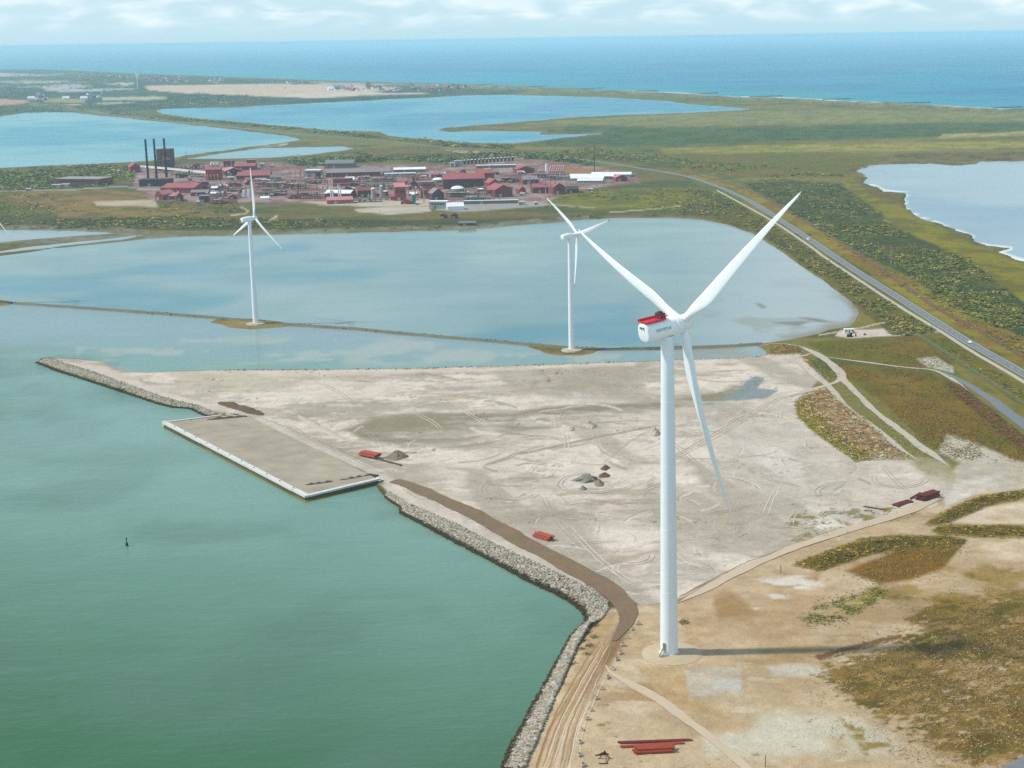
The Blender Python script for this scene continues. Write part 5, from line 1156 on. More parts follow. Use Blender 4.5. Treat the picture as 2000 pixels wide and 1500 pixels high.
# channel marker
P = gnd(248, 1066, 0.0); by = empty('channel_buoy', P, 0, 'dark green spindle buoy alone in the green water', 'buoy')
MB().lathe([(0.25, -0.6), (0.55, 0.2), (0.62, 0.9), (0.3, 1.6), (0.22, 1.7)], 14).build('body', M['buoy'], by, smooth=True)
MB().lathe([(0.2, 1.65), (0.18, 3.0)], 10).build('mast', M['buoy'], by); MB().lathe([(0.32, 3.0), (0.32, 3.5), (0.1, 3.6)], 10).build('topmark', M['buoy'], by)
# fallen beams on the breakwater
for k, (a, b) in enumerate((((222, 760), (236, 757)), ((230, 764), (243, 760)))):
    A = gnd(*a, 0.8); B = gnd(*b, 2.0)
    tag(MB().bar(A - A, B - A, 0.7, 0.6).add([(0, -.4, -.1), (.9, -.4, -.1), (.9, .4, .5), (0, .4, .5)], [(0, 1, 2, 3)]).build('timber_beam', M['dark'], None, A), ('dark timber beam lying on the breakwater boulders, upper one', 'dark timber beam lying on the breakwater boulders, lower one')[k], 'beam')
# fence along the verge
fl_ = smooth_line([(1793, 657), (1830, 680), (1880, 713), (1930, 746), (2000, 792), (2120, 872)], 4.0)
fo = empty('wire_fence', (*fl_[0], float(hz_at(*fl_[0])[0])), 0, 'long pale wire fence between field and cycle path', 'fence')
P0 = np.array([*fl_[0], float(hz_at(*fl_[0])[0])]); fz = hz_at(fl_[:, 0], fl_[:, 1]); wires = MB(); mesh_ = MB()
pm_ = None
for i, p in enumerate(fl_):
    q_ = np.array([p[0], p[1], fz[i]]) - P0
    if pm_ is None: po = MB().cyl((0, 0, -0.2), (0, 0, 2.2), 0.09, 0.08, 6).build('post', M['fence'], fo); pm_ = po.data; po.location = tuple(q_)
    else: obj('post', pm_, fo, q_)
    if i:
        a = prev; b = q_
        for z in np.arange(0.15, 2.15, 0.22): wires.bar((a[0], a[1], a[2] + z), (b[0], b[1], b[2] + z), 0.05, 0.05)
        for k in range(1, 8):
            c = a + (b - a) * k / 8; wires.bar((c[0], c[1], c[2] + 0.1), (c[0], c[1], c[2] + 2.1), 0.035, 0.035)
    prev = q_
wires.build('wire_mesh', M['fence'], fo)
# poles
def pole(label, px, pyb, pyt, mat, r=0.18, arm=0, name='utility_pole', cat='pole', group=None):
    P = on_ground(px, pyb); hh = height_at(P, pyt); o = empty(name, P, 0, label, cat, group)
    MB().cyl((0, 0, -0.3), (0, 0, hh), r * 1.3, r, 8).build('shaft', mat, o)
    if arm: MB().bar((-arm, 0, hh * 0.94), (arm, 0, hh * 0.94), 0.2, 0.2).build('crossarm', mat, o)
    return o
M['polepale'] = plain('pale pole', (206, 204, 180), 0.8, 0.15, 1.0)
pole('pale power pole at the bend of the railway', 1425, 344, 320, M['polepale'], 0.3, 1.0)
pole('pale power pole on the scrub right of the road', 1740, 517, 482, M['polepale'], 0.22, 0.9)
pole('thin post at the bottom edge right of the pile stack', 1495, 1498, 1474, M['wood'], 0.1)
pole('wooden post at the left tip of the grassy bank', 1525, 1118, 1104, M['wood'], 0.12)
pole('thin pale post beside the trench right of the turbine', 1713, 1240, 1232, M['wood'], 0.1)
# groynes
M['groyne'] = plain('groyne stone', (74, 80, 84), 0.95, 0.3, 0.3)
for k, ((a, b), nm) in enumerate(zip((((940, 165.5), (962, 164.5)), ((1030, 169.5), (1070, 168)), ((1135, 173.5), (1180, 172)), ((1240, 178), (1286, 177.5)), ((1360, 184), (1402, 181.5)), ((1464, 189.5), (1528, 187.5)), ((1608, 195), (1662, 192.8)), ((1745, 202.5), (1817, 200)), ((1936, 212), (1996, 208.8))),
                                     ('first', 'second', 'third', 'fourth', 'fifth', 'sixth', 'seventh', 'eighth', 'ninth'))):
    A = gnd(*a, 0.0); B = gnd(*b, 0.0); d = B - A; ln = np.linalg.norm(d); d /= ln; nr = np.array([-d[1], d[0], 0]); b_ = MB(); rings = []
    for i in range(13):
        c = d * ln * i / 12; wj = 6 * random.uniform(.8, 1.2) * (0.6 if i == 12 else 1)
        rings.append([c - nr * wj + np.array([0, 0, -1.0]), c - nr * wj * .35 + np.array([0, 0, 2.2 + random.uniform(-.4, .4)]), c + nr * wj * .35 + np.array([0, 0, 2.2 + random.uniform(-.4, .4)]), c + nr * wj + np.array([0, 0, -1.0])])
    tag(b_.loft(rings).build('groyne', M['groyne'], None, A), 'dark stone groyne running into the sea, %s from the left' % nm, 'groyne', 'groynes along the beach')
# ------------------------------------------------------------------ chemical works on the peninsula
for nm, c in (('redwall', (172, 72, 70)), ('redroof', (190, 98, 102)), ('pinkroof', (222, 150, 150)), ('brick', (150, 74, 70)), ('brownwall', (118, 62, 60)), ('darkwall', (84, 66, 62)), ('greywall', (150, 146, 140)),
              ('lilac', (164, 150, 156)), ('palewall', (206, 206, 198)), ('greyroof', (140, 138, 138)), ('whiteroof', (0.7, 0.71, 0.72)), ('orange', (206, 110, 84)), ('steel', (150, 142, 136)), ('rustpipe', (160, 92, 80)),
              ('tankwhite', (0.8, 0.8, 0.8)), ('tankgrey', (168, 176, 168)), ('chimney', (44, 42, 40)), ('palepipe', (200, 190, 184)), ('bluegreen', (90, 140, 140)), ('steam', (240, 240, 240)), ('tan', (190, 160, 130))):
    M[nm] = plain('plant ' + nm, c, 0.75, 0.18, 0.12, streak=0.3)
def site(x0, x1, yb):
    P = gnd((x0 + x1) / 2, yb, 2.0); return P, (x1 - x0) * mpp(P)
def hall(name, label, x0, x1, yb, yt, depth, rot, wall, roof, kind='x', er=0.68, win=4, door=1, cat='building', group=None):
    P, W = site(x0, x1, yb); Hh = height_at(P, yt); o = empty(name, P, R(rot), label, cat, group)
    c = abs(math.cos(R(rot))); s_ = abs(math.sin(R(rot))); W = max(3.0, (W - depth * s_ * 0.9) / max(c, 0.4)); hw = W / 2; e = Hh * er; d = depth
    if kind == 'flat':
        MB().box(-hw, hw, 0, d, -0.5, Hh).build('wall', M[wall], o); MB().box(-hw - .3, hw + .3, -.3, d + .3, Hh, Hh + .5).build('roof', M[roof], o); e = Hh
    else:
        b = MB()
        if kind == 'x':      # ridge across the view
            prof = [(0, -.5), (0, e), (d / 2, Hh), (d, e), (d, -.5)]
            v = [(sx * hw, y, z) for sx in (-1, 1) for y, z in prof]
            b.add(v, [(0, 1, 2, 3, 4), (9, 8, 7, 6, 5), (0, 5, 6, 1), (4, 3, 8, 9)]).build('wall', M[wall], o)
            g = .35; r_ = MB()
            for y0, z0, y1, z1 in ((-g, e - g * (Hh - e) / (d / 2), d / 2, Hh), (d + g, e - g * (Hh - e) / (d / 2), d / 2, Hh)):
                r_.add([(-hw - g, y0, z0 + .05), (hw + g, y0, z0 + .05), (hw + g, y1, z1 + .05), (-hw - g, y1, z1 + .05), (-hw - g, y0, z0 + .4), (hw + g, y0, z0 + .4), (hw + g, y1, z1 + .4), (-hw - g, y1, z1 + .4)], [(0, 3, 2, 1), (4, 5, 6, 7), (0, 1, 5, 4), (1, 2, 6, 5), (2, 3, 7, 6), (3, 0, 4, 7)])
            r_.build('roof', M[roof], o)
        elif kind == 'y':    # gable towards the view
            prof = [(-hw, -.5), (hw, -.5), (hw, e), (0, Hh), (-hw, e)]
            v = [(x, y, z) for y in (0, d) for x, z in prof]
            b.add(v, [(0, 1, 2, 3, 4), (9, 8, 7, 6, 5), (1, 6, 7, 2), (0, 4, 9, 5)]).build('wall', M[wall], o)
            g = .35; r_ = MB()
            for sx in (-1, 1):
                xe = sx * (hw + g); ze = e - g * (Hh - e) / hw
                r_.add([(xe, -g, ze + .05), (0, -g, Hh + .05), (0, d + g, Hh + .05), (xe, d + g, ze + .05), (xe, -g, ze + .4), (0, -g, Hh + .4), (0, d + g, Hh + .4), (xe, d + g, ze + .4)], [(0, 3, 2, 1), (4, 5, 6, 7), (0, 1, 5, 4), (1, 2, 6, 5), (2, 3, 7, 6), (3, 0, 4, 7)])
            r_.build('roof', M[roof], o)
        elif kind == 'shed':
            prof = [(0, -.5), (0, e), (d, Hh), (d, -.5)]; v = [(sx * hw, y, z) for sx in (-1, 1) for y, z in prof]
            b.add(v, [(0, 1, 2, 3), (7, 6, 5, 4), (0, 4, 5, 1), (3, 2, 6, 7)]).build('wall', M[wall], o)
            MB().add([(-hw - .3, -.3, e + .05), (hw + .3, -.3, e + .05), (hw + .3, d + .3, Hh + .05), (-hw - .3, d + .3, Hh + .05), (-hw - .3, -.3, e + .4), (hw + .3, -.3, e + .4), (hw + .3, d + .3, Hh + .4), (-hw - .3, d + .3, Hh + .4)], [(0, 3, 2, 1), (4, 5, 6, 7), (0, 1, 5, 4), (1, 2, 6, 5), (2, 3, 7, 6), (3, 0, 4, 7)]).build('roof', M[roof], o)
    if door: MB().box(-hw * .35 - 1.8, -hw * .35 + 1.8, -.12, -.005, 0, min(4.2, e * .7)).build('door', M['palewall' if wall != 'palewall' else 'greywall'], o)
    for i in range(win):
        x = -hw * .8 + hw * 1.6 * (i + .5) / win
        if abs(x + hw * .35) < 2.6 and e < 7: continue
        MB().box(x - min(1.3, W / win * .3), x + min(1.3, W / win * .3), -.1, -.005, e * .58, e * .78).build('window', M['glass'], o)
    return o
def tank(name, label, x0, x1, yb, yt, mat, top='dome', cat='tank', group=None, legs=False):
    P, W = site(x0, x1, yb); Hh = height_at(P, yt); o = empty(name, P, 0, label, cat, group); r = W / 2; cp = min(r * .35, Hh * .25)
    z0 = 2.5 if legs else -0.3
    MB().lathe([(r, z0), (r, Hh - cp)], 20).build('shell', M[mat], o, smooth=True)
    MB().lathe([(r + .1, Hh - cp), (r * .75, Hh - cp * .35), (r * .3, Hh - .05), (.1, Hh)], 20).build('dome_roof' if top == 'dome' else 'roof', M['tankwhite' if mat != 'tankwhite' else 'palewall'], o, smooth=True)
    b = MB().bar((r + .3, -.35, 0), (r + .3, -.35, Hh), .1, .1).bar((r + .3, .35, 0), (r + .3, .35, Hh), .1, .1)
    for k in range(int(Hh / 1.2)): b.bar((r + .3, -.35, k * 1.2 + .4), (r + .3, .35, k * 1.2 + .4), .06, .06)
    b.build('ladder', M['steel'], o)
    if legs:
        for k in range(4): MB().cyl((r * .8 * math.cos(k * 1.57 + .78), r * .8 * math.sin(k * 1.57 + .78), -.3), (r * .8 * math.cos(k * 1.57 + .78), r * .8 * math.sin(k * 1.57 + .78), 2.6), .35, None, 8).build('leg', M['steel'], o)
    return o
def stack(label, x, yb, yt, r, mat, name='exhaust_stack', cat='stack', group=None, rings=2):
    P = gnd(x, yb, 2.0); Hh = height_at(P, yt); o = empty(name, P, 0, label, cat, group)
    MB().lathe([(r * 1.35, -.3), (r * 1.3, 1.5), (r * 1.08, Hh * .2), (r, Hh - 1), (r * 1.12, Hh - .9), (r * 1.12, Hh)], 14).build('shaft', M[mat], o, smooth=True)
    for k in range(rings):
        z = Hh * (.55 + .38 * k / max(1, rings - 1)); MB().lathe([(r * 1.05, z), (r * 1.5, z + .1), (r * 1.5, z + .5), (r * 1.05, z + .6)], 14).build('ring_platform', M['steel' if mat != 'chimney' else 'dark'], o)
    return o
def unit(label, x0, x1, yb, yt, depth, mat='steel', lv=3, ves=4, seed=0, group=None, vm=None):
    """open steel process structure with decks, vessels and pipes"""
    rr = random.Random(seed); P, W = site(x0, x1, yb); Hh = height_at(P, yt); o = empty('process_unit', P, R(rr.uniform(-14, 14)), label, 'process unit', group); hw = W / 2
    nx = max(2, int(W / 7) + 1); fr_ = MB()
    for i in range(nx):
        for y in (0, depth): fr_.box(-hw + W * i / (nx - 1) - .25, -hw + W * i / (nx - 1) + .25, y - .25, y + .25, -.3, Hh * rr.uniform(.75, 1.0))
    for k in range(1, lv + 1):
        z = Hh * k / lv * .92
        for y in (0, depth): fr_.box(-hw, hw, y - .2, y + .2, z - .25, z + .25)
    fr_.build('steel_frame', M[mat], o)
    for k in range(1, lv):
        z = Hh * k / lv * .92; MB().box(-hw, hw * rr.uniform(.3, 1), .3, depth - .3, z + .27, z + .45).build('deck', M['rustpipe' if k % 2 else 'greywall'], o)
    for k in range(ves):
        x = rr.uniform(-hw * .8, hw * .8); r = rr.uniform(.8, 1.9); z = rr.choice([0, Hh / lv]); hv = rr.uniform(3, 8)
        mt = M[vm or rr.choice(['tankwhite', 'steel', 'palewall', 'rustpipe', 'tankgrey', 'redroof'])]
        if rr.random() < .6: MB().lathe([(r * .3, z + .2), (r, z + .8), (r, z + hv), (r * .3, z + hv + .6)], 12, (x, depth * rr.uniform(.1, .7), 0)).build('vessel', mt, o, smooth=True)
        else: MB().cyl((x - hv / 2, depth * .3, z + r + .6), (x + hv / 2, depth * .3, z + r + .6), r, None, 12).build('vessel', mt, o, smooth=True)
    for k in range(3):
        z = Hh * rr.uniform(.15, .9); MB().cyl((-hw * 1.05, -.6 - .3 * k, z), (hw * 1.05, -.6 - .3 * k, z), .28, None, 8).build('pipe', M[rr.choice(['palepipe', 'rustpipe', 'steel'])], o)
    return o
def rack(label, pts, z, n_p=4, mat='palepipe', wd=4.0, roof=None):
    Lr = smooth_line(pts, 12.0); o = empty('pipe_bridge', (*Lr[0], 2.0), 0, label, 'pipe bridge'); q_ = Lr - Lr[0]; nn = normals2(Lr)
    for i in range(0, len(q_), 2):
        MB().box(q_[i][0] - .25, q_[i][0] + .25, q_[i][1] - .25 - wd * .4, q_[i][1] + .25 - wd * .4, -.3, z).box(q_[i][0] - .25, q_[i][0] + .25, q_[i][1] - .25 + wd * .4, q_[i][1] + .25 + wd * .4, -.3, z).box(q_[i][0] - .2, q_[i][0] + .2, q_[i][1] - wd * .45, q_[i][1] + wd * .45, z - .4, z).build('support', M['steel'], o)
    if roof:
        b = MB()
        for i in range(len(q_) - 1): b.bar((*q_[i], z + 1.6), (*q_[i + 1], z + 1.6), wd, 3.0)
        b.build('gallery', M[roof], o)
    else:
        for k in range(n_p):
            b = MB(); of = (k - (n_p - 1) / 2) * wd / n_p
            for i in range(len(q_) - 1):
                a_, c_ = q_[i] + nn[i] * of, q_[i + 1] + nn[i + 1] * of; b.cyl((*a_, z + .4), (*c_, z + .4), .32, None, 6, False)
            b.build('pipe', M[[mat, 'rustpipe', 'steel', mat][k % 4]], o)
    return o
ch = 'dark chimney beside the tall brown works building, %s of three'
for k, (x, yb, yt) in enumerate(((289.5, 349, 272), (306, 348, 271), (325.5, 346, 270))): stack(ch % ('leftmost', 'middle', 'rightmost')[k], x, yb, yt, 1.55, 'chimney', 'chimney', 'chimney', 'three dark chimneys', 3)
o = hall('boiler_house', 'tall dark brown boiler house behind the three chimneys', 305, 334, 333, 292, 22, -10, 'brownwall', 'brick', 'flat', 1, 0, 0)
P_ = np.array(o.location); hh_ = height_at(P_, 292)
for k in range(5): MB().box(-9, -4, -.5, -.003, 3 + k * hh_ / 5.6, 3.9 + k * hh_ / 5.6).build('balcony', M['greywall'], o)
for k in range(4):
    for x in (-1, 3, 7): MB().box(x - .9, x + .9, -.12, -.004, 5 + k * hh_ / 5, 7.5 + k * hh_ / 5).build('window', M['glass'], o)
hall('boiler_annex', 'lower dark annex under the tall brown boiler house', 318, 336, 334, 306, 16, 20, 'brownwall', 'brownwall', 'shed', .75, 2)
hall('turbine_hall', 'long dark block at the foot of the three chimneys', 272, 332, 364, 351, 22, 0, 'darkwall', 'darkwall', 'flat', 1, 6)
hall('store_hall', 'dark red gabled hall left of the chimneys by the lake', 250, 280, 337, 319, 30, 24, 'redwall', 'redroof', 'y', .6, 2)
hall('laboratory', 'long flat grey brown building far left of the works', 98, 202, 362, 350, 40, -14, 'brick', 'tankgrey', 'flat', 1, 12)
rack('long white conveyor gallery right of the chimneys', [(276, 335), (330, 340), (405, 348)], 7.0, roof='whiteroof', wd=3.4)
o = hall('silo_house', 'red brick silo house with orange silos at its front', 401, 434, 352, 328, 24, 8, 'redwall', 'redroof', 'x', .85, 0, 0)
P_, W_ = site(403, 428, 355); hs_ = height_at(P_, 342)
for k in range(4): MB().lathe([(1.9, -.3), (1.9, hs_ * .8), (1.2, hs_ * .95), (.2, hs_)], 14, (-8 + k * 5.0, -4.0, 0)).build('silo', M['orange'], o, smooth=True)
for k, (x0, x1) in enumerate(((411, 418), (417, 424), (423, 429))):
    tank('storage_sphere', 'white domed tank behind the red silo house, %s of three' % ('left', 'middle', 'right')[k], x0, x1, 325, 316, 'tankwhite', group='white domed tanks behind the silo house', legs=True)
hall('red_hall', 'wide low red roofed hall in front of the chimneys', 306, 386, 377, 361, 45, -12, 'redwall', 'redroof', 'x', .62, 8)
hall('red_hall', 'red hall with white door at the left front corner of the works', 296, 326, 391, 373, 26, -22, 'redwall', 'pinkroof', 'y', .6, 2)
hall('red_hall', 'dark red gabled hall second from the left front corner', 340, 364, 393, 376, 26, 20, 'brick', 'redroof', 'y', .6, 2)
hall('link_building', 'pink roofed link between the two left front halls', 322, 344, 390, 379, 14, 0, 'redwall', 'pinkroof', 'shed', .6, 3)
hall('white_shed', 'white flat shed right of the wide red hall', 374, 384, 371, 362, 10, 0, 'palewall', 'whiteroof', 'flat', 1, 2)
hall('white_shed', 'white open shed with grey legs right of the wide red hall', 384, 396, 372, 362, 9, 12, 'palewall', 'whiteroof', 'flat', 1, 2)
hall('red_hall', 'low red hall with pale roof beside the shrub clump', 372, 408, 383, 372, 18, 5, 'redwall', 'lilac', 'x', .65, 5)
hall('brick_shed', 'brick shed at the front of the works above the shrub clump', 388, 410, 396, 383, 16, 10, 'brick', 'lilac', 'flat', 1, 3)
hall('red_hall', 'red hall below the flat topped red tower', 456, 500, 332, 320, 26, 6, 'redwall', 'redroof', 'x', .6, 5)
hall('red_tower', 'flat topped red tower block above the back halls', 482, 500, 329, 313, 14, 6, 'brick', 'lilac', 'flat', 1, 2)
hall('red_block', 'dark red block with pale stack behind the silo house', 437, 455, 326, 315, 16, 0, 'brick', 'brick', 'flat', 1, 2)
stack('pale stack beside the dark red block behind the silo house', 452.5, 328, 312, .8, 'palepipe')
hall('red_hall', 'pink roofed hall right of the silo house', 436, 478, 343, 328, 30, 22, 'brownwall', 'pinkroof', 'y', .62, 3)
hall('red_hall', 'very long low red roofed hall behind the turbine blade', 462, 528, 352, 337, 30, 4, 'brick', 'redroof', 'x', .6, 8)
hall('arched_store', 'dark arched store at the centre of the works', 526, 552, 353, 342, 20, 15, 'darkwall', 'greyroof', 'x', .55, 3)
hall('store_hall', 'dark grey flat store at the back of the works', 634, 690, 328, 314, 40, 0, 'greywall', 'greyroof', 'x', .6, 6)
hall('long_warehouse', 'very long grey lilac warehouse across the back of the works', 636, 764, 345, 331, 34, 7, 'brick', 'lilac', 'x', .6, 14)
hall('white_building', 'white flat building left of the lilac warehouse', 593, 626, 345, 333, 22, -5, 'palewall', 'whiteroof', 'flat', 1, 5)
hall('dark_tower', 'small dark tower beside the white flat building', 616, 628, 350, 337, 10, 15, 'darkwall', 'brownwall', 'flat', 1, 1)
hall('red_block', 'square red block with white annex at the centre of the works', 649, 684, 364, 350, 20, -6, 'redwall', 'brick', 'flat', 1, 4)
hall('white_annex', 'white sloping annex of the square red block', 674, 694, 358, 347, 14, 10, 'palewall', 'whiteroof', 'shed', .6, 2)
o = hall('round_barn', 'white roofed red barn with twin pale stacks', 630, 688, 386, 373, 26, -10, 'redwall', 'whiteroof', 'x', .6, 4)
hall('pink_hall', 'pale pink roofed shed in front of the twin stacks', 637, 692, 398, 386, 22, 12, 'orange', 'pinkroof', 'x', .6, 4)
for k, x in enumerate((646.5, 650.5, 662, 666)): stack('thin white stack of the red barn, %s from the left' % ('first', 'second', 'third', 'fourth')[k], x, 390, 363, .75, 'tankwhite', group='twin white stacks of the red barn')
hall('brown_hall', 'dark brown hall right of the twin stacks', 697, 728, 385, 367, 22, 10, 'brownwall', 'brick', 'x', .7, 4)
tank('silo_tower', 'tall pale silo left of the red tower house', 725, 733, 387, 367, 'palewall')
tank('silo_tower', 'tall pale silo with wide head beside the red tower house', 742, 749, 387, 362, 'palewall')
hall('tower_house', 'tall red tower house with bright sloping pink roof', 770, 796, 392, 359, 16, 14, 'redwall', 'pinkroof', 'shed', .8, 3)
hall('red_tent', 'low red tent roof at the foot of the red tower house', 783, 804, 399, 389, 12, 0, 'redwall', 'orange', 'y', .4, 0)
hall('brown_hall', 'dark gabled hall behind the red tower house', 797, 820, 368, 353, 16, 20, 'brownwall', 'brick', 'y', .6, 1)
hall('pink_hall', 'pink flat hall between the red tower house and the grey tank', 818, 846, 372, 356, 20, 0, 'redroof', 'lilac', 'flat', 1, 4)
tank('storage_tank', 'pale green box shaped tank left of the long dark red hall', 845, 866, 361, 347, 'tankgrey')
hall('long_red_hall', 'long dark red hall with bright red roof', 864, 950, 368, 341, 30, 9, 'brownwall', 'redroof', 'x', .68, 10)
hall('red_block', 'taller red block at the right end of the long dark red hall', 930, 967, 352, 332, 18, 8, 'brick', 'redroof', 'x', .7, 3)
hall('gable_hall', 'red gabled hall behind the biggest right hand gable', 950, 984, 369, 350, 26, 22, 'redwall', 'redroof', 'y', .6, 1)
hall('gable_hall', 'biggest dark red gabled hall with pink annex', 958, 1010, 385, 361, 34, 24, 'brick', 'redroof', 'y', .6, 3)
hall('pink_annex', 'pink annex at the left foot of the biggest gabled hall', 951, 964, 385, 371, 8, 0, 'orange', 'pinkroof', 'flat', 1, 1)
hall('gable_hall', 'dark gabled hall with white window in front of the grey tank', 840, 872, 391, 369, 20, 22, 'brownwall', 'lilac', 'y', .6, 2)
hall('lattice_house', 'red lattice sided house left of the dark gabled hall', 822, 846, 388, 372, 14, 0, 'redroof', 'brick', 'flat', 1, 5)
tank('storage_tank', 'big grey green cylindrical tank right of the dark gabled hall', 881, 907, 382, 363, 'tankgrey')
tank('storage_tank', 'small blue green tank right of the red tower house', 804, 812, 398, 378, 'bluegreen')
hall('white_wall_store', 'white walled flat store at the front of the works', 837, 874, 408, 394, 14, -6, 'palewall', 'whiteroof', 'flat', 1, 5)
hall('white_tent', 'bright white storage tent at the front of the works', 872, 908, 410, 397, 16, 10, 'tankwhite', 'whiteroof', 'x', .5, 0, 0)
hall('pale_wall_store', 'long low pale store running right from the white tent', 906, 1012, 398, 392, 6, 3, 'greywall', 'whiteroof', 'flat', 1, 12)
hall('brown_hut', 'small brown hut on the shore below the white tent', 880, 896, 427, 417, 10, 12, 'brick', 'brownwall', 'y', .6, 1)
hall('brown_hut', 'tiny brown hut with white door left of the shore hut', 859, 872, 426, 418, 7, -10, 'brownwall', 'brick', 'y', .6, 0)
hall('jetty_house', 'low boathouse with grey roof at the lagoon edge', 896, 930, 440, 433, 7, 4, 'brick', 'greyroof', 'x', .6, 3)
hall('blue_roof_hall', 'pale blue roofed hall at the back of the works', 768, 832, 336, 328, 20, 6, 'greywall', 'whiteroof', 'x', .6, 6)
hall('white_row', 'row of white sheds in front of the pale blue roofed hall', 750, 812, 346, 339, 12, 4, 'palewall', 'whiteroof', 'flat', 1, 6)
hall('red_store', 'brick red store between the warehouse and the long dark red hall', 836, 868, 346, 337, 16, 6, 'brick', 'lilac', 'x', .6, 3)
hall('back_hall', 'brown red hall at the back right of the works', 1006, 1048, 338, 325, 24, 18, 'brick', 'redroof', 'y', .6, 2)
tank('white_column', 'tall slim white tank at the back right of the works', 1065, 1071, 339, 319, 'tankwhite')
hall('gable_hall', 'small red gabled house right of the biggest gabled hall', 1011, 1031, 379, 364, 16, 22, 'redwall', 'redroof', 'y', .6, 1)
hall('stack_hall', 'long red hall ringed by thin pale stacks', 1038, 1086, 377, 360, 24, 10, 'brick', 'redroof', 'x', .65, 4)
hall('stack_hall', 'dark red gabled hall at the right end of the stacks', 1076, 1110, 379, 358, 24, 22, 'brick', 'redroof', 'y', .65, 1)
hall('low_hall', 'low dark hall at the right end of the red works', 1106, 1132, 377, 365, 16, 8, 'brownwall', 'darkwall', 'x', .6, 3)
hall('lilac_hall', 'lilac roofed hall behind the ringed red hall', 1018, 1056, 360, 345, 26, 14, 'brick', 'lilac', 'x', .6, 4)
hall('white_warehouse', 'pale long warehouse at the right end, front of three', 1126, 1178, 358, 350, 14, -8, 'palewall', 'whiteroof', 'x', .6, 6)
hall('white_warehouse', 'pale long warehouse at the right end, middle of three', 1112, 1180, 354, 345, 16, -8, 'palewall', 'whiteroof', 'x', .6, 6)
hall('white_warehouse', 'pale long warehouse at the right end, back of three', 1110, 1200, 350, 341, 20, -8, 'greywall', 'whiteroof', 'x', .6, 6)
hall('white_warehouse', 'widest pale warehouse beside the red gabled house', 1152, 1234, 346, 338, 30, -6, 'palewall', 'whiteroof', 'x', .6, 6)
hall('red_house', 'red gabled house at the right end of the works', 1200, 1228, 354, 342, 18, 14, 'redwall', 'pinkroof', 'y', .6, 2)
hall('white_row', 'white low sheds left of the pale warehouses', 1084, 1110, 352, 345, 10, -5, 'palewall', 'whiteroof', 'flat', 1, 3)
for k, (x, yb, yt) in enumerate(((1019, 363, 344), (1035, 363, 345), (1054, 376, 343), (1062, 362, 343), (1066, 378, 348), (1075, 378, 346), (1081, 357, 345), (1084, 378, 352), (1107, 378, 343), (1113, 364, 344))):
    stack('thin pale stack round the ringed red hall, %s from the left' % ords[k], x, yb, yt, .55, 'palepipe', group='thin pale stacks round the ringed red hall')
for x, yb, yt, lab in ((798.5, 386, 353, 'tall thin stack right of the red tower house'), (811, 384, 361, 'thin stack above the blue green tank'), (828, 396, 365, 'thin pinkish stack left of the dark gabled hall'), (946.5, 381, 351, 'thin stack at the left of the biggest gabled hall'), (957.5, 367, 353, 'thin stack behind the biggest gabled hall'), (975, 382, 352, 'thin stack in front of the biggest gabled hall'), (1008, 380, 366, 'short thin stack at the right of the biggest gabled hall'),
                       (567, 352, 333, 'pale stack left of the flare mast'), (577, 346, 334, 'short pale stack just left of the flare mast'), (586, 345, 333, 'pale stack touching the flare mast'), (648, 350, 341, 'short pale post before the lilac warehouse'), (473, 372, 352, 'pale stack in front of the very long red hall'), (510, 366, 352, 'pale stack in the pipe bridge right of the turbine blade'), (535, 366, 354, 'short pale stack in the centre pipe bridge'), (1002, 336, 327, 'thin post left of the back right hall')):
    stack(lab, x, yb, yt, .6, 'palepipe')
for x, yb, yt, lab in ((1161, 337, 283, 'tall dark mast at the right end of the works'), (364, 312, 295, 'thin dark mast on the spit by the lake'), (745, 335, 302, 'thin grey mast above the lilac warehouse'), (842, 326, 309, 'thin pale mast behind the blue roofed hall'), (388, 344, 330, 'thin post on the white conveyor gallery')):
    o = pole(lab, x, yb, yt, M['chimney'] if 'dark' in lab else M['steel'], 0.5 if 'tall' in lab else 0.32, 0, 'mast', 'mast')
o = pole('slender flare mast with a white steam plume', 588, 361, 312, M['steel'], 0.4, 0, 'flare_mast', 'mast'); P_ = np.array(o.location); h_ = height_at(P_, 312)
pr_ = rng.normal(size=(1, 3))
for k, (dx, dz, r_) in enumerate(((-.3, 1.0, .7), (-.9, 2.6, 1.1), (-1.6, 4.6, 1.5), (-2.6, 6.8, 1.7), (-3.6, 8.6, 1.2))):
    v, f = ico(); MB().add([(dx + p[0] * r_, p[1] * r_, h_ + dz + p[2] * r_ * 1.2) for p in v * (1 + rng.uniform(-.2, .2, (12, 1)))], f.tolist()).build('steam_puff', M['steam'], o, smooth=True)
tank('water_tank', 'grey upright tank in the scrub left of the works', 230, 235, 343, 332, 'tankgrey')
tank('white_dome', 'small white dome in the scrub left of the works', 211, 217, 344, 340, 'tankwhite')
for k, (x, yb, yt) in enumerate(((477.5, 384, 370), (487, 383, 369))): tank('white_tank', ('upright white tank left of the turbine blade', 'upright white tank touching the turbine blade')[k], x - 3, x + 3, yb, yt, 'tankwhite')
hall('white_tent', 'small white tent shed in front of the centre pipe bridges', 508, 526, 390, 384, 9, 8, 'tankwhite', 'whiteroof', 'x', .5, 0, 0)
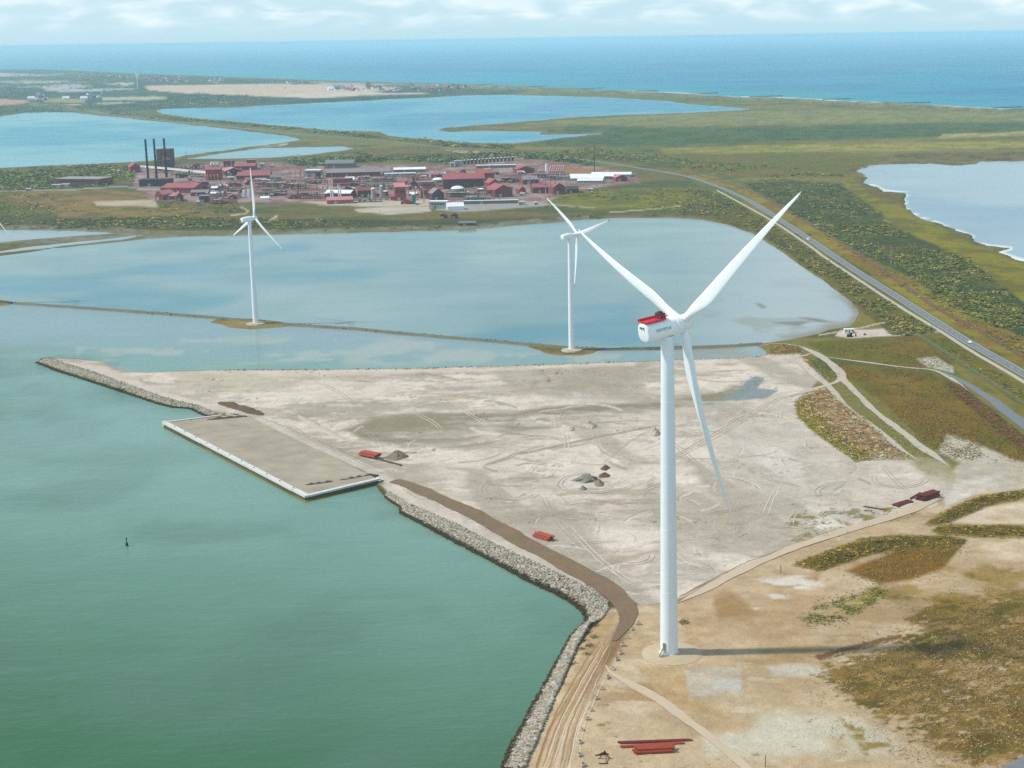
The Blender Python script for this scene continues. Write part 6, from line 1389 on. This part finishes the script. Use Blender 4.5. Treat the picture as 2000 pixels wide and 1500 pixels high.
for k, (a, b, y, t_, lab) in enumerate(((432, 440, 336, 331, 'white cabin right of the domed tanks'), (508, 516, 326, 320, 'white cabin behind the very long red hall'), (529, 534, 327, 323, 'tiny white cabin at the back of the works'), (600, 609, 322, 317, 'white cabin in the trees behind the white flat building'), (621, 628, 324, 319, 'lilac cabin left of the dark grey store'), (1015, 1025, 383, 378, 'white container before the biggest gabled hall'), (1147, 1158, 374, 369, 'white container on the grass right of the works'), (1013, 1024, 401, 394, 'white container at the end of the low pale store'), (1045, 1050, 400, 395, 'small white box right of the low pale store'), (50, 60, 373, 369, 'white container on the road at far left'), (100, 118, 367, 361, 'white trucks row before the grey brown building'), (118, 134, 366, 360, 'pale containers before the grey brown building'), (383, 389, 400, 394, 'white cube tank before the brick shed'), (812, 818, 400, 396, 'small pale box beside the blue green tank'), (880, 888, 326, 318, 'pale container left of the tank farm'), (888, 904, 325, 314, 'tall pale cabin left of the tank farm'), (172, 180, 408, 417, '') )):
    if lab: hall('container', lab, a, b, y, t_, 6, random.uniform(-15, 15), 'palewall', 'whiteroof', 'flat', 1, 1, 1, 'container')
for k in range(14): tank('small_tank', 'white topped dark tank of the back row, %s from the left' % ords[k], 905 + k * 7.2, 910 + k * 7.2, 321 - k * .55, 312 - k * .5, 'darkwall', group='row of white topped tanks at the back of the works')
hall('blue_roof_hall', 'low pale roof in front of the tank farm', 930, 1008, 328, 323, 12, 5, 'greywall', 'whiteroof', 'flat', 1, 5)
for k in range(3):
    for j in range(7): tank('pink_tank', 'small pinkish tank in the back right rack, %s row, %s from the left' % (('front', 'middle', 'back')[k], ords[j]), 1072 + j * 4.4 + k, 1075.4 + j * 4.4 + k, 337 - k * 4.2, 332 - k * 4.2, 'pinkroof', group='pinkish tanks in the back right rack')
units = [(400, 440, 372, 362, 'left of the white tanks'), (440, 474, 376, 364, 'between the white tanks and the silo house'), (404, 470, 388, 378, 'at the front right of the wide red hall'), (500, 530, 366, 353, 'right of the turbine blade'), (530, 562, 368, 352, 'below the dark arched store'), (560, 596, 370, 354, 'under the flare mast'), (500, 560, 383, 370, 'front centre left of the dark works'), (560, 626, 388, 370, 'front centre under the flare mast'), (596, 634, 362, 349, 'before the white flat building'),
         (690, 720, 362, 350, 'right of the square red block'), (716, 770, 370, 352, 'behind the tall pale silos'), (726, 772, 356, 344, 'before the lilac warehouse'), (796, 846, 352, 341, 'behind the dark gabled brown hall'), (872, 950, 385, 372, 'below the long dark red hall'), (905, 960, 394, 380, 'right of the big grey green tank'), (984, 1020, 356, 342, 'behind the biggest gabled hall'), (1040, 1066, 348, 335, 'before the slim white tank'), (1070, 1112, 352, 340, 'right of the slim white tank'), (345, 400, 345, 336, 'behind the white conveyor'), (340, 372, 334, 324, 'right of the boiler house'), (372, 398, 330, 320, 'left of the domed tanks'), (640, 660, 386, 376, 'behind the white roofed red barn'), (690, 745, 395, 386, 'in front of the dark brown hall'), (410, 462, 398, 390, 'along the front of the works')]
for k, (a, b, y, t_, lab) in enumerate(units): unit('open steel process unit ' + lab, a, b, y, t_, random.uniform(8, 16), ('rustpipe', 'brick', 'steel', 'redroof')[k % 4], 3 if y - t_ > 11 else 2, 6, k)
rack('pale pipe bridge across the centre of the works', [(395, 362), (470, 360), (560, 358), (640, 360)], 6.0)
rack('pale pipe bridge from the white tanks to the flare mast', [(500, 358), (560, 364), (640, 372)], 6.0)
rack('pipe bridge from the wide red hall to the white tanks', [(408, 378), (440, 381), (476, 386)], 4.0)
rack('pipe bridge below the square red block', [(596, 372), (650, 368), (720, 364), (770, 362)], 6.0)
rack('pipe bridge right of the long dark red hall', [(905, 376), (950, 372), (1010, 366)], 5.0)

rr = random.Random(11)
CL = [(400, 335), (560, 350), (640, 348), (720, 340), (860, 338), (1000, 330), (1100, 345), (1100, 372), (1000, 386), (860, 388), (760, 392), (640, 390), (500, 388), (400, 394), (330, 372), (340, 350)]
WN = {'brick': 'brick', 'redwall': 'red', 'brownwall': 'brown', 'palewall': 'white'}; RN = {'lilac': 'lilac', 'pinkroof': 'pink', 'redroof': 'dark red', 'whiteroof': 'white'}; KN = {'x': 'long gabled', 'y': 'front gabled', 'flat': 'flat', 'shed': 'sloping'}
ZN = lambda px, py: ('left' if px < 560 else 'centre' if px < 800 else 'right') + (' back' if py < 362 else ' front')
for k, (px, py) in enumerate(rand_in(CL, 80)):
    wl, rf, kd_ = rr.choice(['brick', 'redwall', 'redwall', 'brownwall', 'palewall']), rr.choice(['lilac', 'pinkroof', 'redroof', 'redroof', 'whiteroof', 'pinkroof']), rr.choice(['x', 'y', 'flat', 'shed'])
    hall('small_shed', 'small %s shed with %s %s roof in the %s of the works' % (WN[wl], KN[kd_], RN[rf], ZN(px, py)), px - rr.uniform(3, 10), px + rr.uniform(3, 10), py, py - rr.uniform(4, 10), rr.uniform(6, 12), rr.uniform(-20, 24), wl, rf, kd_, .65, 2, 1, 'shed', 'small sheds among the process units')
VN = {'tankwhite': 'white', 'palewall': 'pale', 'tankgrey': 'grey green', 'steel': 'grey', 'rustpipe': 'rusty'}
for k, (px, py) in enumerate(rand_in(CL, 40)):
    mt_ = rr.choice(['tankwhite', 'palewall', 'tankgrey', 'steel', 'rustpipe'])
    tank('small_vessel', 'small upright %s vessel among process units in the %s of the works' % (VN[mt_], ZN(px, py)), px - rr.uniform(1, 2.4), px + rr.uniform(1, 2.4), py, py - rr.uniform(4, 10), mt_, group='small vessels among the process units', legs=True)
for k, (px, py) in enumerate(rand_in(CL, 34)):
    mt_ = rr.choice(['palepipe', 'steel', 'rustpipe']); stack('thin %s vent pipe among process units in the %s of the works' % ({'palepipe': 'pale', 'steel': 'grey', 'rustpipe': 'rusty'}[mt_], ZN(px, py)), px, py, py - rr.uniform(8, 16), .4, mt_, 'vent_pipe', 'vent pipe', 'thin vent pipes among the process units', 1)
# ------------------------------------------------------------------ scrub, grass, trees
GR1 = [alb(94, 102, 46), alb(114, 116, 54), alb(78, 92, 42), alb(128, 120, 56)]
GR2 = [alb(118, 106, 50), alb(104, 98, 46), alb(142, 122, 68), alb(90, 92, 42)]
def scrub(name, label, poly, n, rad, hgt, cols, nl=22, leaf=0.55, clump=40.0, thr=0.42, fuzz=3.0):
    uv = rand_in(poly, int(n * 2.2)); uv = uv + rng.normal(0, 1, uv.shape) * np.array([fuzz, fuzz * 0.5]); x, y = to_ground(uv); cols = [np.asarray(c) * 1.9 for c in cols]
    k = (fbm(x, y, clump, 3, 71) + 0.25 * rng.random(len(x)) > thr + 0.1); x, y = x[k][:n], y[k][:n]; z = hz_at(x, y); k = z > 0.7; x, y, z = x[k], y[k], z[k]
    if len(x) == 0: return
    r = rad * (0.35 + 1.5 * rng.random(len(x)) ** 2)
    return tag(leafy(name, x, y, z - 0.1, r, r * hgt * rng.uniform(.7, 1.2, len(x)), cols, nl, leaf), label, kind='stuff')
scrub('scrub', 'dense dark green scrub right of the railway', [(1450, 357), (1545, 350), (1640, 358), (1680, 390), (1715, 410), (1760, 450), (1800, 475), (1874, 500), (1912, 524), (1982, 580), (2000, 591), (2150, 660), (2150, 740), (2000, 668), (1895, 615), (1825, 580), (1790, 545), (1737, 507), (1685, 497), (1615, 458), (1545, 416)], 5200, 2.6, 0.42, GR1 + GR2[:1])
scrub('scrub', 'brownish scrub between lagoon and cycle path', [(1340, 365), (1400, 378), (1450, 407), (1510, 443), (1580, 488), (1640, 528), (1700, 568), (1760, 608), (1830, 650), (1745, 655), (1735, 637), (1690, 602), (1630, 553), (1580, 522), (1530, 482), (1480, 452), (1400, 425), (1330, 415)], 3000, 2.2, 0.42, GR2 + GR1[:2])
scrub('scrub', 'low scrub along the railway verge', [(1440, 368), (1560, 432), (1720, 535), (1840, 612), (2000, 700), (2200, 810), (2200, 780), (2000, 672), (1840, 588), (1720, 510), (1600, 445), (1500, 385)], 1500, 1.5, 0.5, GR2, 16, 0.55, 25, 0.5)
scrub('scrub', 'scrub on the heath beyond the road', [(1060, 305), (1300, 320), (1420, 345), (1600, 345), (1660, 345), (1560, 330), (1330, 310), (1150, 285)], 1500, 3.0, 0.5, GR1 + GR2, 16, 0.6, 90, 0.46)
scrub('scrub', 'bushes on the factory peninsula', [(-80, 335), (0, 333), (260, 322), (262, 360), (150, 366), (0, 372), (-80, 380)], 1500, 5.0, 0.55, GR1, 18, 0.6, 120, 0.4)
scrub('scrub', 'bushes on the brown land left of the factory', [(-80, 376), (60, 374), (300, 398), (480, 400), (480, 440), (0, 445), (-80, 440)], 1000, 3.2, 0.4, GR2 + GR1, 14, 0.6, 110, 0.56)
scrub('scrub', 'dark shore scrub below the factory', [(0, 428), (300, 424), (500, 428), (800, 430), (1050, 424), (1200, 418), (1340, 415), (1340, 424), (1000, 438), (850, 446), (400, 447), (0, 445)], 1500, 2.8, 0.45, GR1 + GR2, 16, 0.6, 120, 0.5)
scrub('scrub', 'bushes on the meadow right of the factory', [(1080, 376), (1240, 366), (1400, 378), (1440, 408), (1330, 412), (1150, 412), (1050, 404)], 500, 2.8, 0.4, GR1 + GR2, 14, 0.6, 110, 0.58)
scrub('tree_belt', 'dark green tree belt behind the factory', [(560, 318), (700, 306), (860, 318), (1010, 306), (1100, 316), (1160, 322), (1100, 308), (980, 302), (860, 308), (700, 316), (600, 326)], 1300, 6.0, 0.8, GR1[:3], 20, 0.55, 60, 0.36)
scrub('tree_belt', 'dark trees lining the causeway lakes', [(200, 222), (350, 235), (560, 252), (700, 268), (860, 276), (1000, 284), (1000, 292), (860, 284), (700, 262), (560, 246), (350, 230), (200, 217)], 1500, 5.0, 0.6, GR1, 14, 0.6, 90, 0.42)
scrub('tree_belt', 'blue green tree belts among the far fields', [(-60, 136), (100, 138), (300, 148), (560, 156), (560, 164), (300, 166), (260, 180), (160, 176), (0, 192), (-60, 195)], 1300, 8.0, 0.8, GR1[:3], 12, 0.6, 350, 0.5)
scrub('tree_belt', 'dark tree line above the far lakes', [(330, 186), (400, 183), (480, 188), (520, 193), (520, 203), (380, 208), (290, 212), (180, 216), (0, 222), (-60, 226), (-60, 212), (0, 208), (160, 204), (300, 200)], 900, 7.0, 0.7, GR1[:3], 12, 0.6, 200, 0.46)
scrub('scrub', 'bright green verge right of the fence', [(1800, 660), (1840, 660), (2000, 765), (2150, 860), (2150, 900), (2000, 790), (1880, 708)], 1200, 1.1, 0.5, GR1 + GR2, 14, 0.55, 14, 0.45)
scrub('scrub', 'rust brown scrub beside the hardstanding', [(1840, 737), (1872, 756), (1940, 808), (2000, 857), (2150, 970), (2140, 985), (1985, 870), (1925, 818), (1862, 766)], 1000, 1.0, 0.5, [alb(122, 82, 50), alb(104, 82, 46), alb(90, 84, 42)], 14, 0.55, 10, 0.3)
REED = [alb(186, 156, 116), alb(160, 128, 88), alb(204, 176, 138), alb(132, 110, 70)]
scrub('reeds', 'tan reeds on the sandy berm', BANKS[3][0], 2600, 0.9, 0.7, REED, 12, 0.6, 8, 0.25)
scrub('reeds', 'yellow green reeds on the left side of the berm', [(1553, 783), (1575, 775), (1596, 815), (1636, 850), (1695, 898), (1668, 902), (1632, 874), (1586, 842), (1558, 815)], 900, 0.8, 0.7, [alb(142, 130, 44), alb(116, 112, 40), alb(160, 142, 62)], 12, 0.6, 8, 0.25)
BK = [alb(138, 116, 48), alb(112, 98, 38), alb(160, 132, 62), alb(94, 84, 34)]
for (bp, bh), lb in zip(BANKS[:3], ('olive tussocks on the long grassy bank', 'olive tussocks on the upper bank at right', 'olive tussocks on the middle bank at right')):
    scrub('tussocks', lb, bp, 1500, 0.75, 0.6, BK, 12, 0.6, 6, 0.2)
scrub('tussocks', 'olive tussocks on the mound by the track fork', BANKS[4][0], 300, 0.8, 0.5, BK + REED[:2], 12, 0.6, 6, 0.3)
scrub('tussocks', 'tan tussocks between the two gravel tracks', [(1575, 700), (1595, 700), (1640, 735), (1612, 745), (1585, 728)], 350, 0.7, 0.5, BK + [alb(120, 128, 66)], 12, 0.6, 8, 0.4)
scrub('tussocks', 'green tussocks between the lower gravel tracks', [(1655, 752), (1705, 805), (1760, 848), (1830, 898), (1800, 897), (1755, 866), (1700, 820), (1650, 770)], 700, 0.7, 0.4, [alb(120, 124, 66), alb(140, 132, 80)], 10, 0.6, 10, 0.5)
scrub('tussocks', 'sparse weeds at the edge of the sand', [(1540, 1000), (1700, 990), (1800, 985), (1780, 1012), (1620, 1048), (1540, 1062)], 320, 0.7, 0.4, BK, 12, 0.6, 10, 0.52)
# field and foreground grass
def grass_in(name, label, poly, n, hgt, wid, cols, thr, scl=6.0, nb=3, sl=0.0):
    uv = rand_in(poly, n * 2); uv = uv + rng.normal(0, 1, uv.shape) * np.array([14, 6]); x, y = to_ground(uv); cols = [np.asarray(c) * 1.25 for c in cols]; nn = fbm(x + sl * y, y * 0.7, scl, 3, 81) * 0.75 + 0.25 * fbm(x, y, scl * 5, 2, 82)
    k = nn + 0.12 * rng.random(len(x)) > thr; x, y = x[k][:n], y[k][:n]; return tufts(name, x, y, hz_at(x, y), hgt, wid, cols, label, nb)
GC = [alb(108, 88, 42), alb(140, 116, 66), alb(176, 148, 96), alb(98, 88, 38), alb(212, 184, 136)]
grass_in('grass', 'dark dry grass covering the lower right ground', [(1660, 1300), (1760, 1270), (1840, 1232), (1840, 1200), (1900, 1190), (2000, 1185), (2300, 1200), (2300, 1560), (2000, 1450), (1900, 1460), (1800, 1410), (1720, 1370), (1660, 1335)], 12000, 0.22, 0.2, GC, 0.5, 3.5, 3, 0.6)
grass_in('grass', 'thin straw grass round the dark grass', [(1640, 1130), (1800, 1120), (2000, 1100), (2150, 1150), (2150, 1500), (1900, 1500), (1660, 1480), (1600, 1400), (1580, 1300), (1760, 1200)], 5000, 0.25, 0.2, [alb(214, 186, 140), alb(190, 160, 110), alb(170, 146, 86)], 0.56)
grass_in('grass', 'green grass patch on the tan ground', [(1552, 1206), (1597, 1185), (1685, 1160), (1720, 1143), (1736, 1157), (1702, 1185), (1632, 1213), (1597, 1218)], 700, 0.45, 0.2, [alb(110, 122, 44), alb(140, 136, 60), alb(96, 108, 38)], 0.55)
grass_in('grass', 'rust brown grass below the long bank', [(1650, 1115), (1755, 1076), (1880, 1070), (1840, 1110), (1772, 1132), (1720, 1140)], 1400, 0.3, 0.2, [alb(166, 128, 66), alb(140, 118, 54), alb(180, 146, 84)], 0.5)
grass_in('grass', 'short brown grass of the east field', [(1573, 668), (1793, 656), (1870, 712), (1825, 724), (1625, 700), (1650, 738), (1720, 780), (1807, 864), (1870, 900), (2000, 900), (2000, 871), (1895, 790), (1850, 740)], 9000, 0.3, 0.35, [alb(136, 114, 58), alb(150, 122, 70), alb(122, 112, 52)], 0.48, 14)
# single shrubs on the bank by the shore track
shr = [(1165, 1222, 2.0), (1150, 1236, 1.6), (1160, 1244, 1.8), (1142, 1252, 1.7), (1152, 1262, 1.9), (1136, 1268, 1.6), (1146, 1278, 1.5), (1117, 1298, 2.1), (1096, 1336, 1.6), (1086, 1352, 1.4), (1066, 1390, 1.8), (1058, 1412, 1.6), (1046, 1436, 1.5), (1036, 1460, 1.5)]
for k, (px, py, r) in enumerate(shr):
    P = on_ground(px, py); z = np.zeros(1)
    o = empty('shrub', P, 0, 'low olive shrub between revetment and shore track, %s counted from the basin corner' % ords[k], 'shrub', 'shrubs along the revetment')
    leafy('foliage', z, z, z - .1, np.array([r]), np.array([r * .6]), [GR2[k % 4]], 110, 0.24, parent=o); MB().cyl((0, 0, -.2), (.1, 0, r * .35), .12, .06, 6).build('stem', M['wood'], o)
P = on_ground(1336, 1216); z = np.zeros(1); o = empty('shrub', P, 0, 'olive shrub close to the right of the huge turbine tower', 'shrub'); leafy('foliage', z, z, z, np.array([2.3]), np.array([1.5]), [alb(110, 108, 30)], 150, 0.22, parent=o); MB().cyl((0, 0, -.2), (.1, 0, .8), .14, .07, 6).build('stem', M['wood'], o)
# ------------------------------------------------------------------ far villages
hv_w = [M['tankwhite'], M['palewall'], M['brick']]; hv_r = [M['redroof'], M['greyroof'], M['darkwall']]
def house_mesh(w_, d_, h_, wm, rm):
    e = h_ * .5; b = MB(); hw, hd = w_ / 2, d_ / 2
    b.add([(-hw, -hd, -1), (hw, -hd, -1), (hw, hd, -1), (-hw, hd, -1), (-hw, -hd, e), (hw, -hd, e), (hw, hd, e), (-hw, hd, e), (-hw, 0, h_), (hw, 0, h_)], [(0, 1, 5, 4), (2, 3, 7, 6), (0, 4, 8, 7, 3), (1, 2, 6, 9, 5)], 0)
    b.add([(-hw - .4, -hd - .5, e - .2), (hw + .4, -hd - .5, e - .2), (hw + .4, 0, h_ + .15), (-hw - .4, 0, h_ + .15), (hw + .4, hd + .5, e - .2), (-hw - .4, hd + .5, e - .2)], [(0, 1, 2, 3), (3, 2, 4, 5)], 1)
    me = bpy.data.meshes.new('house'); me.from_pydata(b.v, [], b.f); me.materials.append(wm); me.materials.append(rm); me.polygons.foreach_set('material_index', b.m); me.update(); return me
hsp = [(i % 3 if i % 5 else 0, (i * 2 + i // 3) % 3) for i in range(9)]
hms = [house_mesh(random.uniform(12, 22), random.uniform(8, 12), random.uniform(6.5, 9), hv_w[a_], hv_r[b_]) for a_, b_ in hsp]
def village(poly, n, label, group, white=None):
    uv = rand_in(poly, n); x, y = to_ground(uv, 3.0)
    for i in range(n):
        hi = int(rng.integers(0, len(hms))); a_, b_ = hsp[hi]; ps_ = ('left', 'middle', 'right')[min(2, int(3 * (uv[i, 0] - min(p[0] for p in poly)) / (max(p[0] for p in poly) - min(p[0] for p in poly))))]
        o = obj('house', hms[hi], None, (x[i], y[i], float(hz_at(x[i], y[i])[0]) + .2), random.uniform(0, 3.1)); o.scale = (1.25,) * 3
        tag(o, '%s %s with %s roof, %s part%s' % (label[0], ('white', 'pale', 'brick')[a_] + ' house', ('red', 'grey', 'dark')[b_], ps_, label[1]), 'house', group)
village([(640, 169), (760, 170), (880, 168), (920, 171), (880, 177), (760, 178), (660, 177)], 60, ('small', ' of the seaside village'), 'houses of the seaside village')
village([(100, 140), (280, 147), (430, 152), (520, 157), (420, 163), (300, 160), (140, 155)], 70, ('tiny', ' of the far coast village'), 'houses of the far coast village')
village([(30, 186), (120, 184), (210, 181), (200, 192), (100, 196), (50, 195)], 16, ('lone', ' of the far left fields'), 'farmhouses among the far left fields')
village([(560, 158), (640, 162), (640, 166), (560, 163)], 8, ('small', ' of the coast hamlet left of the village'), 'houses left of the seaside village')
for x, yb, lab in ((646, 176, 'white farmhouse at the left of the seaside village'), (61, 195, 'bright white farmhouse on the far left fields'), (129, 195, 'bright white farmhouse by the tan strip at far left'), (164, 195, 'pale farmhouse right of the tan strip at far left')):
    P = on_ground(x, yb); o = obj('house', house_mesh(18, 12, 10, M['tankwhite'], M['whiteroof']), None, P, 0.4); o.scale = (1.4,) * 3; tag(o, lab, 'house')
P = on_ground(719, 174); b_ = MB().box(-9, 9, 0, 12, 0, 26).box(-4, 4, 2, 10, 26, 32); tag(b_.build('apartment_block', M['greywall'], None, P), 'dark tall block rising over the seaside village', 'building')
# sheep-pale boulders on the heath spit
HAZE_D = 5.2e-5
# ------------------------------------------------------------------ haze over sea and land
hb = [(-110000, -1500), (110000, -1500), (110000, 82000), (-110000, 82000)]
hv = [(x, y, -3.0) for x, y in hb] + [(x, y, 214.0) for x, y in hb]
hm = bpy.data.materials.new('haze'); hm.use_nodes = True
t = hm.node_tree; t.nodes.clear()
pv = N(t, 'ShaderNodeVolumePrincipled', inp={'Density': HAZE_D, 'Anisotropy': 0.0}); pv.inputs['Color'].default_value = (0.59, 0.89, 1.0, 1)
ot = N(t, 'ShaderNodeOutputMaterial'); L(t, pv.outputs[0], ot.inputs['Volume'])
ho = obj('haze', new_mesh('haze', hv, [(0, 3, 2, 1), (4, 5, 6, 7), (0, 1, 5, 4), (1, 2, 6, 5), (2, 3, 7, 6), (3, 0, 4, 7)], [hm]))
tag(ho, 'thin blue sea haze in the air', kind='stuff')
